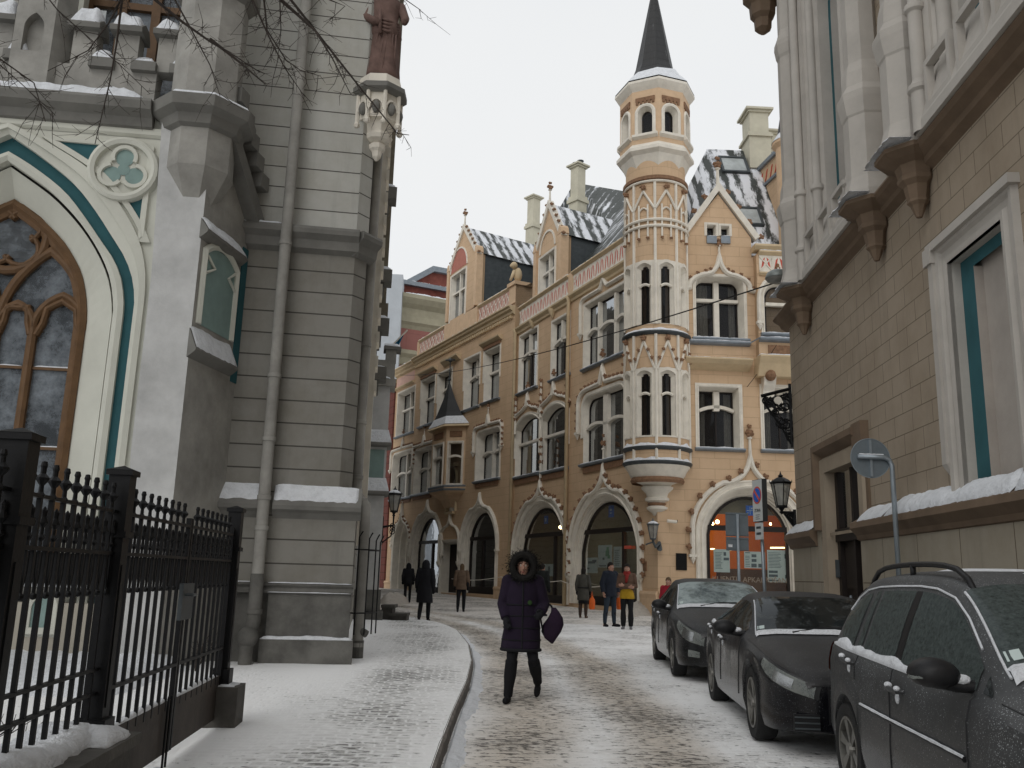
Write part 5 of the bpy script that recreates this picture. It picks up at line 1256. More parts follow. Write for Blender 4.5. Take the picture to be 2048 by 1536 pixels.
# drainpipe left of the pier
def pipe(pts, r, name='drainpipe', collars=(), m=None, elbow=None):
    mb = MB(); mb.tube(pts, r, 14)
    for z in collars:
        a = [p for p in pts]; 
        for p, q in zip(pts, pts[1:]):
            if min(p.z, q.z) <= z <= max(p.z, q.z) and abs(p.z-q.z) > .01:
                t = (z-p.z)/(q.z-p.z); c = p+(q-p)*t; mb.tube([c-Vector((0, 0, .035)), c-Vector((0, 0, .03)), c+Vector((0, 0, .03)), c+Vector((0, 0, .035))], [r, r*1.16, r*1.16, r], 14)
    if elbow is not None: mb.ball(elbow, r*1.55, 12, 8)
    return mb.build(name, m or M_grayp, GH, smooth=True, sm_angle=50)
up_ = LW.q(521, 1080, .2)[0]
b0 = LW.P(up_-.02, .0, .26); 
pipe([LW.P(up_, hz(1250, .2), .2), LW.P(up_, 4.9, .2), LW.P(up_, 5.0, .24), LW.P(up_, 6.2, .24), LW.P(up_, ZTOP, .2)], .088, collars=(hz(1000), hz(885), hz(760), hz(500), hz(160), hz(1060)))
pipe([LW.P(up_-.06, .02, .3), LW.P(up_-.06, hz(1290, .2), .3), LW.P(up_, hz(1245, .2), .22), LW.P(up_, hz(1150), .2)], .098, m=M_grayd, elbow=LW.P(up_-.05, hz(1275, .2), .3), collars=(hz(1225, .2),))
# drainpipe on the corner towards the street, inside an iron guard
pc = Vector((-2.30, 14.5, 0))
def pz(py): 
    d = ray(728, py); t = pc.y/d.y; return (CP+d*t).z
pcu = SW.P(1.1, 0, .16); 
pipe([Vector((pc.x, pc.y, .02)), Vector((pc.x, pc.y, pz(1050))), Vector((pc.x, pc.y, pz(1012))), Vector((pc.x-.17, pc.y, pz(985))), Vector((pc.x-.17, pc.y, pz(700))), Vector((pc.x-.17, pc.y, ZTOP))], .085, collars=(pz(1000), pz(955), pz(845), pz(690), pz(1290)))
mb = MB(); mb.tube([pc+Vector((0, 0, .0)), pc+Vector((0, 0, .45))], .098, 12); mb.tube([pc+Vector((0, 0, .62)), pc+Vector((.14, -.05, .55))], .06, 8); mb.build('drain_boot', M_grayd, GH)
# ---- street side seen at a grazing angle: strips, hoods, buttress
M_strip = plain('olive_stone', (.20, .175, .13), .85, .2, 3)
def sbox(mb, u0, u1, z0, z1, n0, n1): mb.fbox(SW, u0, u1, z0, z1, n0, n1)
yA = 6.3
mb = MB(); sbox(mb, yA, yA+.5, 7.7, ZTOP+1, 0, .36); sbox(mb, yA-.06, yA+.56, 7.5, 7.7, 0, .42); mb.build('pilaster', M_strip, GH)
mb = MB(); sbox(mb, 3.4, 3.9, 2, ZTOP, 0, .22)
for i in range(26): sbox(mb, 3.36, 3.94, 5+i*.5, 5.22+i*.5, .2, .27)
mb.build('carved_strip', M_trim, GH)
for zc, uu in ((7.9, 5.2), (6.7, 5.0), (9.9, 5.2), (5.6, 5.0)):
    mb = MB(); sbox(mb, uu, uu+.5, zc, zc+.28, 0, .46); sbox(mb, uu+.1, uu+.4, zc-.3, zc, 0, .3); hb = mb.build('hood_stop', M_graym, GH); snowcap(SW, hb, uu, uu+.5, zc+.28, .02, .45, .12)
bf = ground(763, 1246); BU = (bf-CE).dot(SW.d)
def bz(py, px=768): 
    d = ray(px, py); t = (bf.y+.1)/d.y; return (CP+d*t).z
bn = (Vector((( 773-1024)/FPX*25.0, 25.3, 0))-CE).dot(SW.n)
mb = MB(); sbox(mb, BU, BU+.9, .1, bz(1222), -.1, bn+.14); sbox(mb, BU+.06, BU+.85, bz(1222), bz(1180), -.1, bn+.06); mb.build('buttress_plinth', M_grayd, GH)
mb = MB(); sbox(mb, BU+.1, BU+.8, bz(1180), bz(768), -.1, bn); bt = mb.build('buttress', M_white, GH)
SWf = Fr(tuple(SW.P(BU+.1, 0, 0).xy), 8.6)
for py in (985, 888):
    z = bz(py); mb = MB(); rq4 = lambda a0, a1, nn, zz: [SW.P(a0, zz, -.1), SW.P(a0, zz, nn), SW.P(a1, zz, nn), SW.P(a1, zz, -.1)]
    mb.ring_loft([rq4(BU+.1, BU+.8, bn, z-.1), rq4(BU-.08, BU+.9, bn+.12, z-.06), rq4(BU-.08, BU+.9, bn+.13, z), rq4(BU+.1, BU+.8, bn-.01, z+.34)]); l_ = mb.build('buttress_ledge', M_graym, bt)
    mb = MB(); mb.ring_loft([rq4(BU-.07, BU+.89, bn+.12, z+.004), rq4(BU-.05, BU+.87, bn+.10, z+.11), rq4(BU+.07, BU+.82, bn+.02, z+.40)]); mb.build('snow_cap', M_snow, l_)
mb = MB(); mb.fbox(SWf, bn*.22, bn-.06, bz(965), bz(900), 0, .012); mb.build('buttress_panel', M_teall, bt)
mb = MB(); zt0, zt1 = bz(772), bz(722)
sbox(mb, BU-.05, BU+.95, zt0-.02, zt0+.18, -.1, bn+.14); sbox(mb, BU, BU+.9, zt0+.18, zt1, -.1, bn+.1); sbox(mb, BU-.02, BU+.3, zt1, zt1+.35, -.1, bn*.3); sbox(mb, BU+.1, BU+.5, zt1, zt1+.33, bn*.7, bn+.12)
tb = mb.build('buttress_top', M_grayp, bt)
mb = MB(); sbox(mb, BU-.1, BU+.4, zt1+.35, zt1+.45, -.1, bn*.4); sbox(mb, BU, BU+.6, zt1+.33, zt1+.42, bn*.6, bn+.25); mb.build('coping', M_graym, tb)
snowcap(SW, tb, BU-.08, BU+.4, zt1+.45, -.1, bn*.38, .2); snowcap(SW, tb, BU, BU+.55, zt1+.42, bn*.62, bn+.22, .16); snowcap(SW, tb, BU-.1, BU+.1, zt0+.18, .0, bn, .1)
# ---- corbelled console that carries the statue
sc_ = Vector((CE.x+.06, CE.y-.06, 0))
def sz(py): 
    d = ray(750, py); t = sc_.y/d.y; return (CP+d*t).z
def o8r(r, z): return [Vector((sc_.x+cos(pi/8+pi/4*i)*r, sc_.y+sin(pi/8+pi/4*i)*r, z)) for i in range(8)]
mb = MB(); mb.ring_loft([o8r(r, sz(py)) for r, py in ((.02, 322), (.07, 315), (.09, 305), (.13, 300), (.14, 292), (.1, 288), (.2, 283), (.22, 276), (.2, 270), (.26, 245), (.30, 225))])
mb.ring_loft([o8r(r, sz(py)) for r, py in ((.34, 250), (.34, 204), (.36, 200))])
cs = mb.build('console', M_trim, GH)
mb = MB()
for i in range(8):
    a = pi/4*i+pi/8; p = sc_+Vector((cos(a)*.37, sin(a)*.37, 0)); mb.tube([p+Vector((0, 0, sz(258))), p+Vector((0, 0, sz(200)))], .035, 6); mb.ball(p+Vector((0, 0, sz(260))), .06, 6, 4)
    a2 = a+pi/8; p2 = sc_+Vector((cos(a2)*.345, sin(a2)*.345, 0)); e = Vector((-sin(a2), cos(a2), 0))
    mb.tube([p2+e*.12*cos(t)+Vector((0, 0, sz(236)+.17*sin(t))) for t in [pi*k/8 for k in range(9)]], .025, 5)
mb.build('console_tracery', M_trim, cs)
mb = MB(); 
for i in range(8):
    a2 = pi/4*i+pi/4; p2 = sc_+Vector((cos(a2)*.338, sin(a2)*.338, sz(233))); mb.ball(p2, .07, 8, 6, (1, 1, 1.6))
mb.build('console_niche', M_graym, cs)
mb = MB(); mb.ring_loft([o8r(r, sz(py)) for r, py in ((.38, 203), (.47, 197), (.47, 188), (.40, 184))]); mb.build('console_ledge', M_graym, cs)
mb = MB(); mb.ring_loft([o8r(.40, sz(186)), o8r(.36, sz(167))]); mb.build('pedestal', M_trim, cs)
# statue: robed figure
sb = sc_+Vector((0, 0, sz(167)))
ST = tag(MB(), '', '') if False else None
mb = MB(); facing = atan2(-sb.y, -sb.x)
def sr(z, rx, ry, dx=0, dy=0, wob=0, seed=0):
    c, s_ = cos(facing+pi/2), sin(facing+pi/2); out_ = []
    for i in range(28):
        a = 2*pi*i/28; r = 1+wob*sin(a*5+seed)+wob*.6*sin(a*9+seed*2.3)
        x, y = cos(a)*rx*r+dx, sin(a)*ry*r+dy
        out_.append(sb+Vector((x*c-y*s_, x*s_+y*c, z)))
    return out_
mb.ring_loft([sr(z, rx, ry, dx, dy, w, sd) for z, rx, ry, dx, dy, w, sd in ((0, .30, .26, 0, 0, .07, 0), (.15, .29, .25, 0, 0, .08, .1), (.5, .26, .22, .01, .0, .07, .4), (.85, .245, .2, .02, 0, .06, .8), (.87, .27, .225, .02, 0, .05, .9), (1.1, .26, .21, .01, 0, .05, 1.3), (1.18, .22, .18, 0, 0, .03, 1.6), (1.35, .24, .19, 0, 0, .02, 2), (1.55, .27, .18, 0, 0, .01, 2), (1.63, .2, .13, 0, 0, 0, 2), (1.68, .08, .08, 0, 0, 0, 2), (1.76, .075, .08, 0, -.01, 0, 2), (1.83, .095, .11, 0, -.02, 0, 2), (1.93, .1, .12, 0, -.02, 0, 2), (2.02, .06, .07, 0, -.01, 0, 2))])
def sp_(x, y, z): c, s_ = cos(facing+pi/2), sin(facing+pi/2); return sb+Vector((x*c-y*s_, x*s_+y*c, z))
mb.tube([sp_(-.25, 0, 1.52), sp_(-.33, -.02, 1.22), sp_(-.2, -.2, 1.05), sp_(-.08, -.24, 1.0)], [.085, .085, .065, .05], 8); mb.tube([sp_(.25, 0, 1.52), sp_(.34, -.04, 1.25), sp_(.33, -.18, 1.1)], [.085, .08, .055], 8)
mb.tube([sp_(-.1, -.25, 1.25), sp_(-.07, -.24, .8)], [.03, .035], 6)
for k in range(7): mb.tube([sp_(-.2+.07*k, -.2+.02*abs(k-3), .02), sp_(-.16+.06*k, -.2+.015*abs(k-3), .5), sp_(-.1+.05*k, -.19, .84)], [.028, .022, .012], 5)
for k in range(4): mb.tube([sp_(.24, -.1, .95+.05*k), sp_(.05, -.23, .86+.07*k), sp_(-.2, -.14, .98+.06*k)], [.02, .03, .015], 5)
stt = mb.build('statue', M_stat, None, smooth=True, loc=(sb.x, sb.y, sb.z)); tag(stt, 'reddish sandstone statue of a robed figure standing on the corner console', 'statue')
LOC['statue'] = Vector(sb)

# ---- porch wing with the big pointed window
PF = Fr((-4.5, 12.2), 7)
def pq(px, py, n=0): return PF.q(px, py, n)
uC = pq(20, 258)[0]
def contour(pts, n, zbot=.75):
    R = [pq(x, y, n) for x, y in pts]; R[0] = (uC, R[0][1])
    uj = sum(u for u, z in R[-2:])/2
    R = [(u, z) for u, z in R if True]; R.append((R[-1][0], zbot))
    # smooth resample (Catmull-Rom) except the straight jamb
    out_ = []
    for i in range(len(R)-2):
        p0, p1, p2, p3 = R[max(0, i-1)], R[i], R[i+1], R[i+2] if i+2 < len(R)-1 else R[i+1]
        for k in range(5):
            t = k/5; out_.append(tuple(.5*((2*p1[j])+(-p0[j]+p2[j])*t+(2*p0[j]-5*p1[j]+4*p2[j]-p3[j])*t*t+(-p0[j]+3*p1[j]-3*p2[j]+p3[j])*t**3) for j in (0, 1)))
    out_ += [R[-2], R[-1]]
    return out_
def sym(cn): return [(u, z) for u, z in reversed(cn)] + [(2*uC-u, z) for u, z in cn[1:]]
CA = contour([(18, 249), (61, 268), (115, 298), (179, 340), (220, 383), (250, 424), (274, 468), (288, 512), (293, 560), (290, 607)], 0)
CB = contour([(18, 272), (78, 311), (146, 366), (190, 420), (225, 474), (253, 520), (268, 565), (271, 607)], -.06)
CC_ = contour([(20, 305), (68, 335), (129, 383), (169, 433), (203, 483), (228, 520), (244, 562), (249, 614)], -.1)
CD = contour([(20, 325), (68, 359), (102, 384), (135, 416), (169, 456), (202, 508), (223, 560), (230, 618)], -.15)
CE_ = contour([(20, 402), (60, 424), (85, 443), (125, 484), (148, 520), (163, 553), (171, 598), (172, 637)], -.5)
n_ = min(len(CA), 99)
def resample(c, k=40):
    L = [0]
    for a, b in zip(c, c[1:]): L.append(L[-1]+hypot(a[0]-b[0], a[1]-b[1]))
    o_ = []; j = 0
    for i in range(k+1):
        s_ = L[-1]*i/k
        while j < len(L)-2 and L[j+1] < s_: j += 1
        t = (s_-L[j])/max(1e-9, L[j+1]-L[j]); o_.append((c[j][0]+(c[j+1][0]-c[j][0])*t, c[j][1]+(c[j+1][1]-c[j][1])*t))
    return o_
def arcfull(c): return sym(resample(c))
FA, FB, FC, FD, FE = [arcfull(c) for c in (CA, CB, CC_, CD, CE_)]
def P_(c, n): return [PF.P(u, z, n) for u, z in c]
aw = MB(); aw.strip(P_(FA, 0.0), P_(FA, .06)); aw.strip(P_(FA, .06), P_([(a[0]*.5+b[0]*.5, a[1]*.5+b[1]*.5) for a, b in zip(FA, FB)], .075)); aw.strip(P_([(a[0]*.5+b[0]*.5, a[1]*.5+b[1]*.5) for a, b in zip(FA, FB)], .03), P_(FB, .0)); aw.strip(P_([(a[0]*.5+b[0]*.5, a[1]*.5+b[1]*.5) for a, b in zip(FA, FB)], .075), P_([(a[0]*.5+b[0]*.5, a[1]*.5+b[1]*.5) for a, b in zip(FA, FB)], .03)); aw.strip(P_(FB, .0), P_(FB, -.13))
arch = aw.build('window_arch', M_cream, GH)
mb = MB(); mb.strip(P_(FB, -.12), P_(FC, -.12)); mb.build('teal_band', M_teal, arch)
mb = MB(); mid = [(a[0]*.5+b[0]*.5, a[1]*.5+b[1]*.5) for a, b in zip(FC, FD)]
mb.strip(P_(FC, -.13), P_(FC, -.06)); mb.strip(P_(FC, -.06), P_(mid, -.04)); mb.strip(P_(mid, -.04), P_(FD, -.08)); mb.strip(P_(FD, -.08), P_(FD, -.3)); mb.build('arch_roll', M_cream, arch)
FD2 = [(a[0]*.9+b[0]*.1, a[1]*.9+b[1]*.1) for a, b in zip(FD, FE)]
mb = MB(); mb.strip(P_(FD, -.25), P_(FD2, -.25)); mb.build('groove', M_void, arch)
mb = MB(); mb.strip(P_(FD2, -.28), P_(FD2, -.2)); mb.strip(P_(FD2, -.2), P_(FE, -.5)); mb.build('splay', M_cream, arch)
# timber tracery window
wz0 = .75
mb = MB(); mb.sweep(PF, [FE[0]]+FE[1:], ((.02, -.6), (.02, -.46), (-.05, -.42), (-.1, -.47), (-.16, -.5), (-.16, -.6)))
hwE = FE[0][0]-uC
def bar(pts, w=.06, n0=-.62, n1=-.47):
    mb.sweep(PF, pts, ((-w, n0), (-w, n1-.03), (-w*.3, n1), (w*.3, n1), (w, n1-.03), (w, n0)))
zsp = pq(100, 640)[1]
mus = [-.41, 0, .41]
for m_ in mus: bar([(uC+hwE*m_, wz0), (uC+hwE*m_, zsp)])
edges = [-1, -.41, 0, .41, 1]
for a, b in zip(edges, edges[1:]):
    o_ = outline(uC+hwE*a, uC+hwE*b, 0, zsp+hwE*(b-a)*.72, hwE*(b-a)*.72, 8, 'pointed'); bar(upper(o_)[1:-1], .05)
    # cusped head
    c = uC+hwE*(a+b)/2; r = hwE*(b-a)*.3; bar([(c+r*1.45, zsp-.1), (c+r*1.1, zsp+.08), (c+r*.95, zsp+.3), (c, zsp+r*2.0), (c-r*.95, zsp+.3), (c-r*1.1, zsp+.08), (c-r*1.45, zsp-.1)], .04)
for s_ in (-1, 1):
    o_ = outline(uC+min(0, s_)*hwE, uC+max(0, s_)*hwE, 0, zsp+hwE*.98, hwE*.98, 10, 'pointed'); bar(upper(o_)[1:-1], .06)
rc0 = (uC, zsp+hwE*1.12); bar([(rc0[0]+.42*hwE*cos(t), rc0[1]+.42*hwE*sin(t)) for t in [2*pi*i/24 for i in range(25)]], .06)
for k in range(4):
    a = pi/4+pi/2*k; bar([(rc0[0]+.21*hwE*cos(a)+.2*hwE*cos(t), rc0[1]+.21*hwE*sin(a)+.2*hwE*sin(t)) for t in [a-1.9+3.8*i/10 for i in range(11)]], .035)
tw_ = mb.build('tracery_window', M_wood, GH)
mb = MB()
for z in (pq(100, 722)[1], pq(80, 887)[1]): mb.fbox(PF, uC-hwE+.1, uC+hwE-.1, z-.02, z+.02, -.6, -.53)
mb.build('glazing_bar', M_wood, tw_)
for z in (pq(100, 722)[1], pq(80, 887)[1]):
    for a, b in zip(edges, edges[1:]): snowcap(PF, tw_, uC+hwE*a+.08, uC+hwE*b-.08, z+.02, -.58, -.53, .025)
mb = MB(); mb.face(PF, FE, n=-.57); mb.build('pane', M_frost, tw_)
mb = MB(); mb.face(PF, FE, n=-1.4); mb.build('room', M_void, tw_)
# wall of the porch with spandrel
zc = pq(100, 200)[1]; ur = pq(325, 260)[0]; urw = ur+.25; uLft = -9.0
mb = MB(); mb.face(PF, [(uLft, -.2)]+[(2*uC-FA[0][0], -.2), (2*uC-FA[0][0], .75)]+[p for p in reversed(FA)][0:] + [(FA[0][0], -.2), (urw, -.2), (urw, zc), (uLft, zc)], n=0)
mb.build('porch_wall', M_cream, GH)
zf0, zf1 = pq(200, 272)[1], pq(200, 210)[1]
mb = MB(); mb.sweep(PF, [(uLft, zc-.02), (ur+.02, zc-.02)], ((0, 0), (0, .05), (.1, .06), (.16, .0), (.3, -.0), (.32, .05), (.42, .05), (.46, .01))); mb.build('frieze', M_cream, GH)
# teal spandrel panel with the roundel
rq = pq(249, 342); rr_ = abs(pq(313, 342)[0]-rq[0])
rs_ = resample(CA, 60); sp_pts = [p for p in rs_ if pq(120, 283)[1] >= p[1] >= pq(290, 500)[1]]
sp_in = [(u+.1, z+.02) for u, z in sp_pts]
tri = sp_in+[(ur-.12, sp_in[-1][1]-.0), (ur-.12, sp_in[0][1])]
mb = MB(); mb.face(PF, tri, n=.012); spd = mb.build('spandrel', M_teal, GH)
mb = MB(); mb.sweep(PF, [tri[-1], tri[0]]+tri[1:], ((-.03, 0), (-.03, .05), (.05, .06), (.06, 0)), closed=True)
mb.build('spandrel_frame', M_cream, spd)
mb = MB(); circ = [(rq[0]+rr_*cos(t), rq[1]+rr_*sin(t)) for t in [2*pi*i/36 for i in range(36)]]
mb.face(PF, circ, n=.03); mb.sweep(PF, circ, ((-.14*rr_, .03), (-.12*rr_, .1), (.0, .12), (.1*rr_, .1), (.16*rr_, .0)), closed=True)
for k in range(3):
    a = pi/2+2*pi*k/3; c = (rq[0]+.42*rr_*cos(a), rq[1]+.42*rr_*sin(a))
    mb.sweep(PF, [(c[0]+.36*rr_*cos(t), c[1]+.36*rr_*sin(t)) for t in [a-2.0+4.0*i/14 for i in range(15)]], ((-.08*rr_, .03), (-.06*rr_, .08), (.06*rr_, .08), (.08*rr_, .03)))
mb.build('roundel', M_cream, spd)
mb = MB()
for k in range(3):
    a = pi/2+2*pi*k/3; c = (rq[0]+.42*rr_*cos(a), rq[1]+.42*rr_*sin(a)); mb.face(PF, [(c[0]+.30*rr_*cos(t), c[1]+.30*rr_*sin(t)) for t in [2*pi*i/16 for i in range(16)]], n=.04+.001*k)
mb.face(PF, [(rq[0]+.2*rr_*cos(t), rq[1]+.2*rr_*sin(t)) for t in [2*pi*i/12 for i in range(12)]], n=.045)
mb.build('trefoil', M_teall, spd)
# corner buttress of the porch
bl = [pq(325, 225, .12), pq(303, 546, .12), pq(262, 900, .12), pq(238, 1325, .12)]; br_ = [pq(352, 1325, .12), pq(346, 1000, .12), pq(366, 560, .12), pq(370, 350, .12), pq(372, 225, .12)]
zb0 = .2
A_ = PF.P(br_[1][0], 0, .12); Bp = LW.w(462, 850, 0)
BSd = Vector((Bp.x-A_.x, Bp.y-A_.y, 0)); BS = Fr((A_.x, A_.y), math.degrees(atan2(BSd.y, BSd.x))); LB = BSd.length
mb = MB(); mb.prism(PF, [(bl[3][0], zb0-.3), (br_[1][0], zb0-.3), (br_[1][0], br_[3][1]), (br_[4][0], br_[4][1]), bl[0], bl[1], bl[2]], -.3, .12); mb.build('buttress', M_white, GH)
zt_b = br_[4][1]
mb = MB(); mb.face(BS, outline(0, LB+.2, zb0-.3, zt_b), n=.0); sf = mb.build('buttress_side', M_grayp, GH)
for (px0, py0), hh in (((375, 690), .3), ((378, 432), .18)):
    z = BS.q(px0, py0, .1)[1]
    mb = MB(); mb.add([BS.P(u, zz, n) for u in (-.05, LB*.86) for zz, n in ((z-.12, 0), (z-.08, .06), (z-.03, .12), (z, .13), (z+hh, .0))], [(i, i+1, i+6, i+5) for i in range(4)]+[tuple(range(5)), tuple(range(5, 10))]); l_ = mb.build('buttress_ledge', M_graym, sf)
    snowcap(BS, l_, -.02, LB*.84, z+.012, 0, .128, .07, z_back=z+hh+.01)
zp0, zp1 = BS.q(400, 650, .0)[1], BS.q(400, 470, 0)[1]
mb = MB(); oo = outline(LB*.12, LB*.78, zp0, zp1, .18, 8); mb.face(BS, oo, n=.008); pn = mb.build('buttress_panel', M_teall, sf)
mb = MB(); mb.sweep(BS, upper(oo), ((-.03, .0), (-.03, .03), (.03, .06), (.08, .03), (.08, 0))); cc = LB*.45
for s_ in (-1, 1): mb.tube([BS.P(cc+s_*LB*.33, zp1-.5, .02), BS.P(cc+s_*LB*.15, zp1-.36, .03), BS.P(cc+s_*LB*.3, zp1-.22, .02)], .025, 5)
mb.build('panel_frame', M_cream, pn)
mb = MB(); mb.fbox(BS, LB*.88, LB+.1, zp0-.6, zp1+.3, 0, .02); mb.build('teal_strip', M_teal, sf)
# big snow ledge round the porch, then the battlemented parapet and octagonal turret
zg = pq(150, 196, .25)[1]
lp = ((0, -.3), (0, .28), (.05, .3), (.16, .27), (.24, .14), (.36, .1), (.4, 0), (.4, -.3))
ot = PF.P(pq(402, 250)[0], 0, -.15); ro_ = .50
mb = MB(); mb.sweep(PF, [(uLft, zg+.08), (ur-.12, zg+.08)], lp)
def oct2(r, z, k=8): return [Vector((ot.x+cos(radians(7)+pi/8+pi/4*i)*r, ot.y+sin(radians(7)+pi/8+pi/4*i)*r, z)) for i in range(8)]
mb.ring_loft([oct2(ro_+.0, zg-.32), oct2(ro_+.08, zg-.28), oct2(ro_+.12, zg-.15), oct2(ro_+.25, zg-.08), oct2(ro_+.28, zg+.08), oct2(ro_, zg+.16)])
gl = mb.build('ledge', M_graym, GH); snowcap(PF, gl, uLft, ur-.25, zg+.08, 0, .29, .2)
mb = MB(); rr0 = [oct2(ro_+.26, zg+.085), oct2(ro_+.22, zg+.14), oct2(ro_*.95, zg+.2)]; mb.ring_loft(rr0, cap=False); mb.build('snow_cap', M_snow, gl)
# raking parapet of the porch side, stepped caps with snow
zr1 = LW.q(512, 448, .2)[1]
mb = MB(); mb.prism(BS, [(.15, zg-.2), (LB+.15, zr1-.25), (LB+.15, zr1+.05), (.15, zg+.1)], -.15, .22); mb.prism(BS, [(.15, zg+.1), (LB+.15, zr1+.05), (LB+.15, zr1+.7), (.15, zg+.9)], -.3, .02); rk = mb.build('raking_parapet', M_graym, GH)
for i in range(5):
    t = (i+.4)/5; u = .3+(LB-.3)*t; z = zg+(zr1-zg)*t+.45
    mb = MB(); mb.fbox(BS, u-.12, u+.14, z, z+.24, -.3, .26); sc0 = mb.build('step_cap', M_graym, rk); snowcap(BS, sc0, u-.11, u+.13, z+.24, -.2, .24, .12)
mb = MB(); mb.ring_loft([oct2(ro_*.55, pq(380, 405)[1]), oct2(ro_, pq(380, 345)[1]), oct2(ro_, ZTOP)]); mb.build('octagon_turret', M_grayp, GH)
ztt = pq(470, 0)[1]
mb = MB(); mb.ring_loft([oct2(ro_, ztt-.1), oct2(ro_+.16, ztt+.08), oct2(ro_+.16, ztt+.3), oct2(ro_, ztt+.4)]); mb.build('turret_band', M_graym, GH)
zg1 = pq(180, 125)[1]; zm = pq(240, 62)[1]
mb = MB(); mb.fbox(PF, uLft, ur-.2, zg, zg1, -.35, -.08); pm = mb.build('parapet', M_grayp, GH)
mer = [(137, 200), (222, 285), (310, 362)]
us_ = [(pq(a, 60)[0], pq(b, 60)[0]) for a, b in mer]; wm = us_[0][1]-us_[0][0]; st_ = us_[1][0]-us_[0][0]
us_ = [(us_[0][0]-st_*k, us_[0][0]-st_*k+wm) for k in range(4, 0, -1) if k > 1] + us_
for i, (a, b) in enumerate(us_):
    mb = MB(); mb.fbox(PF, a+.05, b-.05, zg1, zm, -.33, -.08); me_ = mb.build('merlon', M_grayp, pm)
    mb = MB(); mb.add([PF.P(u, z, n) for u in (a-.01, b+.01) for z, n in ((zm, -.4), (zm, .04), (zm+.07, .06), (zm+.2, -.1), (zm+.2, -.3), (zm+.07, -.4))], [(i_, (i_+1) % 6, (i_+1) % 6+6, i_+6) for i_ in range(6)]+[tuple(range(6)), tuple(range(6, 12))]); cp_ = mb.build('coping', M_graym, me_)
    snowcap(PF, cp_, a+.02, b-.02, zm+.1, -.38, .04, .36)
    mb = MB(); g0_, g1_ = b-.06, b+st_-wm+.06
    mb.fbox(PF, g0_-.04, g1_+.04, zg1-.05, zg1+.1, -.4, .02); gcp = mb.build('coping', M_graym, pm); snowcap(PF, gcp, g0_, g1_, zg1+.1, -.38, .02, .3)
# left turret of the parapet with a lancet niche
tu0, tu1 = pq(25, 100)[0], pq(105, 100)[0]
ol = outline((tu0+tu1)/2-.14, (tu0+tu1)/2+.14, pq(60, 105)[1], pq(60, 28)[1], .25, 6, 'pointed')
mb = MB(); mb.face(PF, outline(tu0, tu1, zg, ZTOP-5), [ol], n=.06); mb.quad(PF.P(tu1, zg, .06), PF.P(tu1, ZTOP-5, .06), PF.P(tu1+.15, ZTOP-5, -.3), PF.P(tu1+.15, zg, -.3)); mb.strip([PF.P(a, b, .06) for a, b in ol], [PF.P(a, b, -.08) for a, b in ol], closed=True); mb.face(PF, ol, n=-.08)
mb.build('lancet_turret', M_grayp, pm)
# upper window of the hall behind the parapet
uw0, uw1 = LW.q(165, 60)[0], LW.q(372, 60)[0]; zw0 = LW.q(250, 100)[1]-1.5; zw1 = ZTOP-1.5
UH = Fr(tuple(LW.P(0, 0, .25).xy), 8.6)
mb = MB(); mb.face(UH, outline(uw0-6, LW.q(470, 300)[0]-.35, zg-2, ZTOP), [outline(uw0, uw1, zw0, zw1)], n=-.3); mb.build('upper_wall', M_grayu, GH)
mb = MB(); mb.fbox(UH, uw0-.25, uw0-.12, zw0, zw1, -.28, -.2); mb.build('teal_strip', M_teal, GH)
mb = MB(); mb.fbox(UH, uw0-.12, uw0, zw0, zw1, -.4, -.15); mb.fbox(UH, uw1, uw1+.12, zw0, zw1, -.4, -.15); mb.build('window_jamb', M_cream, GH)
mb = MB(); k = 3
for i in range(k+1): u = uw0+(uw1-uw0)*i/k; mb.fbox(UH, u-.07, u+.07, zw0, zw1, -.5, -.36)
for z in (LW.q(250, 2)[1], LW.q(250, 2)[1]+2.2): mb.fbox(UH, uw0, uw1, z-.06, z+.06, -.5, -.37)
uw = mb.build('upper_window', M_wood, GH); mb = MB(); mb.quad(*[UH.P(u, z, -.45) for u, z in ((uw0, zw0), (uw1, zw0), (uw1, zw1), (uw0, zw1))]); mb.build('pane', M_frost, uw)
mb = MB(); mb.quad(*[UH.P(u, z, -1.2) for u, z in ((uw0, zw0), (uw1, zw0), (uw1, zw1), (uw0, zw1))]); mb.build('room', M_void, uw)
# foot of the porch wall: sill with snow, blind panel, plinth
zs_ = pq(100, 1040)[1]; zs2 = pq(150, 1175)[1]
for z, d in ((zs_, .18), (zs2, .1), (pq(150, 1115)[1], .14)):
    mb = straight(PF, uLft, bl[3][0], z, ((0, -.1), (0, d), (.05, d), (.1, d*.5), (.12, -.1))); s_ = mb.build('sill', M_graym, GH); snowcap(PF, s_, uLft, bl[3][0]-.05, z, 0, d, .05)
mb = MB(); mb.fbox(PF, uLft, bl[3][0], -.3, zs2-.2, -.2, .02); mb.build('porch_plinth', M_rlow if False else plain('grey_fawn_plinth', (.40, .37, .31), .85, .12, 1.4), GH)
op = outline(pq(57, 1255)[0], pq(103, 1255)[0], pq(80, 1258)[1], pq(80, 1188)[1], .18, 6, 'pointed')
mb = MB(); mb.face(PF, op, n=.03); pnl = mb.build('blind_panel', M_teall, GH); mb = MB(); mb.sweep(PF, op, ((-.02, .02), (-.02, .06), (.06, .07), (.1, .02)), closed=True); mb.build('panel_frame', M_cream, pnl)
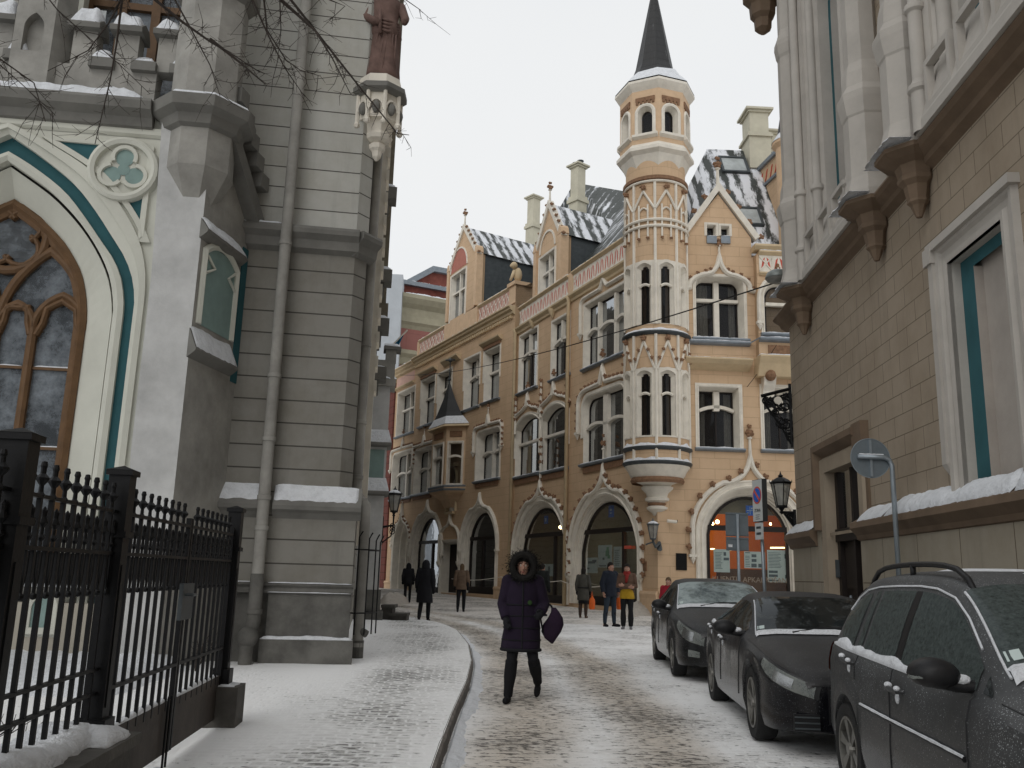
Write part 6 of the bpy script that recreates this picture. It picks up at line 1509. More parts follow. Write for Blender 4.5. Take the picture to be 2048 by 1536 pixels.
# snow in the front garden behind the fence
# ------------------------------------------------------------------ fawn guild building on the right
RW = Fr((4.9, 9), 86.3-180)
RB = root('fawn_guild_building', 'fawn stone-jointed Gothic building with mauve shafts on corbels, teal strips and dark wooden door', 'building', (4.9, 9, gz(9)))
def rq_(px, py, n=0): return RW.q(px, py, n)
uF = rq_(1588, 900)[0]; uN = 24.0
zL = rq_(1850, 1018, .2)[1]; zG = 6.65; RTOP = 17.0
du0, du1 = rq_(1662, 1100)[0], rq_(1731, 1100)[0]; dz1 = rq_(1700, 928)[1]
bw = [rq_(1905, 560)[0], rq_(2014, 480)[0]]; bz1_ = rq_(1908, 522)[1]; bz0_ = zL+.12
door = outline(du0, du1, .1, dz1); bl_ = outline(bw[0], bw[1], bz0_, bz1_)
mb = MB(); mb.face(RW, outline(uF, uN, zL-.1, zG+.1), [[p if p[1] > zL else (p[0], zL-.0999) for p in outline(du0, du1, zL-.1, dz1)] and outline(du0, du1, zL-.05, dz1), bl_])
FS = Fr(tuple(RW.P(uF, 0).xy), 86.3-90+0); mb.quad(RW.P(uF, 0, 0), RW.P(uF, RTOP, 0), RW.P(uF, RTOP, -8), RW.P(uF, 0, -8))
mb.build('wall', M_rwall, RB)
mb = MB()
for a, b in ((uF-.06, du0-.25), (du1+.05, uN)): mb.face(RW, outline(a, b, -.2, zL), n=.07)
mb.quad(RW.P(uF-.06, -.2, .07), RW.P(uF-.06, zL, .07), RW.P(uF-.06, zL, -8), RW.P(uF-.06, -.2, -8)); mb.quad(RW.P(du1+.05, -.2, .07), RW.P(du1+.05, zL, .07), RW.P(du1+.05, zL, -.3), RW.P(du1+.05, -.2, -.3))
mb.build('base_wall', M_rlow, RB)
def rledge(a, b):
    mb = MB(); mb.sweep(RW, [(a, zL+.12), (b, zL+.12)], ((0, -.02), (.12, .2), (.2, .21), (.3, .12), (.36, .1), (.4, 0))); l = mb.build('ledge', M_rled, RB); return l
l1 = rledge(uF-.18, du0-.5); l2 = rledge(du1+.0, uN)
snowcap(RW, l1, uF-.1, du0-.52, zL+.01, .0, .19, .06, z_back=zL+.18)
a = du1+.25
for b, h in ((1.0, .07), (3.4, .12)):
    snowcap(RW, l2, a, a+b, zL+.005, .0, .19, h, z_back=zL+.17); a += b+.1
snowcap(RW, l2, a, 10, zL+.005, .0, .2, .17, z_back=zL+.18)
# door with stepped surround
mb = MB(); mb.strip([RW.P(u, z, .0) for u, z in upper(door)], [RW.P(u, z, -.2) for u, z in upper(door)])
mb.sweep(RW, upper(door), ((0, 0), (0, .06), (.22, .07), (.28, .0))); ds = mb.build('door_surround', M_rplain, RB)
hp = [rq_(1752, 842)[1], ]
zh = dz1+.42
mb = MB(); mb.sweep(RW, [(du1+.1, zh), (du0-.34, zh), (du0-.34, zL)], ((-.16, 0), (-.16, .02), (-.05, .16), (.05, .16), (.09, 0))); mb.fbox(RW, du1+.0, du1+.42, zh-.32, zh+.1, 0, .12); mb.fbox(RW, du1+.02, du1+.36, zL+.1, zh-.32, 0, .03)
mb.build('door_hood', M_rled, ds)
mb = MB(); W_ = du1-du0; tz_ = .1+(dz1-.1)*.68
mb.fbox(RW, du0, du1, .1, .35, -.24, -.06)
for a, b in ((0, .08), (.47, .53), (.92, 1)): mb.fbox(RW, du0+W_*a, du0+W_*b, .35, dz1, -.24, -.11)
mb.fbox(RW, du0, du1, tz_-.1, tz_+.1, -.24, -.08); mb.fbox(RW, du0, du1, 1.2, 1.32, -.24, -.11); mb.fbox(RW, du0+.02, du1-.02, .3, tz_, -.22, -.19)
for a in (.13, .58): mb.fbox(RW, du0+W_*a, du0+W_*(a+.29), .5, 1.1, -.20, -.15); mb.fbox(RW, du0+W_*a, du0+W_*(a+.29), 1.45, tz_-.2, -.20, -.16)
dd = mb.build('door', M_dark, RB)
mb = MB(); mb.quad(*[RW.P(u, z, -.2) for u, z in ((du0, tz_), (du1, tz_), (du1, dz1), (du0, dz1))]); mb.build('transom_pane', M_glass, dd)
mb = MB(); mb.quad(*[RW.P(u, z, -.6) for u, z in ((du0, .1), (du1, .1), (du1, dz1), (du0, dz1))]); mb.build('room', M_void, dd)
mb = MB(); mb.tube([RW.P(du0+W_*.44, 1.1, -.06), RW.P(du0+W_*.44, 1.35, -.05)], .02, 6); mb.build('handle', M_steel, dd)
ip = rq_(1680, 1126, .1)
mb = MB(); mb.fbox(RW, du0+.02, du0+.05, 1.62, 1.9, -.18, -.05); ib = mb.build('intercom', M_lead, ds)
# blind recess with teal border
mb = MB(); mb.strip([RW.P(u, z, .05) for u, z in upper(bl_)], [RW.P(u, z, -.28) for u, z in upper(bl_)])
mb.sweep(RW, upper(bl_), ((0, 0), (0, .05), (.07, .06), (.1, .02), (.18, .02), (.21, .06), (.28, .07), (.30, .0)))
mb.fbox(RW, bw[0]-.4, bw[1]+.35, bz1_+.24, bz1_+.34, 0, .12); mb.fbox(RW, bw[0]-.4, bw[0]-.28, bz0_+.35, bz1_+.1, 0, .1); mb.fbox(RW, bw[0]-.46, bw[0]-.26, bz1_+.1, bz1_+.3, 0, .13)
mb.add([RW.P(bw[0]-.34+x*.07, bz0_+.35, .05+y*.05) for x, y in ((-1, -1), (1, -1), (1, 1), (-1, 1))]+[RW.P(bw[0]-.33, bz0_+.18, .02)], [(0, 1, 4), (1, 2, 4), (2, 3, 4), (3, 0, 4)])
bs = mb.build('blind_window', M_rtrim, RB)
t_ = .14
mb = MB(); mb.face(RW, [(bw[0], bz0_), (bw[0]+t_*2.2, bz0_), (bw[0]+t_*2.2, bz1_-t_), (bw[1], bz1_-t_), (bw[1], bz1_), (bw[0], bz1_)], n=-.1); mb.build('teal_border', M_teal, bs)
mb = MB(); mb.face(RW, outline(bw[0]-.02, bw[1]+.02, bz0_, bz1_), n=-.2); mb.quad(RW.P(bw[0]+t_*2.2, bz0_, -.1), RW.P(bw[0]+t_*2.2, bz1_-t_, -.1), RW.P(bw[0]+t_*2.2, bz1_-t_, -.2), RW.P(bw[0]+t_*2.2, bz0_, -.2)); mb.build('blind_panel', plain('mauve_panel', (.40, .36, .32), .85, .12, 1.6), bs)
# upper storey: cornice ledge, recessed wall, shafts on corbels, tall windows
U_ = [-6.34, -2.55, -1.045]
sp_ab = U_[2]-U_[1]; sp_bc = U_[1]-U_[0]
U_ += [U_[2]+sp_bc, U_[2]+sp_bc+sp_ab]
mb = MB(); mb.sweep(RW, [(uF-.25, zG+.02), (uN, zG+.02)], ((0, -.1), (0, .24), (.05, .26), (.1, .22), (.16, .12), (.22, .1), (.26, .03), (.28, 0), (.28, -.1))); lc = mb.build('cornice', M_rled, RB)
wins = [(U_[0]+.75, U_[1]-.62), (U_[2]+.75, U_[3]-.62)]
WZ0 = zG+.9
hs_ = [outline(a, b, WZ0, zG+7.2, (b-a)*.9, 8, 'pointed') for a, b in wins]
mb = MB(); mb.face(RW, outline(uF, uN, zG, RTOP), hs_, n=.0); mb.build('upper_wall', M_rwall, RB)
for (a, b), h in zip(wins, hs_):
    c = (a+b)/2
    mb = MB(); cur = upper(h); 
    inn1 = upper(shrink(h, c, .2, 0, .25)); inn2 = upper(shrink(h, c, .3, 0, .4)); 
    mb.strip([RW.P(u, z, .0) for u, z in cur], [RW.P(u, z, .12) for u, z in cur]); mb.strip([RW.P(u, z, .12) for u, z in cur], [RW.P(u, z, -.1) for u, z in inn1]); mb.strip([RW.P(u, z, -.1) for u, z in inn1], [RW.P(u, z, -.3) for u, z in inn1])
    mb.strip([RW.P(u, z, -.3) for u, z in inn2], [RW.P(u, z, -.55) for u, z in inn2])
    mb.sweep(RW, cur, ((0, .0), (0, .15), (.1, .18), (.16, .1), (.3, .1), (.36, .0)))
    w = mb.build('tall_window', M_rtrim, RB)
    mb = MB(); mb.strip([RW.P(u, z, -.29) for u, z in inn1], [RW.P(u, z, -.3) for u, z in inn2]); mb.build('teal_band', M_teal, w)
    mb = MB(); mb.face(RW, [inn2[-1]]+inn2[:-1], n=-.54); mb.build('pane', M_glass, w)
    mb = MB(); mb.face(RW, [inn2[-1]]+inn2[:-1], n=-1.1); mb.build('room', M_void, w)
    mb = MB(); 
    for f in (.33, .66): u = inn2[-1][0]+(inn2[0][0]-inn2[-1][0])*f; mb.fbox(RW, u-.06, u+.06, WZ0, zG+6, -.54, -.4)
    mb.build('mullion', M_dark, w)
    mb = MB(); mb.add([RW.P(u, z, n) for u in (a-.25, b+.25) for z, n in ((zG, .0), (zG, .3), (zG+.12, .3), (WZ0-.1, .1), (WZ0+.05, -.3), (zG, -.3))], [(i, i+1, i+7, i+6) for i in range(5)]+[tuple(range(6)), tuple(range(6, 12))])
    k = 3
    for i in range(k): 
        p0 = a+(b-a)*i/k+.12; p1 = a+(b-a)*(i+1)/k-.12
        mb.sweep(RW, [(p0, zG+.2), (p1, zG+.2), (p1, WZ0-.2), (p0, WZ0-.2)], ((-.02, .2), (-.02, .29), (.05, .29), (.05, .2)), closed=True)
    mb.build('sill_panel', M_rtrim, w)
    for uu, nn in ((a-.16, .24), (a+.1, .02), (b+.16, .24), (b-.1, .02)):
        p = RW.P(uu, 0, nn); mb = MB()
        mb.lathe(p, [(.11, zG), (.11, zG+.5), (.145, zG+.53), (.145, zG+.58), (.105, zG+.62), (.085, zG+.68), (.085, zG+1.55), (.12, zG+1.58), (.12, zG+1.64), (.075, zG+1.7), (.075, RTOP-2)], 12)
        mb.build('colonnette', M_rtrim, w, smooth=True, sm_angle=40)
def octp(c, r, z): return [c+RW.d*(cos(pi/8+pi/4*i)*r)+RW.n*(sin(pi/8+pi/4*i)*r)+Vector((0, 0, z)) for i in range(8)]
for u in U_:
    c = RW.P(u, 0, .15); r = .31
    z0 = zG+.02
    mb = MB(); mb.ring_loft([octp(c, r*a, z0+b) for a, b in ((1.18, 0), (1.2, .12), (1.06, .26), (1.0, .34), (1.0, 1.25), (1.06, 1.28), (1.2, 1.5), (1.22, 1.6), (1.0, 1.72), (.98, 1.8), (.94, 1.95), (.86, 2.05), (.82, 2.1), (.82, 4.6), (.9, 4.66), (1.0, 4.85), (.98, 4.95), (.8, 5.1), (.72, 5.2), (.72, RTOP-z0))])
    sh = mb.build('shaft', M_rtrim, RB)
    c2 = RW.P(u, 0, .12)
    mb = MB(); mb.ring_loft([octp(c2, r*a, zG+b*.57) for a, b in ((.03, -1.42), (.12, -1.4), (.3, -1.15), (.42, -1.08), (.40, -1.02), (.5, -.72), (.7, -.62), (.72, -.56), (.68, -.5), (.78, -.28), (1.15, -.2), (1.5, -.1), (1.5, .0), (1.3, .02))])
    mb.build('corbel', M_rled, sh)
    snowcap(RW, sh, u-.45, u+.45, zG+.02, .3, .62, .05)
# high corner bartizan
c = RW.P(uF+.1, 0, .32)
zc_ = 13.1
mb = MB(); mb.ring_loft([octp(c, a*.62, zc_+b) for a, b in ((.1, -.3), (.28, -.2), (.3, .0), (.42, .1), (.45, .35), (.65, .5), (.68, .9), (.6, 1.0), (.6, 5))]); mb.build('corner_turret', M_rled, RB)
mb = MB(); mb.fbox(RW, uF-.3, uN, RTOP, RTOP+.6, -2, .4); mb.build('eave', M_rtrim, RB)
# ------------------------------------------------------------------ wrought iron fence and gate
def IR(mb, a, b, w, h=None):
    """square bar between two points (upright or along the fence)"""
    a, b = Vector(a), Vector(b); t = (b-a).normalized()
    s_ = FD_.cross(t) if abs(t.z) > .7 else Vector((0, 0, 1)); s_.normalize(); r = t.cross(s_).normalized(); h = h or w
    P = [p+s_*i*w/2+r*j*h/2 for p in (a, b) for i, j in ((-1, -1), (1, -1), (1, 1), (-1, 1))]
    mb.add(P, [(0, 1, 2, 3), (4, 5, 6, 7)]+[(i, (i+1) % 4, (i+1) % 4+4, i+4) for i in range(4)])
FP = [Vector((-1.98, 2.43, 0)), Vector((-2.13, 3.86, 0)), Vector((-2.28, 5.28, 0)), Vector((-2.55, 8.45, 0))]
FD_ = (FP[3]-FP[0]).normalized()
FB = .57
fence = root('iron_fence', 'black wrought iron fence of spiked pickets standing on a dark stone plinth', 'fence', tuple(FP[1]))
def post(p, z0, par, ztop=2.075):
    mb = MB(); fr = Fr((p.x, p.y), math.degrees(atan2(FD_.y, FD_.x)))
    def b(w, a, c): mb.fbox(fr, -w/2, w/2, a, c, -w/2, w/2)
    b(.115, z0, 1.67); b(.17, z0, z0+.14) ; b(.15, 1.655, 1.69); b(.12, 1.69, ztop-.06); b(.15, ztop-.06, ztop-.03)
    mb.add([fr.P(x, ztop-.03, y) for x, y in ((-.078, -.078), (.078, -.078), (.078, .078), (-.078, .078))]+[fr.P(0, ztop+.0, 0)], [(0, 1, 4), (1, 2, 4), (2, 3, 4), (3, 0, 4)])
    for s_ in (-1, 1): mb.fbox(fr, -.03, .03, z0+.2, 1.5, s_*.058, s_*.064)
    return mb.build('post', M_iron, par)
def picket(p, z0, z1, par, w=.022):
    mb = MB(); IR(mb, p+Vector((0, 0, z0)), p+Vector((0, 0, z1-.16)), w)
    mb.lathe(p, [(.013, z1-.17), (.022, z1-.155), (.012, z1-.14), (.011, z1-.11), (.03, z1-.085), (.032, z1-.075), (.013, z1-.055), (.013, z1-.03), (.017, z1-.02), (.012, z1), (.0, z1+.003)], 8)
    return mb.build('picket', M_iron, par)
def shortp(p, par):
    mb = MB(); z1 = 1.76; IR(mb, p+Vector((0, 0, 1.36)), p+Vector((0, 0, z1-.15)), .013)
    mb.lathe(p, [(.011, z1-.16), (.02, z1-.145), (.010, z1-.13), (.009, z1-.1), (.026, z1-.08), (.013, z1-.05), (.016, z1-.02), (.0, z1)], 8)
    for s_ in (-1, 1): mb.tube([p+FD_*s_*.0+Vector((0, 0, 1.36)), p+FD_*s_*.028+Vector((0, 0, 1.45)), p+FD_*s_*.03+Vector((0, 0, 1.55))], .006, 5)
    mb.ball(p+Vector((0, 0, 1.35)), .018, 6, 5)
    return mb.build('short_picket', M_iron, par)
for i in (1, 2): post(FP[i], FB-.05, fence)
for a, b, n in ((FP[0], FP[1], 10), (FP[1], FP[2], 10)):
    for z, w, h in ((1.80, .03, .018), (1.565, .035, .02), (.93, .03, .016), (.80, .03, .016)):
        mb = MB(); IR(mb, a+Vector((0, 0, z)), b+Vector((0, 0, z)), h, w); mb.build('rail', M_iron, fence)
    for k in range(1, n): picket(a+(b-a)*k/n, FB+.1, 1.96, fence)
    for k in range(n): shortp(a+(b-a)*(k+.5)/n, fence)
# plinth with its snow
mb = MB(); F = Fr(tuple(FP[0].xy), math.degrees(atan2(FD_.y, FD_.x))); Lp = (FP[2]-FP[0]).length
mb.fbox(F, -2.5, Lp+.1, -.1, FB-.06, -.22, .16); mb.fbox(F, -2.5, Lp+.13, FB-.06, FB, -.25, .2)
M_stone = plain('dark_stone', (.075, .07, .062), .75, .35, 4, bmp=.5)
pln = mb.build('plinth', M_stone, fence)
snowcap(F, pln, 0, Lp-.15, FB, -.24, .1, .13); snowcap(F, pln, Lp-.38, Lp+.05, FB, -.1, .19, .1)
gate = root('iron_gate', 'black double gate of iron pickets with a rusty metal kick plate between two posts', 'gate', tuple(FP[3]))
GM = (FP[2]+FP[3])/2
post(FP[3], .47, gate)
mb = MB(); f3 = Fr(tuple(FP[3].xy), math.degrees(atan2(FD_.y, FD_.x))); mb.fbox(f3, -.19, .17, -.1, .47, -.17, .19); gb = mb.build('gate_stone', M_stone, gate); snowcap(f3, gb, -.15, .15, .47, -.14, .17, .03)
M_rust = plain('rusty_plate', (.055, .045, .038), .6, .5, 3, .3)
for a, b in ((FP[2]+FD_*.1, GM-FD_*.03), (GM+FD_*.03, FP[3]-FD_*.1)):
    mb = MB()
    for z in (1.80, 1.565, .80): IR(mb, a+Vector((0, 0, z)), b+Vector((0, 0, z)), .02, .035)
    for p in (a, b): IR(mb, p+Vector((0, 0, .2)), p+Vector((0, 0, 1.86)), .035)
    lf = mb.build('gate_leaf', M_iron, gate)
    for k in range(1, 9): picket(a+(b-a)*k/9, .5, 1.96, lf)
    for k in range(9): shortp(a+(b-a)*(k+.5)/9, lf)
    mb = MB(); n_ = Vector((FD_.y, -FD_.x, 0))
    P = [a+Vector((0, 0, .2))-n_*.012, b+Vector((0, 0, .2))-n_*.012, b+Vector((0, 0, .56))-n_*.012, a+Vector((0, 0, .56))-n_*.012]; P += [p+n_*.02 for p in P]
    mb.add(P, [(0, 1, 2, 3), (4, 5, 6, 7), (0, 1, 5, 4), (1, 2, 6, 5), (2, 3, 7, 6), (3, 0, 4, 7)]); kp = mb.build('kick_plate', M_rust, lf)
    ff = Fr(tuple(a.xy), math.degrees(atan2(FD_.y, FD_.x))); snowcap(ff, kp, .05, (b-a).length-.05, .56, -.03, .02, .035)
mb = MB(); n_ = Vector((FD_.y, -FD_.x, 0)); g_ = Fr(tuple(GM.xy), math.degrees(atan2(FD_.y, FD_.x))); mb.fbox(g_, -.2, .12, 1.12, 1.38, .02, .05); mb.tube([g_.P(-.12, 1.3, .05), g_.P(-.12, 1.3, .1), g_.P(-.02, 1.3, .1)], .012, 6); mb.build('lock', M_lead, gate)
for k in (-.12, -.04): mb = MB(); mb.tube([g_.P(k-.1, .02, .03), g_.P(k-.1, .6, .03)], .009, 5); mb.build('drop_bolt', M_iron, gate)
# raised snow bed behind the plinth, with dead shrub stems
mb = MB(); nx, ny = 14, 30
for j in range(ny+1):
    for i in range(nx+1):
        y = -1+j*(6.6/ny); x = -2.0-.1*(y-2.4)-.15-i*.5
        e = min(1, min(j, ny-j)/2); mb.v.append(Vector((x, y, .05+(.42+.16*noise.noise(Vector((x*1.2, y*1.2, 5)))+.05*noise.noise(Vector((x*5, y*5, 1))))*e))); mb.uv.append((0, 0))
for j in range(ny):
    for i in range(nx): a = j*(nx+1)+i; mb.f.append((a, a+1, a+nx+2, a+nx+1))
o = mb.build('snow_bed', M_snow, smooth=True); o['kind'] = 'stuff'; tag(o, 'lumpy snow covering the garden bed behind the fence plinth', 'snow')
mb = MB(); nx, ny = 24, 10
for j in range(ny+1):
    for i in range(nx+1):
        x = -9+i*(5.0/nx); y = 9.6+j*(2.8/ny); e = min(1, min(i+3, nx-i, ny+2-j, j)/2.5)
        mb.v.append(Vector((x, y, .08+(.28+.14*noise.noise(Vector((x*1.4, y*1.4, 8)))+.06*noise.noise(Vector((x*5, y*5, 1))))*max(0, e)))); mb.uv.append((0, 0))
for j in range(ny):
    for i in range(nx): a = j*(nx+1)+i; mb.f.append((a, a+1, a+nx+2, a+nx+1))
o = mb.build('snow_bank', M_snow, smooth=True); o['kind'] = 'stuff'; tag(o, 'snow banked up against the foot of the porch wall', 'snow')
M_twig = plain('bare_twig', (.035, .027, .022), .85, .3, 9)
for i, (bx, by) in enumerate(((-2.75, 4.4), (-3.1, 4.9), (-2.8, 5.2), (-3.6, 4.6), (-3.5, 10.6))):
    mb = MB(); b0 = Vector((bx, by, .35))
    for k in range(9):
        a = random.random()*6.28; t = b0+Vector((cos(a)*.25, sin(a)*.25, .25+.25*random.random())); m_ = (b0+t)/2+Vector((random.uniform(-.05, .05), random.uniform(-.05, .05), .05))
        mb.tube([b0, m_, t], [.008, .006, .003], 4)
        for q in range(3): d_ = Vector((random.uniform(-1, 1), random.uniform(-1, 1), random.uniform(0, 1)))*.13; mb.tube([m_, m_+d_], [.004, .002], 3)
    o = mb.build('bare_shrub', M_twig, loc=tuple(b0)); tag(o, ['small leafless shrub in the snow bed nearest the fence', 'leafless shrub in the snow bed behind the middle picket', 'leafless shrub beside the tall fence post', 'leafless shrub farther back in the snow bed', 'leafless shrub in the snow bank by the porch wall'][i], 'shrub', 'leafless shrubs behind the fence')
# ------------------------------------------------------------------ bare tree hanging into the top of the view
tree = root('bare_tree', 'leafless tree with thin dark twigs hanging down in front of the grey hall', 'tree', (-7.2, 7.5, .1))
limb = [Vector((-7.2, 7.5, -.1)), Vector((-7.1, 7.6, 3)), Vector((-6.8, 7.8, 6.2)), Vector((-6.0, 8.3, 8.6)), Vector((-4.6, 8.6, 9.6)), Vector((-3.0, 8.8, 10.0)), Vector((-1.6, 9.0, 10.0))]
mb = MB(); mb.tube(limb, [.26, .21, .17, .12, .085, .06, .03], 10); mb.build('trunk', M_twig, tree, smooth=True)
def at(px, py, y): d = ray(px, py); return CP+d*(y/d.y)
BRS = [([(311, 0), (365, 44), (423, 85), (470, 112), (520, 145)], 8.4, .022, 3), ([(562, 0), (596, 30), (630, 61), (664, 115), (700, 186)], 8.6, .024, 5), ([(582, 0), (657, 95), (721, 176), (795, 267), (818, 270)], 8.9, .018, 5),
       ([(420, 78), (480, 125), (531, 169)], 8.2, .012, 0), ([(505, 0), (538, 74), (569, 135), (609, 193)], 8.3, .014, 4), ([(244, 0), (233, 88), (220, 162), (190, 288)], 7.9, .016, 3),
       ([(232, 20), (217, 47), (176, 101), (95, 142)], 7.9, .010, 3), ([(0, 118), (68, 166), (91, 243)], 7.6, .011, 2), ([(350, 0), (383, 60), (420, 130), (440, 192)], 8.2, .012, 3), ([(660, 0), (690, 12), (660, 40)], 8.7, .009, 5),
       ([(528, 0), (534, 60), (572, 120), (600, 140), (640, 152)], 8.5, .011, 4), ([(0, 130), (40, 165), (110, 230)], 7.5, .007, 2), ([(560, 10), (562, 60), (555, 120)], 8.5, .009, 4), ([(115, 20), (160, 60), (240, 130), (300, 188)], 7.9, .007, 3), ([(812, 0), (838, 18), (846, 26)], 9.0, .006, 6)]
rng = random.Random(5)
for pts, y, r, li in BRS:
    P = [at(px, py, y+.1*sin(i)) for i, (px, py) in enumerate(pts)]
    src = limb[min(li+1, 6)] if li else P[0]
    if li:
        P0 = P[0]; d0 = (P[0]-P[1]).normalized(); mid = P0+d0*1.0+Vector((0, 0, .3)); P = [src, (src+mid)/2+Vector((0, 0, .15)), mid]+P
    mb = MB(); k = len(P); rad = [r*1.25*(1-i/(k-.6))+.0025 for i in range(k)]; mb.tube(P, rad, 6)
    # twigs
    for i in range(k-1 if not li else 2, k-1) if li else range(k-1):
        a, b = P[i], P[i+1]; L = (b-a).length; m_ = max(1, int(L/.09))
        for q in range(m_):
            t = (q+rng.random())/m_; p = a+(b-a)*t; d_ = (b-a).normalized()
            sd = Vector((rng.uniform(-1, 1), rng.uniform(-.4, .4), rng.uniform(-.9, .5))).normalized()
            tl = rng.uniform(.08, .45); dirn = (d_*.8+sd).normalized(); e = p+dirn*tl*.55+Vector((0, 0, -.03)); f = e+(dirn+Vector((rng.uniform(-.4, .4), 0, rng.uniform(-.3, .5)))).normalized()*tl*.45
            mb.tube([p, e, f], [.0036, .0028, .0016], 4, cap=False)
            for w in range(3):
                s0 = p+(e-p)*rng.random() if w else e; g_ = s0+Vector((rng.uniform(-1, 1), rng.uniform(-.3, .3), rng.uniform(-.8, .6)))*.11; mb.tube([s0, g_], [.003, .0018], 3, cap=False)
    mb.build('branch', M_twig, tree)
# ------------------------------------------------------------------ street lamps, signs, wires
M_lampg = glassmat('lamp_glass', (.10, .10, .095), .55, .15, frost=((.35, .34, .31), .2, .9, 3))
def lantern(c, s, par):
    """six-sided tapering lantern, c = centre of its bottom ring, s = width at the top"""
    def hx(r, z): return [c+Vector((cos(pi/6+pi/3*i)*r, sin(pi/6+pi/3*i)*r, z)) for i in range(6)]
    r1, r0, h = s*.5, s*.27, s*1.15
    mb = MB()
    for a, b in zip(hx(r0, 0), hx(r1, h)): mb.tube([a, b], s*.025, 5)
    for r, z, w in ((r0, 0, .03), (r1, h, .04), (r0*1.05, -.06*s, .03)): 
        R_ = hx(r, z); mb.tube(R_+[R_[0]], s*w, 5)
    mb.ring_loft([hx(r1*1.1, h), hx(r1*1.12, h+s*.06), hx(r1*.75, h+s*.2), hx(r1*.38, h+s*.3), hx(r1*.2, h+s*.33), hx(r1*.3, h+s*.38), hx(r1*.12, h+s*.46), hx(.004, h+s*.62)])
    for p in hx(r1*1.12, h+s*.05): mb.tube([p, p+Vector((0, 0, s*.13))], [s*.03, s*.008], 5)
    mb.ring_loft([hx(r0*.9, -.02*s), hx(r0*.5, -.14*s), hx(r0*.25, -.25*s), hx(r0*.5, -.3*s), hx(.01, -.42*s)])
    l = mb.build('lantern', M_iron, par)
    mb = MB(); mb.ring_loft([hx(r0*.97, .01), hx(r1*.97, h-.01)], cap=False); mb.build('lantern_glass', M_lampg, l)
    mb = MB(); mb.ring_loft([hx(r1*1.0, h+s*.1), hx(r1*.8, h+s*.22), hx(r1*.35, h+s*.33)]); return l, mb
# lamp on the right building corner
lb = RW.P(uF-.02, 0, .03); c = at(1563, 1012, lb.y-.0)
L3 = root('street_lamp', 'black wall lantern on a lattice bracket at the fawn building corner, above the parking sign', 'street lamp', (lb.x, lb.y, c.z), 'wall lanterns of the street')
l, sm = lantern(c, .37, L3)
mb = MB(); e = (lb-c); e.z = 0; L_ = e.length; e.normalize(); zb = c.z-.12
mb.tube([Vector((lb.x, lb.y, zb)), c+Vector((0, 0, -.12))], .03, 6); mb.tube([Vector((lb.x, lb.y, zb-.28)), c+e*L_*.45+Vector((0, 0, -.32))+Vector((0, 0, .1)), c+e*.05+Vector((0, 0, -.14))], .025, 6)
for k in range(5): t = k/5; mb.tube([Vector((lb.x, lb.y, zb))-e*L_*.6*t, Vector((lb.x, lb.y, zb-.24))-e*(L_*.6*min(1, t+.2))+Vector((0, 0, .16*t))], .012, 4); mb.tube([Vector((lb.x, lb.y, zb))-e*L_*.6*min(1, t+.2), Vector((lb.x, lb.y, zb-.24))-e*(L_*.6*t)+Vector((0, 0, .16*t))], .012, 4)
mb.tube([Vector((lb.x, lb.y, zb+.06)), Vector((lb.x, lb.y, zb-.42))], .03, 6); mb.build('bracket', M_iron, L3)
# lamp under the turret
t0_ = at(1318, 1075, 0+YC.w(1318, 1085, .0).y-.15); c = at(1306, 1077, t0_.y-.25)
L2 = root('street_lamp', 'grey wall lantern with a snowy top on a curved arm below the round turret', 'street lamp', tuple(t0_), 'wall lanterns of the street')
M_gl = plain('grey_lamp', (.085, .095, .10), .5, .15, 5, .3)
l, sm = lantern(c, .42, L2); l.data.materials[0] = M_gl; o = sm.build('snow_cap', M_snow, l)
mb = MB(); mb.tube([c+Vector((0, 0, -.1)), c+Vector((.1, .05, -.3)), t0_+Vector((0, 0, -.2)), t0_+Vector((.02, 0, -.42)), t0_+Vector((0, .1, -.3))], [.05, .05, .08, .1, .1], 8); mb.tube([c+Vector((0, 0, -.12)), c+Vector((-.25, .1, -.22))], .03, 6); mb.build('bracket', M_gl, L2)
# lamp on the far end of the grey hall
b1 = SW.P(BU+.5, 0, bn); c = at(788, 1022, b1.y-.1)
L1 = root('street_lamp', 'black wall lantern capped with snow on the grey hall buttress at the left', 'street lamp', (b1.x, b1.y, c.z), 'wall lanterns of the street')
l, sm = lantern(c, .40, L1); sm.build('snow_cap', M_snow, l)
mb = MB(); w0 = Vector((b1.x, b1.y, c.z-.35)); mb.tube([c+Vector((0, 0, -.15)), c+Vector((0, 0, -.4)), w0+Vector((0, 0, -.1))], .03, 6); mb.tube([w0+Vector((0, 0, .2)), w0-Vector((0, 0, .6))], .03, 6); mb.tube([c+Vector((0, 0, -.4)), c+Vector((-.05, 0, -.7)), w0-Vector((0, 0, .55))], .022, 6)
for k in range(3): mb.tube([c+Vector((-.02, 0, -.42-.08*k))+Vector((.07*cos(t), 0, .07*sin(t))) for t in [2*pi*i/10 for i in range(11)]], .012, 4)
mb.build('bracket', M_iron, L1)
# ornate hanging sign bracket
zt_ = at(1588, 778, lb.y).z; tip = at(1523, 792, lb.y-.05); xw = lb.x+.0
OB = root('sign_bracket', 'ornate black scrolled iron bracket high on the fawn building corner with a pale disc', 'iron bracket', (lb.x, lb.y, zt_))
mb = MB(); w0 = Vector((lb.x, lb.y, zt_)); fl = Vector((tip.x, tip.y, tip.z))
mb.tube([w0, fl], .035, 6); mb.tube([w0+Vector((0, 0, .1)), w0-Vector((0, 0, 1.15))], .03, 6); mb.tube([w0+Vector((0, 0, -.09)), fl+Vector((.1, 0, -.07))], .02, 6)
def scroll(cx, cz, r, a0, turns, rr=.016, sgn=1):
    pts = [];
    for i in range(26): t = i/25; a = a0+sgn*turns*2*pi*t; q = r*(1-.8*t); pts.append(w0+(fl-w0)*cx+Vector((cos(a)*q, 0, cz+sin(a)*q)))
    mb.tube(pts, rr, 5)
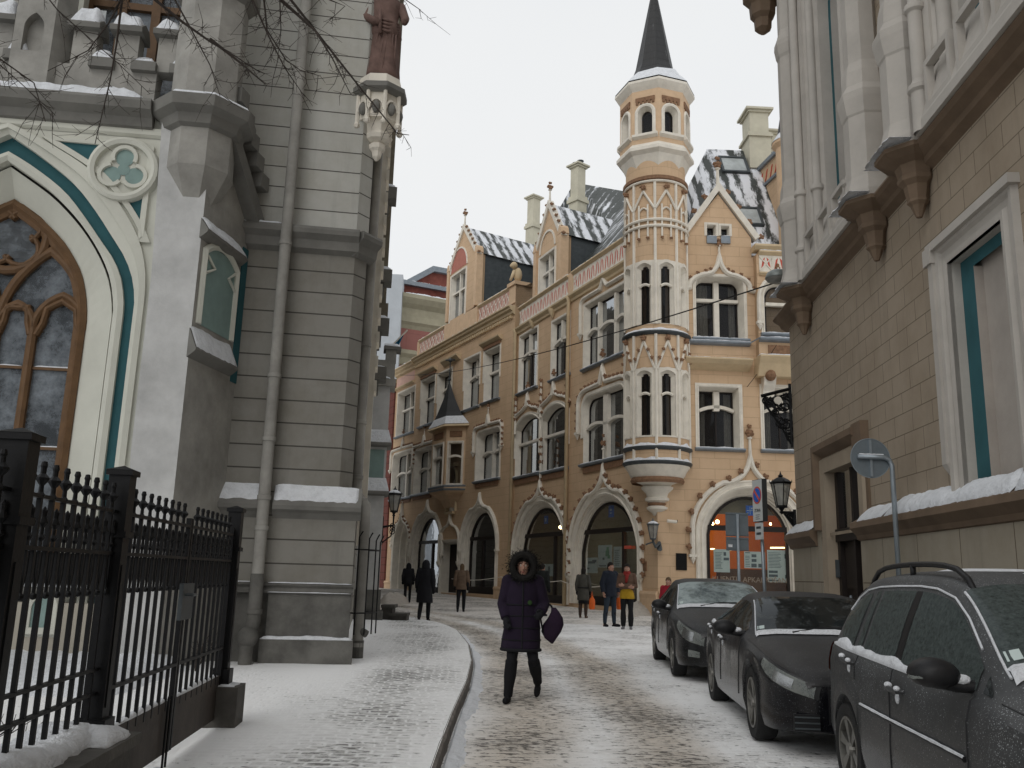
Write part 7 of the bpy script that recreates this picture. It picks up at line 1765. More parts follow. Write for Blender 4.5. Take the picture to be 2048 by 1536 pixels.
for cx, cz, r, a0 in ((.2, -.3, .2, 0), (.45, -.22, .15, 1), (.7, -.16, .1, 2), (.12, -.7, .16, 4), (.3, -.62, .13, 3), (.08, -.95, .1, 5), (.55, -.38, .1, 3), (.85, -.12, .08, 1)): scroll(cx, cz, r, a0, 1.3); scroll(cx, cz, r*.7, a0+2, -1.1, .018)
mb.tube([w0-Vector((0, 0, 1.1)), w0+(fl-w0)*.3+Vector((0, 0, -.75)), w0+(fl-w0)*.6+Vector((0, 0, -.45)), w0+(fl-w0)*.95+Vector((0, 0, -.12))], .022, 6)
for i in range(14): mb.leafblob(w0+(fl-w0)*(.1+.8*(i/14))+Vector((0, 0, -.1-.75*(1-i/14)*((i*37 % 10)/10))), .045)
mb.build('scrollwork', M_iron, OB)
mb = MB(); dc = w0+(fl-w0)*.45+Vector((0, -.05, -.17)); mb.tube([dc, dc+Vector((0, .03, 0))], .075, 16); mb.build('disc', M_trim, OB)
# back of a round road sign
RS = root('road_sign', 'round road sign seen from behind on a bent galvanised pole beside the wooden door', 'road sign', (4.68, 11, gz(11)))
yS = 11.0
top = at(1783, 915, yS); bot = at(1801, 1150, yS); bot = Vector((top.x+.0, yS, 0)); dc = at(1745, 915, yS-.03); 
mb = MB(); mb.tube([Vector((top.x, yS, .05)), Vector((top.x, yS, top.z-.1)), Vector((top.x-.03, yS, top.z-.03)), Vector((top.x-.1, yS, top.z)), Vector((dc.x-.17, yS, top.z))], .03, 10); mb.build('pole', M_steel, RS, smooth=True)
M_sback = plain('sign_back', (.17, .20, .22), .5, .1, 6, .4)
mb = MB(); R_ = .245; yy = yS+.035
ring = [Vector((dc.x+cos(2*pi*i/40)*R_, yy, dc.z+sin(2*pi*i/40)*R_)) for i in range(40)]; ring2 = [Vector((dc.x+cos(2*pi*i/40)*R_, yy+.018, dc.z+sin(2*pi*i/40)*R_)) for i in range(40)]
mb.ring_loft([ring, ring2]); sgd = mb.build('disc', M_sback, RS)
mb = MB(); mb.tube(ring+[ring[0]], .006, 5); mb.box((dc.x, yy-.012, dc.z), (.03, .02, R_*1.9)); mb.build('rim', M_steel, sgd)
mb = MB(); mb.tube([Vector((dc.x-.15+.03*i, yS-.0, top.z+.03+.006*noise.noise(Vector((i*.9, 0, 0))))) for i in range(11)], .012, 6); mb.build('snow_cap', M_snow, RS)
# two panels seen from behind
yS = 19.0; bx = at(1477, 1130, yS).x
DS = root('road_sign', 'two grey sign backs one above the other on a thin pole before the lit shop', 'road sign', (bx, yS, gz(yS)))
mb = MB(); mb.tube([Vector((bx, yS, .1)), Vector((bx, yS, at(1473, 1028, yS).z))], .03, 8); mb.build('pole', M_steel, DS, smooth=True)
for x0, y0, x1, y1 in ((1452, 1026, 1496, 1072), (1453, 1075, 1497, 1101)):
    a = at(x0, y1, yS+.05); b = at(x1, y0, yS+.05); mb = MB(); mb.box(((a.x+b.x)/2, yS+.06, (a.z+b.z)/2), (b.x-a.x, .02, b.z-a.z)); mb.box(((a.x+b.x)/2, yS+.045, a.z+.03), (b.x-a.x, .02, .02)); mb.box(((a.x+b.x)/2, yS+.045, b.z-.03), (b.x-a.x, .02, .02)); p = mb.build('sign_panel', M_sback, DS)
a = at(1457, 1094, yS+.03); b = at(1465, 1089, yS+.03); mb = MB(); mb.box(((a.x+b.x)/2, yS+.04, (a.z+b.z)/2), (.085, .01, .06)); mb.build('sticker', M_snow, DS)
# no parking sign
def text(par, s, size, c, ex, m, name='lettering', ext=.002, L=None, face=None):
    cu = bpy.data.curves.new(name, 'FONT'); cu.body = s; cu.size = size; cu.align_x = 'CENTER'; cu.align_y = 'CENTER'; cu.extrude = ext
    t = bpy.data.objects.new('tmp_text', cu); COL.objects.link(t); dg = bpy.context.evaluated_depsgraph_get(); me = bpy.data.meshes.new_from_object(t.evaluated_get(dg)); bpy.data.objects.remove(t)
    z = Vector((0, 0, 1)); n = ex.cross(z); M_ = Matrix((ex, z, n)).transposed()
    me.transform(Matrix.Translation(Vector(c)-L) @ M_.to_4x4()); me.materials.clear(); me.materials.append(m)
    o = bpy.data.objects.new(name, me); COL.objects.link(o); o.parent = par; return o
yS = 15.4; pb = at(1531, 1130, yS); 
NS = root('parking_sign', 'white no-parking sign with blue and red disc on a slanting pole', 'road sign', (pb.x, yS, gz(yS)))
tp_ = at(1519, 975, yS); mb = MB(); mb.tube([Vector((at(1533, 1200, yS).x, yS, .05)), Vector((tp_.x, yS, tp_.z))], .03, 8); mb.build('pole', M_steel, NS, smooth=True)
cs_ = at(1515, 1001, yS-.05); ang = radians(-78); ex = Vector((cos(ang), sin(ang)*1, 0)); ex = Vector((cos(ang), sin(ang), 0)); nn = ex.cross(Vector((0, 0, 1)))
fs = Fr((cs_.x, cs_.y), math.degrees(ang)); W2, H2 = .175, .36
M_wht = plain('sign_white', (.52, .54, .53), .5, .05, 4, bmp=0)
mb = MB(); mb.fbox(fs, -W2, W2, cs_.z-H2, cs_.z+H2, -.09, 0); sb_ = mb.build('sign_box', plain('sign_edge', (.04, .042, .042), .5), NS)
mb = MB(); mb.fbox(fs, -W2+.008, W2-.008, cs_.z-H2+.008, cs_.z+H2-.008, 0, .004); sf_ = mb.build('sign_face', M_wht, sb_)
def disc(m, r, n0, name='ring', rx=None):
    mb = MB(); P = [(cos(2*pi*i/36)*r, cs_.z+.09+sin(2*pi*i/36)*r) for i in range(36)]; mb.prism(fs, P, n0-.002, n0); return mb.build(name, m, sb_)
disc(M_red, .15, .008); disc(M_blue, .12, .012, 'disc')
mb = MB(); q = .1; mb.prism(fs, [(-q, cs_.z+.09+q-.03), (-q+.03, cs_.z+.09+q), (q, cs_.z+.09-q+.03), (q-.03, cs_.z+.09-q)], .012, .016); mb.build('red_slash', M_red, sb_)
text(sb_, 'ZONA', .075, fs.P(0, cs_.z-.17, .006), fs.d, M_lead, L=LOC[NS.name]); 
mb = MB(); [mb.fbox(fs, -.07, .07-.02*(k % 2), cs_.z-.25-.035*k, cs_.z-.24-.035*k, .004, .006) for k in range(3)]; mb.build('lettering', M_lead, sb_)
mb = MB(); mb.fbox(fs, -.12, .14, cs_.z-H2-.3, cs_.z-H2-.02, -.02, 0); p2 = mb.build('small_plate', M_wht, NS)
mb = MB(); [mb.fbox(fs, -.07, .09, cs_.z-H2-.12-.1*k, cs_.z-H2-.08-.1*k, 0, .003) for k in range(2)]; mb.build('lettering', M_lead, p2)
# lettering along the foot of the lit shop window
fr, w, (u0, u1, z0, z1, zt), d = ARCH[2]
a = fr.q(1436, 1157, -d); b = fr.q(1530, 1157, -d)
t_ = text(w, 'KLIENTU APKALPOŠANA', .27, fr.P((a[0]+b[0])/2+.4, a[1]-.02, -d-.005), fr.d, plain('etched_letters', (.30, .24, .18), .6, bmp=0), L=LOC[YB.name])
# hanging lamp, wire, cctv
M_pan = plain('lamp_pan', (.22, .24, .23), .45, .15, 5, .4)
lc_ = at(1555, 556, 16.6)
HL = root('hanging_lamp', 'grey dish-shaped lamp hung on the cable by the corner shaft', 'lamp', tuple(lc_))
mb = MB(); mb.lathe(lc_, [(.02, .15), (.12, .15), (.2, .1), (.235, .02), (.235, -.01)], 20); lp_ = mb.build('shade', M_pan, HL, smooth=True, sm_angle=40)
mb = MB(); mb.lathe(lc_, [(.225, -.01), (.2, -.06), (.1, -.1), (.0, -.11)], 20); mb.build('lamp_glass', M_lampg, lp_, smooth=True)
mb = MB(); mb.tube([lc_+Vector((.15, 0, .1)), lc_+Vector((.6, .1, .15))], .025, 6); mb.build('arm', M_pan, HL)
def wire(a, b, sag, r, lab, n=24):
    mb = MB(); mb.tube([a+(b-a)*i/n-Vector((0, 0, sag*4*(i/n)*(1-i/n))) for i in range(n+1)], r, 5); o = mb.build('overhead_wire', M_iron, loc=tuple(a)); return tag(o, lab, 'wire', 'overhead wires')
wire(lc_+Vector((0, 0, -.08)), YA.w(800, 750, .1), .55, .016, 'long dark cable sagging across the street from the hanging lamp')
wire(YR2.w(1553, 690, .3), YR.w(1494, 774, .1), .05, .012, 'short dark cable slanting below the balcony ledge of the ochre building')
cc = YR.w(1344, 1042, .25)
CM = root('security_camera', 'white security camera on the ochre wall right of the turret foot', 'camera', tuple(cc)); mb = MB(); mb.tube([cc-YR.d*.18, cc+YR.d*.18+Vector((0, 0, -.03))], .06, 8); cb = mb.build('camera_body', M_trim, CM); mb = MB(); mb.tube([cc+YR.d*.181, cc+YR.d*.2], .05, 8); mb.build('lens', M_iron, cb); mb = MB(); mb.tube([cc, cc-YR.n*.25], .025, 6); mb.build('arm', M_trim, CM)
# ------------------------------------------------------------------ flag, steps, guard rails, heaps, rope
fp0 = SW.P(BU+2.0, 0, .1); fy = fp0.y; ft = at(815, 660, fy); fb_ = at(770, 705, fy)
FL = root('flag', 'bright blue flag hanging limp from a slanting pole on the grey hall', 'flag', tuple(fb_)); mb = MB(); mb.tube([fb_, ft], .025, 6); mb.build('pole', M_trim, FL)
mb = MB(); A = []; B = []
for i in range(9):
    t = i/8; p = fb_+(ft-fb_)*(.2+.68*t); A.append(p); ln = 2.1-1.5*t; B.append(p+Vector((-.35*t+.08*sin(i*2.1), .1*sin(i*3), -ln)))
mid = [(a+b)/2+Vector((.06*sin(i*2.7), .1*cos(i*2.3), 0)) for i, (a, b) in enumerate(zip(A, B))]; mb.strip(A, mid); mb.strip(mid, B); 
mb.build('flag_cloth', plain('flag_blue', (.005, .135, .26), .8, .15, 6), FL, smooth=True)
ST_ = root('stone_steps', 'two dark stone steps with overhanging treads at the buttress foot', 'steps', tuple(ground(795, 1246))); g0 = ground(797, 1246)
mb = MB(); mb.box(g0+Vector((0, .35, .1)), (.42, .7, .2)); mb.box(g0+Vector((-.02, .35, .22)), (.5, .78, .07)); mb.build('lower_step', M_stone, ST_); mb = MB(); mb.box(g0+Vector((-.35, .45, .2)), (.3, .7, .4)); mb.box(g0+Vector((-.33, .45, .43)), (.38, .78, .08)); mb.build('upper_step', M_stone, ST_)
GR = root('pipe_guard', 'thin iron guard rods fixed round the drainpipe at the hall corner', 'guard', (-2.2, 14.5, .1))
for i, (dx, dy) in enumerate(((-.02, -.3), (.12, -.2), (.2, 0), (.24, .2))):
    b_ = pc+Vector((dx, dy, 0)); mb = MB(); mb.tube([b_+Vector((0, 0, .55)), b_+Vector((0, 0, pz(1075+i*3))), b_+Vector((.03, 0, pz(1068+i*2))), b_+Vector((.05, 0, pz(1064+i*2)))], .012, 5); mb.build('rod', M_iron, GR)
for py in (1100, 1225):
    mb = MB(); mb.tube([pc+Vector((-.25, -.3, pz(py))), pc+Vector((-.02, -.3, pz(py))), pc+Vector((.12, -.2, pz(py))), pc+Vector((.2, 0, pz(py))), pc+Vector((.24, .2, pz(py))), pc+Vector((-.1, .35, pz(py)))], .012, 5); mb.build('band', M_iron, GR)
M_dsnow = snowmat('dirty_snow', (.50, .46, .41))
def heap(c, rx, ry, h, lab, seed):
    mb = MB(); n, m = 22, 10
    for j in range(m+1):
        t = j/m
        for i in range(n):
            a = 2*pi*i/n; r = t; f = (1-t*t)
            p = Vector((cos(a)*rx*r, sin(a)*ry*r, 0)); q = noise.noise(Vector((p.x*2.2+seed, p.y*2.2, seed))); q2 = noise.noise(Vector((p.x*6+seed, p.y*6, 2)))
            mb.v.append(Vector(c)+p*(1+.25*q*t)+Vector((0, 0, h*f*(.8+.6*q)+.09*q2*f-.03*t))); mb.uv.append((0, 0))
    for j in range(m):
        for i in range(n): mb.f.append((j*n+i, j*n+(i+1) % n, (j+1)*n+(i+1) % n, (j+1)*n+i))
    o = mb.build('snow_heap', M_dsnow, loc=tuple(c), smooth=True); return tag(o, lab, 'snow heap', 'dirty snow heaps')
heap(ground(1275, 1230), 1.0, .7, .62, 'lumpy dirty snow heap at the ochre corner behind the chatting pair', 1); heap(ground(1243, 1232), .6, .5, .35, 'small dirty snow heap between the two standing people', 5)
heap(ground(792, 1207)+Vector((-.1, 0, 0)), .7, 1.2, .5, 'snow heap by the hall steps at far left', 9)
# rope barrier along the shop fronts
RP = root('rope_barrier', 'thin rope barrier strung along the arched shop fronts', 'rope', tuple(YC.P(YC.q(1040, 1150)[0], gz(40), .6)))
rp0 = [YA.P(-6.5, 1.25, .25), YA.P(-.2, 1.45, .25), YC.P(uYC0+.3, 1.4, .3), YC.P(A4[1]+.15, 1.35, .3), YC.P(A5[0]+3.6, 1.2, .4)]
for a, b in zip(rp0, rp0[1:]): mb = MB(); mb.tube([a+(b-a)*i/8-Vector((0, 0, .12*(i/8)*(1-i/8)*4)) for i in range(9)], .018, 5); mb.build('rope', M_trim, RP)
# orange bags carried / standing
# ------------------------------------------------------------------ far buildings
M_pk = plaster('pink_plaster', (.33, .145, .125), (.2, .09, .08), 2.5, 60, .01, dirt=(.7, .7, .7), vjoint=False)
M_ol = plain('olive_cornice', (.36, .33, .24), .8, .12, 2); M_grw = plain('pale_blind_wall', (.48, .51, .54), .8, .12, .5); M_brick = plain('red_brick', (.20, .065, .05), .9, .3, 2)
PKF = Fr((-8.3, 68), 27); PB = root('pink_building', 'tall dull pink building with olive cornices and snowy roof edge far down the street', 'building', (-8.3, 68, .4))
q = lambda px, py, n=0: PKF.q(px, py, n)
a0 = q(796, 700)[0]; a1 = q(900, 700)[0]+6; zt0 = q(845, 599)[1]
mb = MB(); mb.fbox(PKF, a0, a1, 0, zt0, -8, 0); mb.build('wall', M_pk, PB)
mb = MB(); mb.sweep(PKF, [(a0-.2, zt0), (a1, zt0)], ((0, -.5), (0, 1.0), (.3, 1.0), (.7, .7), (1.0, .35), (1.6, .3), (2.1, .35), (2.3, .15), (2.6, 0), (2.6, -.5))); z2 = q(845, 706)[1]; mb.sweep(PKF, [(a0-.2, z2), (a1, z2)], ((0, -.1), (0, .4), (.3, .4), (.6, .15), (1.1, .1), (1.2, 0))); c_ = mb.build('cornice', M_ol, PB); snowcap(PKF, c_, a0, a1, zt0, .1, .95, .25)
zt1 = q(845, 577, -1.5)[1]
mb = MB(); mb.fbox(PKF, a0+.3, a1, zt0, zt1, -7, -1.5); mb.build('attic', M_brick, PB); mb = MB(); mb.fbox(PKF, a0-.2, a1, zt1, zt1+.35, -7, -1.1); r_ = mb.build('roof_edge', M_zinc, PB); snowcap(PKF, r_, a0, a1, zt1+.35, -4, -1.1, .2)
g0_ = q(820, 575, -2)[0]; g1_ = q(893, 575, -2)[0]; zga = q(862, 541, -2)[1]
mb = MB(); mb.prism(PKF, [(g0_, zt1+.35), (g1_+2, zt1+.35), (g1_+2, zga), (q(864, 541, -2)[0], zga)], -6, -2); gg = mb.build('gable', M_brick, PB); mb = MB(); mb.sweep(PKF, [(g1_+2, zga+.1), (q(864, 541, -2)[0], zga+.1), (g0_-.3, zt1+.4)], ((-.25, -.3), (-.25, .4), (.2, .4), (.2, -.3)), n=-2); mb.build('gable_roof', M_zinc, gg)
mb = MB(); mb.fbox(PKF, q(842, 572, -1.9)[0], q(856, 566, -1.9)[0], q(842, 576, -1.9)[1], q(850, 566, -1.9)[1], -1.98, -1.9); mb.build('window', M_trim, gg)
WB = root('pale_blind_building', 'pale grey windowless gable wall beside the pink building', 'building', (-9.5, 66, .4)); wf = Fr((-9.5, 66), 5); a = wf.q(798, 700)[0]; zz = wf.q(785, 548)[1]
mb = MB(); mb.fbox(wf, a-7, a, 0, zz, -5, 0); w_ = mb.build('wall', M_grw, WB); snowcap(wf, w_, a-7, a, zz, -5, 0, .2)
RBF = root('red_building', 'narrow dull red plastered house front next to the ochre building', 'house', tuple(YA.P(uL-3, 0, 0))); mb = MB(); zz = YA.q(786, 770)[1]; mb.fbox(YA, uL-9, uL-.62, -.2, zz, -6, .12); r_ = mb.build('wall', plaster('red_plaster', (.17, .062, .05), (.10, .04, .03), .5, 60, .03, vjoint=False), RBF)
mb = MB(); mb.fbox(YA, uL-9, uL-.6, zz, zz+.3, -6, .3); r_ = mb.build('cornice', M_ol, RBF); snowcap(YA, r_, uL-9, uL-.7, zz+.3, -.5, .3, .15)
# ------------------------------------------------------------------ parked cars
def paint(name, col, frost, amt, sc=26):
    m, nt, b = mat_base(name); tc = N(nt, 'TexCoord')
    n1 = N(nt, 'TexNoise', Scale=1.4, Detail=5.0, Roughness=.7); nt.links.new(tc.outputs['Object'], n1.inputs['Vector'])
    n2 = N(nt, 'TexNoise', Scale=float(sc), Detail=6.0, Roughness=.8); nt.links.new(tc.outputs['Object'], n2.inputs['Vector'])
    n3 = N(nt, 'TexNoise', Scale=120.0, Detail=2.0); nt.links.new(tc.outputs['Object'], n3.inputs['Vector'])
    gm = N(nt, 'NewGeometry'); sx = N(nt, 'SeparateXYZ'); nt.links.new(gm.outputs['Normal'], sx.inputs[0])
    up = mth(nt, 'MULTIPLY', mth(nt, 'MAXIMUM', sx.outputs[2], 0.0), .22)
    f = mth(nt, 'ADD', mth(nt, 'ADD', mth(nt, 'MULTIPLY', n1.outputs['Fac'], .6), mth(nt, 'MULTIPLY', n2.outputs['Fac'], .4)), up)
    so_ = N(nt, 'SeparateXYZ'); nt.links.new(tc.outputs['Object'], so_.inputs[0]); hm = N(nt, 'MapRange'); hm.inputs[1].default_value = .25; hm.inputs[2].default_value = .8; nt.links.new(so_.outputs[2], hm.inputs[0])
    film = mth(nt, 'MULTIPLY', hm.outputs[0], ramp(nt, f, .5-amt*.22, (0, 0, 0), .80-amt*.1, (.75, .75, .75)).outputs[0])
    sp = ramp(nt, mth(nt, 'ADD', n3.outputs['Fac'], mth(nt, 'MULTIPLY', n1.outputs['Fac'], .25)), .78, (0, 0, 0), .84, (1, 1, 1)).outputs[0]
    c = mixc(nt, film, col, frost); c = mixc(nt, mth(nt, 'MULTIPLY', sp, amt), c, (.42, .44, .45))
    nt.links.new(c, b.inputs['Base Color'])
    nt.links.new(ramp(nt, film, 0, (.16, .16, .16), .5, (.6, .6, .6)).outputs[0], b.inputs['Roughness']); b.inputs['Specular IOR Level'].default_value = .4
    return m
M_p1 = paint('grey_frosted_paint', (.009, .0095, .0105), (.075, .078, .08), 1.0); M_p2 = paint('black_frosted_paint', (.0035, .0035, .005), (.042, .042, .043), .4); M_p3 = paint('dark_frosted_paint', (.004, .0045, .005), (.042, .044, .046), .4)
M_cg1 = glassmat('frosted_car_glass', (.02, .026, .025), .10, .15, frost=((.115, .135, .13), .30, .85, 34), fr_=.5); M_cg2 = glassmat('car_glass', (.014, .016, .016), .12, .06, frost=((.12, .13, .13), .52, .80, 5), fr_=.6); M_cg3 = glassmat('iced_windscreen', (.03, .045, .042), .15, .1, frost=((.33, .38, .38), .36, .52, 1.1), fr_=.5)
M_tyre = plain('tyre', (.016, .016, .016), .85, .35, 14); M_rim = plain('alloy', (.17, .165, .15), .4, .25, 9, .6); M_blk = plain('black_plastic', (.012, .012, .013), .5, .2, 9); M_head = glassmat('headlight_glass', (.10, .11, .105), .5, .05, frost=((.26, .27, .25), .35, .8, 6), fr_=.7); M_chr = plain('chrome', (.35, .36, .36), .25, .1, 5, .9)
def interp(tab, x):
    if x <= tab[0][0]: return tab[0][1]
    for i in range(len(tab)-1):
        x0, y0 = tab[i]; x1, y1 = tab[i+1]
        if x <= x1:
            t = (x-x0)/(x1-x0); m0 = (y1-tab[i-1][1])/(x1-tab[i-1][0]) if i > 0 else (y1-y0)/(x1-x0); m1 = (tab[i+2][1]-y0)/(tab[i+2][0]-x0) if i+2 < len(tab) else (y1-y0)/(x1-x0)
            sl = (y1-y0)/(x1-x0)
            if sl*m0 <= 0: m0 = 0
            elif abs(m0) > 3*abs(sl): m0 = 3*sl
            if sl*m1 <= 0: m1 = 0
            elif abs(m1) > 3*abs(sl): m1 = 3*sl
            h = x1-x0
            return y0*(2*t**3-3*t*t+1)+m0*h*(t**3-2*t*t+t)+y1*(-2*t**3+3*t*t)+m1*h*(t**3-t*t)
    return tab[-1][1]
def car(name, label, loc, rz, D, pm, sideglass, screen, rimstyle=5):
    R = root(name, label, 'car', loc, 'cars parked along the fawn building', rz); LOCAL[R.name] = True
    L = D['L']; r = D['r']; ya, yb = D['wheels']; hw = max(v for _, v in D['w'])
    def sec(s):
        w, zs, zt, wr, zr = [interp(D[k], s) for k in ('w', 'zs', 'zt', 'wr', 'zr')]; zb = interp(D['zb'], s); ar = False
        for yc in (ya, yb):
            q = (r+.045)**2-(s-yc)**2
            if q > 0 and r*.98+sqrt(q) > zb: zb = r*.98+sqrt(q); ar = True
        zb = min(zb, zs-.08); h = zs-zb; y = s-L/2
        cr = D.get('crease', .62)
        p = [(w*.72 if not ar else w*.93, zb), (w*(.965 if not ar else .995), zb+.02), (w*(1.0 if not ar else 1.012), zb+h*.22), (w*1.0, zb+h*.42), (w*.99, zb+h*cr), (w*.992, zb+h*(cr+.03)), (w*.985, zb+h*.85), (w*.955, zs-.01), (w*.925, zs+.012)]
        a = (w*.925, zs+.012)
        p += [(a[0]+(wr-a[0])*.5+.012, a[1]+(zr-a[1])*.5), (wr+.012, zr-.01), (wr-.03, zr+(zt-zr)*.35), (wr*.72, zr+(zt-zr)*.8), (wr*.36, zt-.004), (0, zt)]
        return [Vector((x, y, z)) for x, z in p], (a, (wr, zr))
    ss = sorted(set([round(i*.045, 4) for i in range(int(L/.045)+1)]+[L]+[0, .02, .05]))
    mb = MB(); rings = []
    for s in ss:
        p, _ = sec(s); rings.append([Vector((-q.x, q.y, q.z)) for q in p]+[q for q in reversed(p[:-1])])
    mb.ring_loft(rings, cap=True, closed=False)
    for e in (0, -1): pass
    body = mb.build('body', pm, R, smooth=True, sm_angle=38)
    # underside
    mb = MB(); mb.box((0, 0, .26), (hw*1.5, L*.94, .12)); 
    for yc in (ya, yb): mb.box((0, yc-L/2, .5), (hw*1.86, (r+.04)*2, .36))
    mb.build('underbody', M_blk, R)
    # wheels
    for sx in (-1, 1):
        for yc in (ya, yb):
            c = Vector((sx*(hw-.115), yc-L/2, r)); mb = MB()
            def ringx(x, rad, n=36): return [c+Vector((sx*x, cos(2*pi*i/n)*rad, sin(2*pi*i/n)*rad)) for i in range(n)]
            mb.ring_loft([ringx(-.1, r*.7), ringx(-.1, r*.95), ringx(-.08, r*.995), ringx(.07, r*1.0), ringx(.1, r*.965), ringx(.105, r*.8), ringx(.09, r*.70), ringx(-.02, r*.68)], cap=False)
            w_ = mb.build('wheel', M_tyre, R, smooth=True, sm_angle=50)
            mb = MB(); mb.ring_loft([ringx(.03, r*.05), ringx(.028, r*.69), ringx(.1, r*.695), ringx(.1, r*.64), ringx(.045, r*.63)], cap=False)
            n = rimstyle
            for k in range(n):
                a = 2*pi*k/n+.3; d = Vector((0, cos(a), sin(a))); e = Vector((0, -sin(a), cos(a))); X = Vector((sx, 0, 0))
                for off in ((-.03, .03) if D.get('twin') else (0,)):
                    P = []
                    for q, wd in ((.04, .03), (r*.66, .05 if not D.get('twin') else .026)):
                        cc = c+d*q+e*off*(q/(r*.6)); 
                        for ex_, hx in ((-1, .085), (1, .085), (1, .03), (-1, .03)): P.append(cc+e*ex_*wd/2*(1.6 if q > .1 else 1)+X*(hx+(.01 if q > .1 else -.005)))
                    mb.add(P, [(0, 1, 2, 3), (4, 5, 6, 7)]+[(i, (i+1) % 4, (i+1) % 4+4, i+4) for i in range(4)])
            mb.tube([c+Vector((sx*.06, 0, 0)), c+Vector((sx*.1, 0, 0))], [.055, .045], 12)
            mb.build('rim', M_rim, w_)
            mb = MB(); mb.poly(ringx(.03, r*.62, 24)); mb.build('brake', M_blk, w_)
    def side_pt(sx, s, z, off):
        _, ((a, za), (b, zb)) = sec(s); t = max(0, min(1.02, (z-za)/max(.001, zb-za))); x = a+(b-a)*t+.012*(1-abs(2*t-1))
        return Vector((sx*(x+off), s-L/2, z))
    for sx in (-1, 1):
        for nm, m_, cols in D['glass']:
            n = len(cols); k = 8; pts = []
            tabl = [(c[0], c[1]) for c in cols]; tabh = [(c[0], c[2]) for c in cols]; s0, s1 = cols[0][0], cols[-1][0]
            mb = MB(); rows = []
            for i in range(25):
                s = s0+(s1-s0)*i/24; z0, z1 = interp(tabl, s), interp(tabh, s); rows.append([side_pt(sx, s, z0+(z1-z0)*j/5, .007) for j in range(6)])
            for A, B in zip(rows, rows[1:]): mb.strip(A, B)
            mb.build(nm, m_ or sideglass, R, smooth=True)
    # windscreen and rear screen
    def top_pt(u, s, off):
        p, _ = sec(s); p2, _ = sec(min(L, s+.02)); q = p[10:]; q = list(q); n = len(q)-1
        t = (1-abs(u))*n; i = min(n-1, int(t)); f = t-i; P = q[i]+(q[i+1]-q[i])*f; d = (p2[-1]-p[-1]).normalized(); nrm = Vector((0, -d.z, d.y)); nrm = nrm if nrm.z > 0 else -nrm
        return Vector((math.copysign(P.x, u) if abs(u) > 1e-6 else 0, P.y, P.z))+nrm*off
    for nm, s0, s1, m_, uw in D['screens']:
        mb = MB(); rows = [[top_pt(-uw+2*uw*j/20, s0+(s1-s0)*i/12, .009) for j in range(21)] for i in range(13)]
        for A, B in zip(rows, rows[1:]): mb.strip(A, B)
        sc = mb.build(nm, m_ or screen, R, smooth=True)
        if nm == 'windscreen':
            for e_ in (-1, 1): mb = MB(); mb.tube([top_pt(e_*uw, s0+(s1-s0)*i/10, .012) for i in range(11)], .008, 5); mb.build('frost_line', M_snow, R)
            for k in (-.35, .25):
                mb = MB(); mb.tube([top_pt(k, s0-.03, .02), top_pt(k+.28, s0+.05, .03), top_pt(k+.55, s0+.07, .03)], .012, 5); mb.build('wiper', M_blk, R)
            mb = MB(); rows = [[top_pt(-uw+2*uw*j/30, s0-.05+.11*i/3, .012+(.02+.012*noise.noise(Vector((j*.6, i, L))))*(i in (1, 2))) for j in range(31)] for i in range(4)]
            for A, B in zip(rows, rows[1:]): mb.strip(A, B)
            mb.build('snow_strip', M_snow, R, smooth=True)
            mb = MB(); A = top_pt(-uw*.86, s0+.1, .013); mb.poly([top_pt(-uw*.88, s0+.09, .013), top_pt(-uw*.70, s0+.085, .013), top_pt(-uw*.70, s0+.15, .013), top_pt(-uw*.88, s0+.155, .013)]); mb.build('permit', M_paper, R)
    def surf(sx, s, v, off):
        p, _ = sec(s); i = min(len(p)-2, int(v)); f = v-i; P = p[i]+(p[i+1]-p[i])*f; p2, _ = sec(min(L, s+.03)); Q = p2[i]+(p2[i+1]-p2[i])*f
        tv = (p[i+1]-p[i]).normalized(); tu = (Q-P).normalized(); n = tv.cross(tu)
        if n.x < 0 and abs(n.x) > .2: n = -n
        elif n.y > 0 and abs(n.x) <= .2: n = -n
        n.normalize(); P = P+n*off; return Vector((sx*P.x, P.y, P.z))
    def patch(nm, m_, s0, s1, v0, v1, off, sides=(-1, 1), par=None, taper=None, sm=True, nn=10):
        for sx in sides:
            mb = MB(); rows = []
            for i in range(nn+1):
                s = s0+(s1-s0)*i/nn; a, b = (v0, v1) if not taper else (v0+(taper[0]-v0)*i/nn, v1+(taper[1]-v1)*i/nn)
                rows.append([surf(sx, s, a+(b-a)*j/6, off) for j in range(7)])
            for A, B in zip(rows, rows[1:]): mb.strip(A, B)
            o = mb.build(nm, m_, par or R, smooth=sm)
        return o
    for args in D['lights']:
        a_ = list(args)
        if a_[0] == 'headlight': tp = args[9]; patch('headlight_surround', M_blk, args[2]-.008, args[3]+.03, args[4]-.16, args[5]+.12, .007, (-1, 1), None, (tp[0]-.12, tp[1]+.08)); patch('lamp_reflector', M_chr, args[2]+.06, args[3]*.45, args[4]+.55, args[5]-.55, .0155)
        patch(*a_)
    # seams between doors
    for s, v0, v1 in D['seams']:
        for sx in (-1, 1): mb = MB(); mb.tube([surf(sx, s, v0+(v1-v0)*i/12, .001) for i in range(13)], .005, 4); mb.build('door_seam', M_blk, R)
    if D.get('dlo'):
        for sx in (-1, 1): mb = MB(); mb.tube([side_pt(sx, s, z, .012) for s, z in D['dlo']], .007, 5); mb.build('frost_line', M_snow, R)
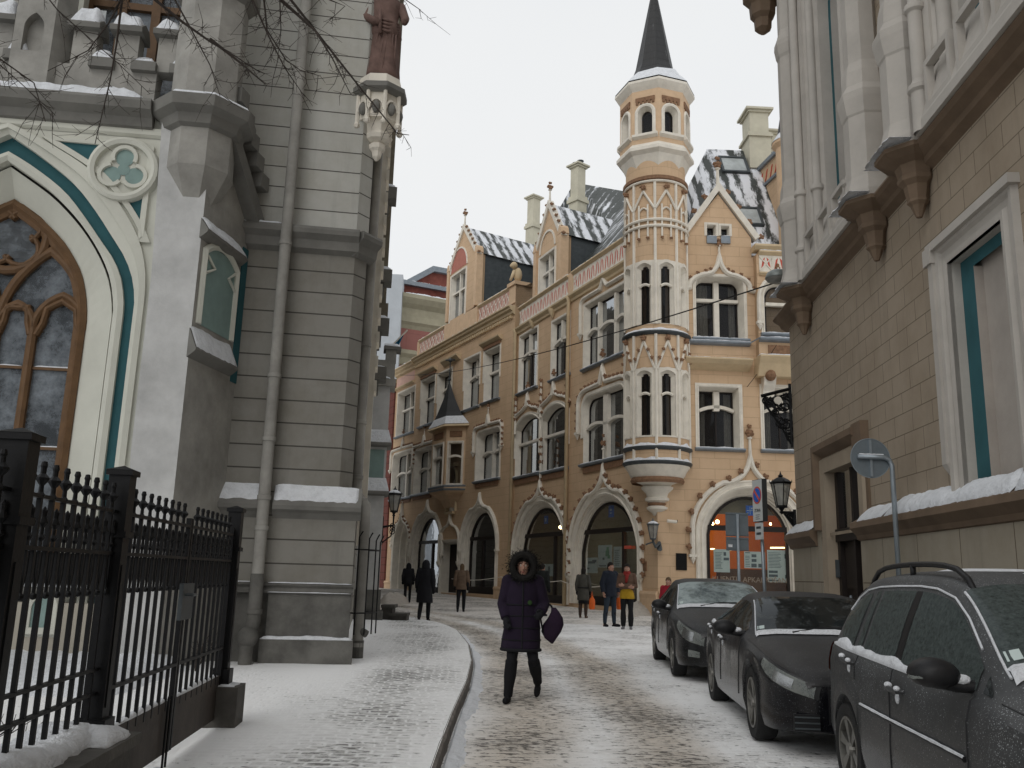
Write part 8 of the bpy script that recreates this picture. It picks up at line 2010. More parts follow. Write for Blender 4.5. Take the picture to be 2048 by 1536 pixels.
    for s, z, in D['handles']:
        for sx in (-1, 1):
            P0 = surf(sx, s-.09, D['hv'], .0); P1 = surf(sx, s+.09, D['hv'], .0); o_ = Vector((sx*.04, 0, 0))
            mb = MB(); mb.tube([P0, P0+o_, (P0+P1)/2+o_*1.15, P1+o_, P1], [.014, .016, .017, .016, .014], 6); hd = mb.build('handle', pm, R)
            mb = MB(); mb.ball(P0+o_+Vector((0, 0, .02)), .02, 8, 6, (1, 1.4, .8)); mb.ball(P1+o_*.8+Vector((0, 0, .018)), .024, 8, 6, (1, 1.5, .8)); mb.ball((P0+P1)/2+o_*.2-Vector((0, 0, .05)), .025, 8, 6, (.6, .9, 1.4)); mb.build('snow_cap', M_snow, hd, smooth=True)
    s, z = D['mirror']
    for sx in (-1, 1):
        b0 = side_pt(sx, s, z, 0); c = b0+Vector((sx*.19, .0, .055)); mb = MB(); mb.tube([b0-Vector((sx*.03, 0, 0)), b0+Vector((sx*.08, 0, .0)), c-Vector((sx*.02, 0, .04))], [.035, .03, .03], 8); 
        rows = []
        for yy, sc_ in ((-.085, .35), (-.07, .7), (-.03, .95), (.03, 1.0), (.075, .97), (.08, .85)): rows.append([c+Vector((cos(2*pi*i/16)*.125*sc_, yy, sin(2*pi*i/16)*.078*sc_*(1.1 if sin(2*pi*i/16) > 0 else .9))) for i in range(16)])
        mb.ring_loft(rows); mr = mb.build('wing_mirror', M_blk, R, smooth=True, sm_angle=60)
        mb = MB(); mb.ball(b0+Vector((sx*.06, 0, .035)), .04, 8, 6, (1.3, 1, .7)); mb.build('snow_cap', M_snow, mr, smooth=True)
        if D.get('mirror_strip'): mb = MB(); mb.tube([c+Vector((sx*.08, -.06, -.01)), c+Vector((sx*.118, -.02, -.015)), c+Vector((sx*.12, .03, -.015))], .011, 5); mb.build('indicator', M_head, mr)
    for sx in (-1, 1):       # snow lying along the window sill
        if D.get('sill_snow'):
            s0, s1, h = D['sill_snow']; mb = MB(); rows = []
            for i in range(41):
                s = s0+(s1-s0)*i/40; zz = interp(D['zs'], s)+.012; f = (.7+.5*noise.noise(Vector((s*5, L, 0)))); f = max(.15, f)*(1 if 1 < i < 39 else .3)
                a = side_pt(sx, s, zz, 0); rows.append([a+Vector((sx*.022, 0, -.012)), a+Vector((sx*.026, 0, h*.35*f)), a+Vector((sx*.008, 0, h*f)), a+Vector((-sx*.015, 0, h*1.05*f))])
            for A, B in zip(rows, rows[1:]): mb.strip(A, B)
            mb.build('snow_strip', M_snow, R, smooth=True)
    if D.get('rails'):
        s0, s1 = D['rails']
        for sx in (-1, 1):
            def rp(s, o): p, _ = sec(s); return Vector((sx*(p[11].x-.03), s-L/2, p[11].z+o))
            mb = MB(); mb.tube([rp(s0, -.01), rp(s0+.08, .035), rp(s0+.25, .07)]+[rp(s0+.25+(s1-s0-.5)*i/8, .078) for i in range(1, 8)]+[rp(s1-.25, .07), rp(s1-.08, .035), rp(s1, -.01)], .019, 8); mb.tube([rp((s0+s1)/2, -.01), rp((s0+s1)/2, .075)], .02, 6); mb.build('roof_rail', M_blk, R, smooth=True)
    if D.get('trim'):
        s0, s1, v = D['trim']
        for sx in (-1, 1):
            mb = MB(); mb.tube([surf(sx, s0+(s1-s0)*i/20, v, .006) for i in range(21)], .016, 6); mb.build('rubbing_strip', M_blk, R)
            mb = MB(); mb.tube([surf(sx, s0+(s1-s0)*i/30, v, .016)+Vector((0, 0, .014)) for i in range(31)], [.009+.004*noise.noise(Vector((i*.5, 1, 1))) for i in range(31)], 5); mb.build('snow_strip', M_snow, R)
    for (s, u, rx, ry, h) in D.get('roof_snow', ()):
        mb = MB(); rows = []
        for i in range(13):
            rr = []
            for j in range(13):
                a, b = -1+i/6, -1+j/6; e = max(0, 1-(abs(a)**2.5+abs(b)**2.5)-.35*abs(noise.noise(Vector((a*3, b*3, s))))); rr.append(top_pt(max(-.98, min(.98, u+b*rx)), s+a*ry, -.004+h*min(1, e*2)*(1 if e > 0 else 0)))
            rows.append(rr)
        for A, B in zip(rows, rows[1:]): mb.strip(A, B)
        mb.build('roof_snow', M_snow, R, smooth=True)
    for sx in (-1, 1): mb = MB(); mb.tube([surf(sx, .12+(D['screens'][0][1]-.2)*i/16, 8.25, .0015) for i in range(17)], .0045, 4); mb.build('bonnet_seam', M_blk, R)
    # grille, fogs, plate
    yF = -L/2
    for nm, m_, x0, x1, z0, z1, ns in D['front']:
        mb = MB(); mb.box(((x0+x1)/2, yF-.004, (z0+z1)/2), (x1-x0, .03, z1-z0)); gr = mb.build(nm, M_blk, R)
        mb = MB()
        for k in range(ns): z = z0+(z1-z0)*(k+.5)/ns; mb.box(((x0+x1)/2, yF-.02, z), ((x1-x0)*.97, .02, .012))
        if ns: mb.build('slat', m_, gr)
    return R
def place(front_wheel, rear_wheel, D):
    f, b = Vector(front_wheel), Vector(rear_wheel); d = (f-b).normalized(); rz = atan2(d.x, -d.y); hw = max(v for _, v in D['w'])
    right = Vector((-d.y, d.x)) if True else None
    c = f-d*(D['L']/2-D['wheels'][0])+right*(hw-.06)
    return (c.x, c.y, gz(c.y)), rz
DM = dict(L=4.4, r=.325, wheels=(.9, 3.58), twin=False, crease=.60,
    w=[(0, .5), (.03, .62), (.1, .74), (.25, .83), (.6, .885), (1.2, .9), (3.5, .9), (4.0, .87), (4.25, .81), (4.4, .72)], zb=[(0, .28), (.3, .2), (1.3, .19), (3.2, .2), (4.1, .25), (4.4, .34)],
    zs=[(0, .60), (.08, .70), (.35, .82), (.95, .92), (1.6, .955), (2.6, .985), (3.6, 1.02), (4.1, 1.04), (4.3, .98), (4.4, .62)],
    zt=[(0, .63), (.05, .72), (.3, .88), (.7, .98), (1.05, 1.05), (1.2, 1.12), (1.6, 1.38), (1.95, 1.54), (2.3, 1.60), (2.9, 1.625), (3.6, 1.60), (4.0, 1.54), (4.15, 1.42), (4.28, 1.08), (4.36, .85), (4.4, .65)],
    wr=[(0, .55), (.3, .66), (1.05, .74), (1.3, .73), (1.95, .635), (2.6, .615), (3.6, .60), (4.0, .575), (4.2, .60), (4.4, .6)],
    zr=[(0, .61), (.05, .70), (.3, .85), (.7, .95), (1.05, 1.0), (1.2, 1.05), (1.6, 1.31), (1.95, 1.475), (2.3, 1.53), (2.9, 1.55), (3.6, 1.53), (4.0, 1.46), (4.15, 1.36), (4.28, 1.05), (4.36, .83), (4.4, .63)],
    glass=[('front_window', None, [(1.42, .99, 1.10), (1.6, .99, 1.22), (1.95, 1.0, 1.40), (2.3, 1.01, 1.46), (2.52, 1.015, 1.475)]), ('rear_window', None, [(2.64, 1.02, 1.475), (3.0, 1.03, 1.475), (3.27, 1.04, 1.465)]), ('quarter_window', None, [(3.33, 1.045, 1.465), (3.43, 1.05, 1.46)]), ('tail_window', None, [(3.52, 1.055, 1.45), (3.75, 1.08, 1.42), (3.93, 1.12, 1.37), (4.02, 1.2, 1.3)]), ('window_pillar', M_blk, [(2.53, 1.015, 1.475), (2.63, 1.02, 1.475)]), ('quarterlight', M_cg2, [(1.24, .975, .985), (1.34, .985, 1.07)])],
    screens=[('windscreen', 1.22, 1.93, None, .93), ('rear_screen', 4.03, 4.27, None, .85)], seams=[(1.42, 2, 8), (2.58, 2, 8), (3.3, 5, 8)], handles=[(2.42, 0), (3.42, 0)], hv=6.1, mirror=(1.47, 1.0), mirror_strip=True, sill_snow=(1.62, 4.02, .065), rails=(1.95, 4.0), dlo=[(1.5, 1.19), (1.75, 1.34), (2.0, 1.445), (2.3, 1.495), (2.6, 1.508), (3.0, 1.505), (3.4, 1.495), (3.7, 1.47), (3.92, 1.41), (4.02, 1.31)], trim=(1.45, 3.15, 4.0),
    roof_snow=[(2.25, .35, .5, .28, .03), (2.9, -.1, .35, .35, .018), (2.05, .55, .3, .12, .03)],
    lights=[('headlight', M_head, .015, .46, 4.8, 7.5, .012, (-1, 1), None, (6.2, 7.5)), ('tail_light', M_red, 4.15, 4.37, 5.5, 8.0, .012)], front=[('grille', M_chr, -.5, .5, .52, .6, 2), ('air_intake', M_blk, -.55, .55, .3, .44, 2)])
DB = dict(L=4.7, r=.335, wheels=(.9, 3.65), twin=True, crease=.70,
    w=[(0, .48), (.03, .62), (.1, .755), (.25, .86), (.6, .915), (1.2, .925), (3.6, .93), (4.2, .89), (4.55, .82), (4.7, .74)], zb=[(0, .20), (.3, .17), (1.3, .18), (3.3, .2), (4.3, .28), (4.7, .38)],
    zs=[(0, .58), (.08, .66), (.3, .74), (.9, .83), (1.6, .885), (2.6, .92), (3.4, .945), (4.2, .95), (4.6, .88), (4.7, .66)],
    zt=[(0, .60), (.05, .67), (.25, .75), (.7, .84), (1.3, .925), (1.48, .96), (1.9, 1.16), (2.3, 1.31), (2.6, 1.365), (2.95, 1.375), (3.4, 1.31), (3.9, 1.15), (4.3, .99), (4.6, .93), (4.66, .85), (4.7, .68)],
    wr=[(0, .58), (.3, .70), (1.3, .76), (1.5, .74), (2.3, .60), (2.9, .57), (3.5, .56), (4.1, .6), (4.4, .68), (4.7, .6)],
    zr=[(0, .585), (.05, .655), (.25, .735), (.7, .82), (1.3, .89), (1.48, .92), (1.9, 1.11), (2.3, 1.255), (2.6, 1.305), (2.95, 1.31), (3.4, 1.25), (3.9, 1.1), (4.3, .965), (4.6, .90), (4.66, .83), (4.7, .66)],
    glass=[('front_window', None, [(1.72, .915, .985), (2.0, .92, 1.12), (2.35, .935, 1.235), (2.72, .945, 1.265)]), ('rear_window', None, [(2.78, .95, 1.265), (3.1, .965, 1.245), (3.45, .98, 1.16), (3.62, .995, 1.08), (3.7, 1.01, 1.03)])],
    screens=[('windscreen', 1.5, 2.32, None, .95), ('rear_screen', 3.35, 4.2, None, .85)], seams=[(1.55, 2, 8), (2.75, 2, 8)], handles=[(2.6, 0), (3.45, 0)], hv=6.15, mirror=(1.75, .93), sill_snow=(2.9, 3.75, .035),
    lights=[('headlight', M_head, .012, .50, 5.0, 7.4, .012, (-1, 1), None, (6.4, 7.4))], front=[('grille', M_lead, -.42, .42, .28, .6, 5), ('air_intake', M_lead, .5, .72, .22, .36, 3), ('air_intake', M_lead, -.72, -.5, .22, .36, 3)])
DC = dict(L=4.7, r=.325, wheels=(.95, 3.6), twin=False, crease=.66,
    w=[(0, .48), (.03, .6), (.1, .73), (.25, .835), (.6, .89), (1.2, .905), (3.6, .905), (4.3, .87), (4.6, .8), (4.7, .72)], zb=[(0, .22), (.3, .19), (1.3, .19), (3.3, .2), (4.3, .27), (4.7, .36)],
    zs=[(0, .62), (.08, .70), (.35, .80), (.95, .885), (1.6, .93), (2.6, .96), (3.5, .99), (4.3, 1.0), (4.6, .93), (4.7, .68)],
    zt=[(0, .645), (.05, .73), (.3, .83), (.7, .92), (1.2, .99), (1.36, 1.03), (1.8, 1.26), (2.2, 1.41), (2.55, 1.465), (3.0, 1.475), (3.4, 1.42), (3.9, 1.24), (4.15, 1.1), (4.5, 1.06), (4.63, .95), (4.7, .7)],
    wr=[(0, .56), (.3, .68), (1.2, .76), (1.4, .74), (2.2, .615), (2.9, .59), (3.5, .58), (4.0, .62), (4.3, .7), (4.7, .6)],
    zr=[(0, .625), (.05, .71), (.3, .81), (.7, .89), (1.2, .945), (1.36, .98), (1.8, 1.2), (2.2, 1.35), (2.55, 1.4), (3.0, 1.41), (3.4, 1.36), (3.9, 1.19), (4.15, 1.07), (4.5, 1.02), (4.63, .92), (4.7, .69)],
    glass=[('front_window', None, [(1.6, .965, 1.03), (1.9, .97, 1.2), (2.25, .98, 1.33), (2.65, .99, 1.36)]), ('rear_window', None, [(2.73, .995, 1.36), (3.1, 1.01, 1.35), (3.45, 1.02, 1.26), (3.62, 1.03, 1.15)])],
    screens=[('windscreen', 1.38, 2.2, None, .95), ('rear_screen', 3.4, 4.1, None, .85)], seams=[(1.45, 2, 8), (2.7, 2, 8)], handles=[(2.55, 0), (3.45, 0)], hv=6.15, mirror=(1.62, .98), sill_snow=(1.7, 2.2, .03),
    lights=[('headlight', M_head, .015, .50, 4.7, 7.5, .012, (-1, 1), None, (6.3, 7.6)), ('fog_light', M_head, .03, .12, 2.3, 3.2, .012)], front=[('grille', M_chr, -.46, .46, .5, .62, 2), ('air_intake', M_blk, -.5, .5, .24, .4, 3)])
rwl = ground(1712, 1590)
l_, z_ = place((rwl.x-.21, rwl.y-2.68), (rwl.x, rwl.y), DM); car('parked_car', 'dark grey people carrier with roof rails, frosted windows and snow along its window sills', l_, z_, DM, M_p1, M_cg1, M_cg1, 6)
l_, z_ = place((2.45, 9.08), (2.67, 11.8), DB); car('parked_car', 'low black coupe-like car with wide headlights parked between the other two cars', l_, z_, DB, M_p2, M_cg2, M_cg2, 5)
l_, z_ = place((2.63, 14.33), (2.78, 16.95), DC); car('parked_car', 'dark saloon car farthest in the parked row with a white iced windscreen', l_, z_, DC, M_p3, M_cg2, M_cg3, 5)
# ------------------------------------------------------------------ people
M_skin = plain('skin', (.36, .20, .145), .6, .08, 9, bmp=0)
CL = {}
def cloth(nm, col, fold=.25, sc=14):
    if nm not in CL: CL[nm] = plain(nm, col, .9, .22, 6, bmp=.5, bs=sc)
    return CL[nm]
def remesh(o, v, it=5):
    m = o.modifiers.new('skin_surface', 'REMESH'); m.mode = 'VOXEL'; m.voxel_size = v; m.use_smooth_shade = True
    q = o.modifiers.new('soften', 'SMOOTH'); q.factor = .5; q.iterations = it
def ell(cx, cy, z, rx, ry, n=20, wob=0, sd=0, tilt=0): return [Vector((cx+cos(2*pi*i/n)*rx*(1+wob*sin(5*2*pi*i/n+sd)), cy+sin(2*pi*i/n)*ry*(1+wob*sin(4*2*pi*i/n+sd)), z+tilt*sin(2*pi*i/n)*ry)) for i in range(n)]
def person(label, loc, face, H, J, outfit, group='people in the street', fine=.011, gloves=True):
    HN = []; R = root('person', label, 'person', loc, group, face); LOCAL[R.name] = True; k = H/1.72
    def V(p): return Vector(p)*k
    D = dict(hipL=(-.09, 0, .90), hipR=(.09, 0, .90), kneeL=(-.10, -.02, .49), kneeR=(.10, -.02, .49), ankL=(-.10, .02, .09), ankR=(.10, .02, .09), toeL=(-.12, -.15, .03), toeR=(.12, -.15, .03),
             shL=(-.175, .0, 1.41), shR=(.175, .0, 1.41), elL=(-.235, .03, 1.14), elR=(.235, .03, 1.14), wrL=(-.235, -.05, .91), wrR=(.235, -.05, .91), head=(0, -.02, 1.59), handL=None, handR=None)
    D.update(J); g = lambda n: V(D[n])
    mb = MB()
    rr = [ell(0, 0, z*k, a*k, b*k) for z, a, b in ((.86, .14, .10), (.95, .155, .11), (1.08, .13, .095), (1.22, .15, .11), (1.36, .165, .105), (1.44, .12, .08), (1.47, .06, .055))]; mb.ring_loft(rr)
    hd = g('head'); mb.tube([V((0, .01, 1.42)), hd+V((0, .02, -.06))], [.058*k, .05*k], 10)
    hr = []
    for z, a, b, dy in ((-.125, .03, .04, -.02), (-.115, .05, .06, -.018), (-.08, .062, .08, -.008), (-.03, .07, .092, 0), (.02, .075, .098, .004), (.07, .07, .09, .008), (.105, .05, .065, .01), (.125, .015, .02, .01)): hr.append([p+hd for p in ell(0, dy*k, z*k, a*k, b*k)])
    mb.ring_loft(hr); mb.tube([hd+V((0, -.088, .02)), hd+V((0, -.112, -.03)), hd+V((0, -.092, -.042))], [.009*k, .015*k, .011*k], 6)
    for s in (-1, 1): mb.ball(hd+V((s*.074, .01, -.01)), .024*k, 8, 6, (.4, .8, 1.2))
    for s in 'LR':
        mb.tube([g('hip'+s), (g('hip'+s)+g('knee'+s))/2, g('knee'+s), (g('knee'+s)*.6+g('ank'+s)*.4)+V((0, .015, 0)), g('ank'+s)], [.085*k, .072*k, .055*k, .054*k, .036*k], 10); mb.tube([g('ank'+s)+V((0, .03, -.04)), g('toe'+s)], [.036*k, .028*k], 8)
        mb.tube([g('sh'+s), g('el'+s), g('wr'+s)], [.052*k, .04*k, .028*k], 10)
        w, e = g('wr'+s), g('el'+s); d = (w-e).normalized(); sgn = -1 if s == 'L' else 1
        # hand: palm, four fingers of unequal length and a thumb
        t = Vector((0, -1, 0)) if abs(d.z) > .5 else Vector((0, 0, 1)); t = (t-d*t.dot(d)).normalized(); n_ = d.cross(t).normalized(); n_ = n_ if n_.x*-sgn > 0 else -n_
        HN.append((w, d, t, n_)); pc_ = w+d*.045*k; mb.ring_loft([[w+d*x*k+t*cos(2*pi*i/10)*a*k+n_*sin(2*pi*i/10)*b*k for i in range(10)] for x, a, b in ((-.01, .026, .02), (.03, .038, .017), (.08, .041, .015), (.09, .036, .012))])
        for i, (o_, L) in enumerate(((.03, .068), (.01, .078), (-.011, .072), (-.031, .055))):
            b0 = w+d*.082*k+t*o_*k; b1 = b0+(d*.8+n_*.35).normalized()*L*.5*k; b2 = b1+(d*.45+n_*.85).normalized()*L*.5*k; mb.tube([b0, b1, b2], [.0098*k, .009*k, .0078*k], 6)
        b0 = w+d*.03*k+t*.03*k; mb.tube([b0, b0+(d*.6+t*.7).normalized()*.035*k, b0+(d*.9+t*.45+n_*.3).normalized()*.065*k], [.012*k, .011*k, .009*k], 6)
    body = mb.build('body', M_skin, R); remesh(body, fine*.75, 2)
    if gloves:
        for w, d, t, n_ in HN:
            mb = MB(); mb.tube([w-d*.05*k, w+d*.0*k, w+d*.05*k, w+d*.10*k, (w+d*.14*k+n_*.02*k)], [.04*k, .038*k, .05*k, .046*k, .03*k], 10); b0 = w+d*.03*k+t*.03*k; mb.tube([b0, b0+(d*.6+t*.7).normalized()*.035*k, b0+(d*.9+t*.45+n_*.3).normalized()*.07*k], [.019*k, .018*k, .015*k], 6)
            for i, (o_, L) in enumerate(((.03, .068), (.01, .078), (-.011, .072), (-.031, .055))):
                q0 = w+d*.082*k+t*o_*k; q1 = q0+(d*.8+n_*.35).normalized()*L*.5*k; q2 = q1+(d*.45+n_*.85).normalized()*L*.5*k; mb.tube([q0, q1, q2], [.0135*k, .013*k, .0115*k], 6)
            gl_ = mb.build('glove', BLK, R); remesh(gl_, .006, 2)
    for s in (-1, 1):
        mb = MB(); mb.ball(hd+V((s*.03, -.084, .012)), .011*k, 8, 6); mb.build('eye', M_trim, R, smooth=True); mb = MB(); mb.ball(hd+V((s*.03, -.0925, .012)), .0055*k, 6, 5); mb.build('iris', M_iron, R)
        mb = MB(); mb.tube([hd+V((s*.014, -.094, .033)), hd+V((s*.03, -.094, .038)), hd+V((s*.048, -.082, .032))], .0045*k, 5); mb.build('eyebrow', M_twig, R)
    mb = MB(); mb.tube([hd+V((-.024, -.082, -.068)), hd+V((0, -.093, -.066)), hd+V((.024, -.082, -.068))], [.003*k, .0075*k, .003*k], 6); mb.build('mouth', cloth('lips', (.24, .08, .07)), R)
    def legs(nm, m, r, top=True, end=1.0, fl=1.0):
        mb = MB()
        for s in 'LR':
            a = g('knee'+s)+(g('ank'+s)-g('knee'+s))*end
            mb.tube([g('hip'+s)+V((0, 0, .05)), (g('hip'+s)+g('knee'+s))/2, g('knee'+s), (g('knee'+s)+a)/2+V((0, .012, 0)), a], [.098*r*k, .084*r*k, .066*r*k, .064*r*k*fl, .05*r*k*fl], 12)
        if top: mb.ring_loft([ell(0, 0, z*k, a*k, b*k) for z, a, b in ((.80, .12, .10), (.88, .165, .125), (1.0, .16, .118), (1.06, .14, .105))])
        o = mb.build(nm, m, R); remesh(o, .013, 3)
    def boots(m, hi=.36, heel=.0, fat=1.0):
        for s in 'LR':
            mb = MB(); a, kn, t = g('ank'+s), g('knee'+s), g('toe'+s); up = (kn-a).normalized()
            mb.tube([a+up*hi*k, a+up*hi*.55*k+V((0, .012, 0)), a+up*.08*k, a+V((0, 0, -.02))], [.062*k*fat, .062*k*fat, .048*k*fat, .045*k*fat], 12)
            f = (t-a); f.z = 0; f.normalize(); dz = (t.z-a.z)
            hb = a-f*.035*k+V((0, 0, -.05)); tt = t
            mb.tube([hb, hb+(tt-hb)*.35, hb+(tt-hb)*.75, tt+f*.015*k], [.036*k, .043*k, .041*k, .028*k], 10); mb.box(hb+V((0, 0, -.03)), (.05*k, .06*k, .05*k))
            o = mb.build('boot', m, R); remesh(o, .009, 3)
    def coat(m, rings, sleeve=.066, cuff=.95, nm='coat', wob=.02):
        mb = MB(); mb.ring_loft([ell(x*k, y*k, z*k, a*k, b*k, 28, wob*(1.6 if z < 1 else .6), z*9) for z, a, b, x, y in rings])
        for s in 'LR': mb.tube([g('sh'+s)+V((0, 0, .0)), (g('sh'+s)+g('el'+s))/2, g('el'+s), (g('el'+s)+g('wr'+s))/2, g('el'+s)+(g('wr'+s)-g('el'+s))*cuff], [sleeve*1.15*k, sleeve*1.05*k, sleeve*1.0*k, sleeve*.9*k, sleeve*.8*k], 12)
        for s in 'LR': mb.ball(g('sh'+s), sleeve*1.2*k, 10, 8)
        o = mb.build(nm, m, R); remesh(o, fine, 4); return o
    def hair(m, long=0.0, cap=False, big=1.0):
        mb = MB(); rings = []
        for z, a, b, dy in ((-.06-long, .06+.02*(long > 0), .05, .055), (-.03, .082, .07, .04), (.02, .085, .085, .026), (.06, .085, .1, .012), (.1, .07, .085, .01), (.135, .035, .045, .012), (.145, .01, .01, .012)): rings.append([p+hd for p in ell(0, dy*k, z*k, a*big*k, b*big*k)])
        mb.ring_loft(rings); o = mb.build('hat' if cap else 'hair', m, R); remesh(o, .009, 3)
    outfit(dict(R=R, k=k, V=V, g=g, legs=legs, boots=boots, coat=coat, hair=hair, hd=hd))
    return R
def loc_at(px, py): p = ground(px, py); return (p.x, p.y, gz(p.y))
BLK = cloth('black_cloth', (.008, .008, .01)); 
# walking woman in the purple hooded coat
w_l = ground(1046, 1408); lift = lambda p: p
def o_main(c):
    R, k, V, g, hd = c['R'], c['k'], c['V'], c['g'], c['hd']; pur = cloth('purple_quilt', (.011, .0055, .0165), sc=9)
    c['legs']('leggings', BLK, 1.0); c['boots'](cloth('black_boot', (.006, .006, .007)), .40, fat=1.22)
    co = c['coat'](pur, ((.60, .235, .175, -.01, -.01), (.63, .24, .18, -.01, -.01), (.72, .235, .175, -.01, 0), (.86, .222, .165, -.005, 0), (1.0, .21, .155, 0, 0), (1.12, .20, .15, 0, 0), (1.28, .205, .15, 0, 0), (1.40, .195, .135, 0, 0), (1.48, .12, .10, 0, 0), (1.52, .10, .09, 0, 0)), .078)
    mb = MB(); [mb.tube([p for p in ell(-.005*k, 0, z*k, a*k, b*k, 28)]+[ell(-.005*k, 0, z*k, a*k, b*k, 28)[0]], .008*k, 5) for z, a, b in ((.72, .237, .177), (.86, .224, .167), (1.0, .212, .157), (1.13, .203, .152))]; mb.tube([V((.0, -.182, .62)), V((0, -.165, .86)), V((0, -.155, 1.1)), V((0, -.152, 1.3)), V((0, -.12, 1.46))], .012*k, 6); mb.build('coat_seam', BLK, R)
    mb = MB(); mb.tube(ell(-.01*k, -.01*k, .605*k, .236*k, .177*k, 28)+[ell(-.01*k, -.01*k, .605*k, .236*k, .177*k, 28)[0]], .02*k, 8); mb.build('hem', BLK, R, smooth=True)
    mb = MB(); mb.ball(V((.085, -.155, 1.16)), .028*k, 8, 6, (1, .3, 1)); mb.build('badge', cloth('badge_green', (.02, .045, .012)), R)
    # hood and its fur rim
    mb = MB(); rings = []
    for y, r, dz in ((-.09, .145, 0), (-.03, .165, .01), (.05, .16, .01), (.12, .12, 0), (.16, .05, -.01)): rings.append([hd+V((cos(2*pi*i/20)*r, y, sin(2*pi*i/20)*r*1.08+dz)) for i in range(20)])
    for A, B in zip(rings, rings[1:]): mb.strip(A, B, closed=True)
    mb.poly(rings[-1]); 
    mb.ring_loft([ell(0, .03*k, z*k, a*k, b*k) for z, a, b in ((1.36, .17, .13), (1.45, .15, .14), (1.52, .13, .12))]); mb.build('hood', pur, R, smooth=True)
    mb = MB(); rg = random.Random(3)
    for i in range(2200):
        a = rg.random()*2*pi; q = rg.gauss(0, .022); p = hd+V((cos(a)*(.135+q*1.6), -.09+rg.gauss(0, .025), sin(a)*(.145+q*1.6))); d = V((cos(a), rg.uniform(-.9, .3), sin(a)))+V((rg.uniform(-.5, .5), rg.uniform(-.5, .5), rg.uniform(-.5, .5))); e = p+d.normalized()*rg.uniform(.018, .04)*k; s_ = d.cross(Vector((rg.random(), rg.random(), rg.random()))).normalized()*.006*k
        mb.add([p-s_, p+s_, e], [(0, 1, 2)])
    mb.tube([hd+V((cos(2*pi*i/24)*.132, -.10, sin(2*pi*i/24)*.142)) for i in range(25)], .040*k, 8); mb.build('fur_trim', cloth('black_fur', (.008, .007, .006)), R)
    c['hair'](cloth('dark_hair', (.012, .009, .007)), .02)
JW = dict(hipL=(-.085, 0, .9), hipR=(.085, 0, .9), kneeL=(-.115, -.07, .49), kneeR=(.14, -.07, .51), ankL=(-.15, -.08, .09), ankR=(.215, .28, .215), toeL=(-.185, -.25, .035), toeR=(.20, .19, .055), shL=(-.175, 0, 1.40), shR=(.175, 0, 1.40), elL=(-.235, .03, 1.13), elR=(.26, .0, 1.13), wrL=(-.195, -.10, .96), wrR=(.215, -.16, 1.05), head=(-.005, -.03, 1.585))
person('woman in dark purple coat with black fur hood, black tights and boots, walking towards us', (w_l.x-.03, w_l.y+.16, gz(w_l.y)), 0, 1.71, JW, o_main, fine=.010)
bx, by, bz = w_l.x-.03+.345, w_l.y+.12, gz(w_l.y)
HB = root('handbag', 'dark slouchy shoulder bag hanging from the purple-coated woman\'s forearm', 'bag', (bx, by, bz+.66)); o0 = Vector((bx, by, bz))
mb = MB(); rings = []
for t, hw_, cx in ((0, .01, .02), (.06, .07, .0), (.14, .12, .005), (.22, .125, .03), (.30, .09, .055), (.37, .05, .05), (.42, .03, .03)): rings.append([o0+Vector((cx+cos(2*pi*i/16)*hw_, sin(2*pi*i/16)*.06*min(1, hw_/.08), .68+t)) for i in range(16)])
mb.ring_loft(rings); bg_ = mb.build('bag_body', cloth('bag_purple', (.018, .008, .022)), HB, smooth=True)
mb = MB(); mb.tube([o0+Vector((-.09, -.03, .80)), o0+Vector((-.13, -.04, .98)), o0+Vector((-.115, -.02, 1.13)), o0+Vector((-.04, -.01, 1.15)), o0+Vector((.0, 0, 1.12)), o0+Vector((.035, 0, 1.06))], .013, 6); mb.build('strap', BLK, HB, smooth=True)
# figures seen from behind on the left
def walker(coatc, rings, extra=None, boot=BLK, trous=BLK, hairc=None, cap=None, long=0, slv=.07):
    def f(c):
        c['legs']('trousers', trous, 1.03); c['boots'](boot, .3); c['coat'](coatc, rings, slv)
        if cap: c['hair'](cap, 0, True, 1.12)
        elif hairc: c['hair'](hairc, long)
        if extra: extra(c)
    return f
LONG = ((.52, .235, .18, 0, 0), (.56, .24, .185, 0, 0), (.75, .225, .175, 0, 0), (.95, .205, .16, 0, 0), (1.1, .19, .145, 0, 0), (1.28, .205, .15, 0, 0), (1.41, .19, .13, 0, 0), (1.5, .10, .09, 0, 0))
SHORT = ((.80, .20, .155, 0, 0), (.84, .205, .16, 0, 0), (.98, .195, .15, 0, 0), (1.1, .19, .145, 0, 0), (1.28, .21, .15, 0, 0), (1.41, .19, .13, 0, 0), (1.5, .10, .09, 0, 0))
hairD = cloth('dark_hair', (.012, .009, .007)); hairB = cloth('fair_brown_hair', (.10, .065, .035))
STEP = dict(kneeL=(-.10, -.10, .50), ankL=(-.10, -.10, .09), toeL=(-.11, -.27, .03), kneeR=(.10, .0, .48), ankR=(.10, .18, .11), toeR=(.11, .04, .03))
def hoodx(m):
    def f(c):
        mb = MB(); hd = c['hd']; k = c['k']; mb.ring_loft([[p+hd for p in ell(0, dy*k, z*k, a*k, b*k)] for z, a, b, dy in ((-.13, .13, .11, .02), (-.06, .12, .12, .02), (.03, .115, .125, .02), (.1, .085, .10, .02), (.14, .03, .04, .02))]); o = mb.build('hood', m, c['R']); remesh(o, .01, 3)
    return f
dn = cloth('dark_coat', (.011, .011, .014)); 
person('person in long black hooded coat walking away on the left pavement, nearer of two', loc_at(847, 1243), pi-.12, 1.72, STEP, walker(dn, LONG, hoodx(dn), slv=.078))
person('person in short black jacket and hood walking away beside the far doorway', loc_at(814, 1205), pi+.1, 1.66, STEP, walker(cloth('black_jacket', (.009, .009, .011)), SHORT, hoodx(cloth('black_jacket', (.009, .009, .011)))))
fur = cloth('tan_fur', (.125, .085, .058), sc=30)
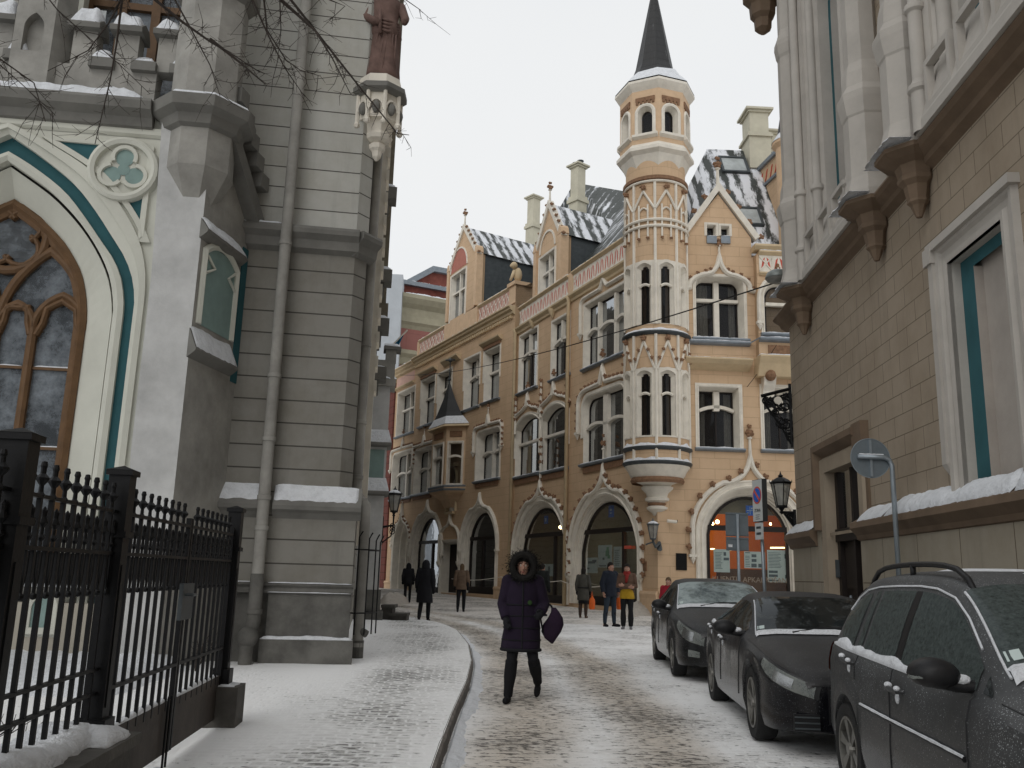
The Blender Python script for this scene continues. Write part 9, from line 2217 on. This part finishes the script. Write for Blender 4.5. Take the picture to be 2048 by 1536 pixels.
def shbag(c):
    mb = MB(); V = c['V']; mb.ball(V((-.23, -.02, 1.02)), .13*c['k'], 10, 8, (.5, .9, 1.1)); mb.tube([V((-.24, -.02, 1.12)), V((-.16, 0, 1.45))], .012, 5); mb.build('shoulder_bag', BLK, c['R'])
person('person in tan fur jacket and dark trousers walking away along the shop arches', loc_at(921, 1224), pi, 1.66, STEP, walker(fur, SHORT, shbag, hairc=hairB, long=.06, slv=.08))
person('person in dark jacket half hidden behind the purple-coated woman', loc_at(1083, 1232), pi-.5, 1.74, {}, walker(cloth('dark_green_coat', (.012, .014, .013)), SHORT, hairc=hairD))
# group in front of the shop on the right
def skirt(c):
    mb = MB(); k = c['k']; V = c['V']; mb.tube(ell(0, 0, 1.03*k, .195*k, .15*k, 28)+[ell(0, 0, 1.03*k, .195*k, .15*k, 28)[0]], .018*k, 6); mb.build('belt', BLK, c['R'])
    mb = MB(); mb.ring_loft([ell(0, 0, z*k, a*k, b*k) for z, a, b in ((.5, .17, .14), (.62, .18, .15), (.8, .17, .14))]); mb.build('skirt', BLK, c['R'], smooth=True)
person('woman in belted olive-grey coat, black skirt and brown boots, seen from behind', loc_at(1166, 1236), pi-.3, 1.64, dict(wrR=(-.0, -.0, 0)) if False else {}, walker(cloth('olive_coat', (.055, .053, .045)), ((.60, .205, .165, 0, 0), (.64, .21, .17, 0, 0), (.8, .205, .16, 0, 0), (1.03, .18, .14, 0, 0), (1.28, .195, .145, 0, 0), (1.41, .18, .125, 0, 0), (1.5, .09, .085, 0, 0)), skirt, boot=cloth('brown_boot', (.07, .042, .028)), trous=cloth('brown_tights', (.05, .033, .025)), hairc=hairD, long=.10))
navy = cloth('navy_jacket', (.012, .016, .026)); jean = cloth('dark_jeans', (.022, .032, .045))
person('man in navy jacket and dark jeans facing the woman in brown', loc_at(1220, 1253), radians(35), 1.80, dict(kneeL=(-.14, 0, .49), kneeR=(.14, 0, .49), ankL=(-.17, .02, .09), ankR=(.17, .02, .09), toeL=(-.22, -.15, .03), toeR=(.22, -.15, .03), elL=(-.27, .03, 1.14), elR=(.27, .03, 1.14), wrL=(-.27, -.03, .9), wrR=(.27, -.03, .9)), walker(navy, SHORT, trous=jean, hairc=hairD, slv=.075), fine=.011, gloves=False)
brn = cloth('brown_jacket', (.105, .062, .042))
def o_br(c):
    V, k, R = c['V'], c['k'], c['R']; c['legs']('trousers', BLK, 1.0, fl=1.25); c['boots'](cloth('pale_shoe', (.16, .16, .17)), .06); 
    mb = MB(); mb.ring_loft([ell(0, 0, z*k, a*k, b*k, 24) for z, a, b in ((.80, .20, .15), (.86, .20, .15), (1.05, .17, .13), (1.3, .17, .13))]); mb.build('yellow_top', cloth('mustard', (.36, .22, .015)), R, smooth=True)
    c['coat'](brn, ((.95, .20, .12, 0, .03), (.99, .205, .13, 0, .03), (1.1, .19, .145, 0, 0), (1.28, .20, .15, 0, 0), (1.41, .185, .13, 0, 0), (1.5, .10, .09, 0, 0)), .064, .98)
    mb = MB(); mb.ring_loft([ell(0, -.02*k, z*k, a*k, b*k, 20, .06, z*30) for z, a, b in ((1.36, .06, .05), (1.40, .11, .12), (1.45, .115, .11), (1.50, .10, .1), (1.53, .08, .08))]); mb.tube([V((.02, -.12, 1.44)), V((.0, -.165, 1.34)), V((-.01, -.16, 1.22))], [.05*k, .05*k, .03*k], 8); mb.build('red_scarf', cloth('red_scarf', (.22, .022, .018)), R, smooth=True); c['hair'](hairD, .05)
person('woman in brown jacket with red scarf and mustard top standing with folded arms', loc_at(1254, 1259), radians(-12), 1.76, dict(elL=(-.245, -.04, 1.13), elR=(.245, -.04, 1.13), wrL=(.07, -.20, 1.11), wrR=(-.07, -.225, 1.15)), o_br, fine=.011, gloves=False)
p_ = CP+ray(1337, 1160)*(22.5/ray(1337, 1160).y)
person('person in bright red jacket mostly hidden behind the farthest parked car', (p_.x, 22.5, gz(22.5)), radians(-30), 1.44, {}, walker(cloth('bright_red_jacket', (.26, .012, .025)), SHORT, hairc=hairB))
orange = plain('orange_plastic', (.62, .11, .015), .45, .15, 7, bmp=.2)
for (px, py), h, w_, lab in (((1184, 1219), .44, .10, 'bright orange bag hanging beside the woman in the olive coat'), ((1238, 1219), .42, .08, 'orange-red bag showing between the man in navy and the woman in brown')):
    q = CP+ray(px, py)*((30.2 if px < 1200 else 27.2)/ray(px, py).y); mb = MB(); rings = [[q+Vector((cos(2*pi*i/14)*w_*a, sin(2*pi*i/14)*.05, z)) for i in range(14)] for z, a in ((0, .75), (.03, .95), (h*.5, 1.0), (h*.75, .85), (h*.85, .5), (h*.95, .35), (h, .3))]
    mb.ring_loft(rings); mb.tube([rings[-1][0], q+Vector((0, 0, h+.14)), rings[-1][7]], .012, 5); b_ = mb.build('carrier_bag', orange, smooth=True, loc=tuple(q)); tag(b_, lab, 'bag')
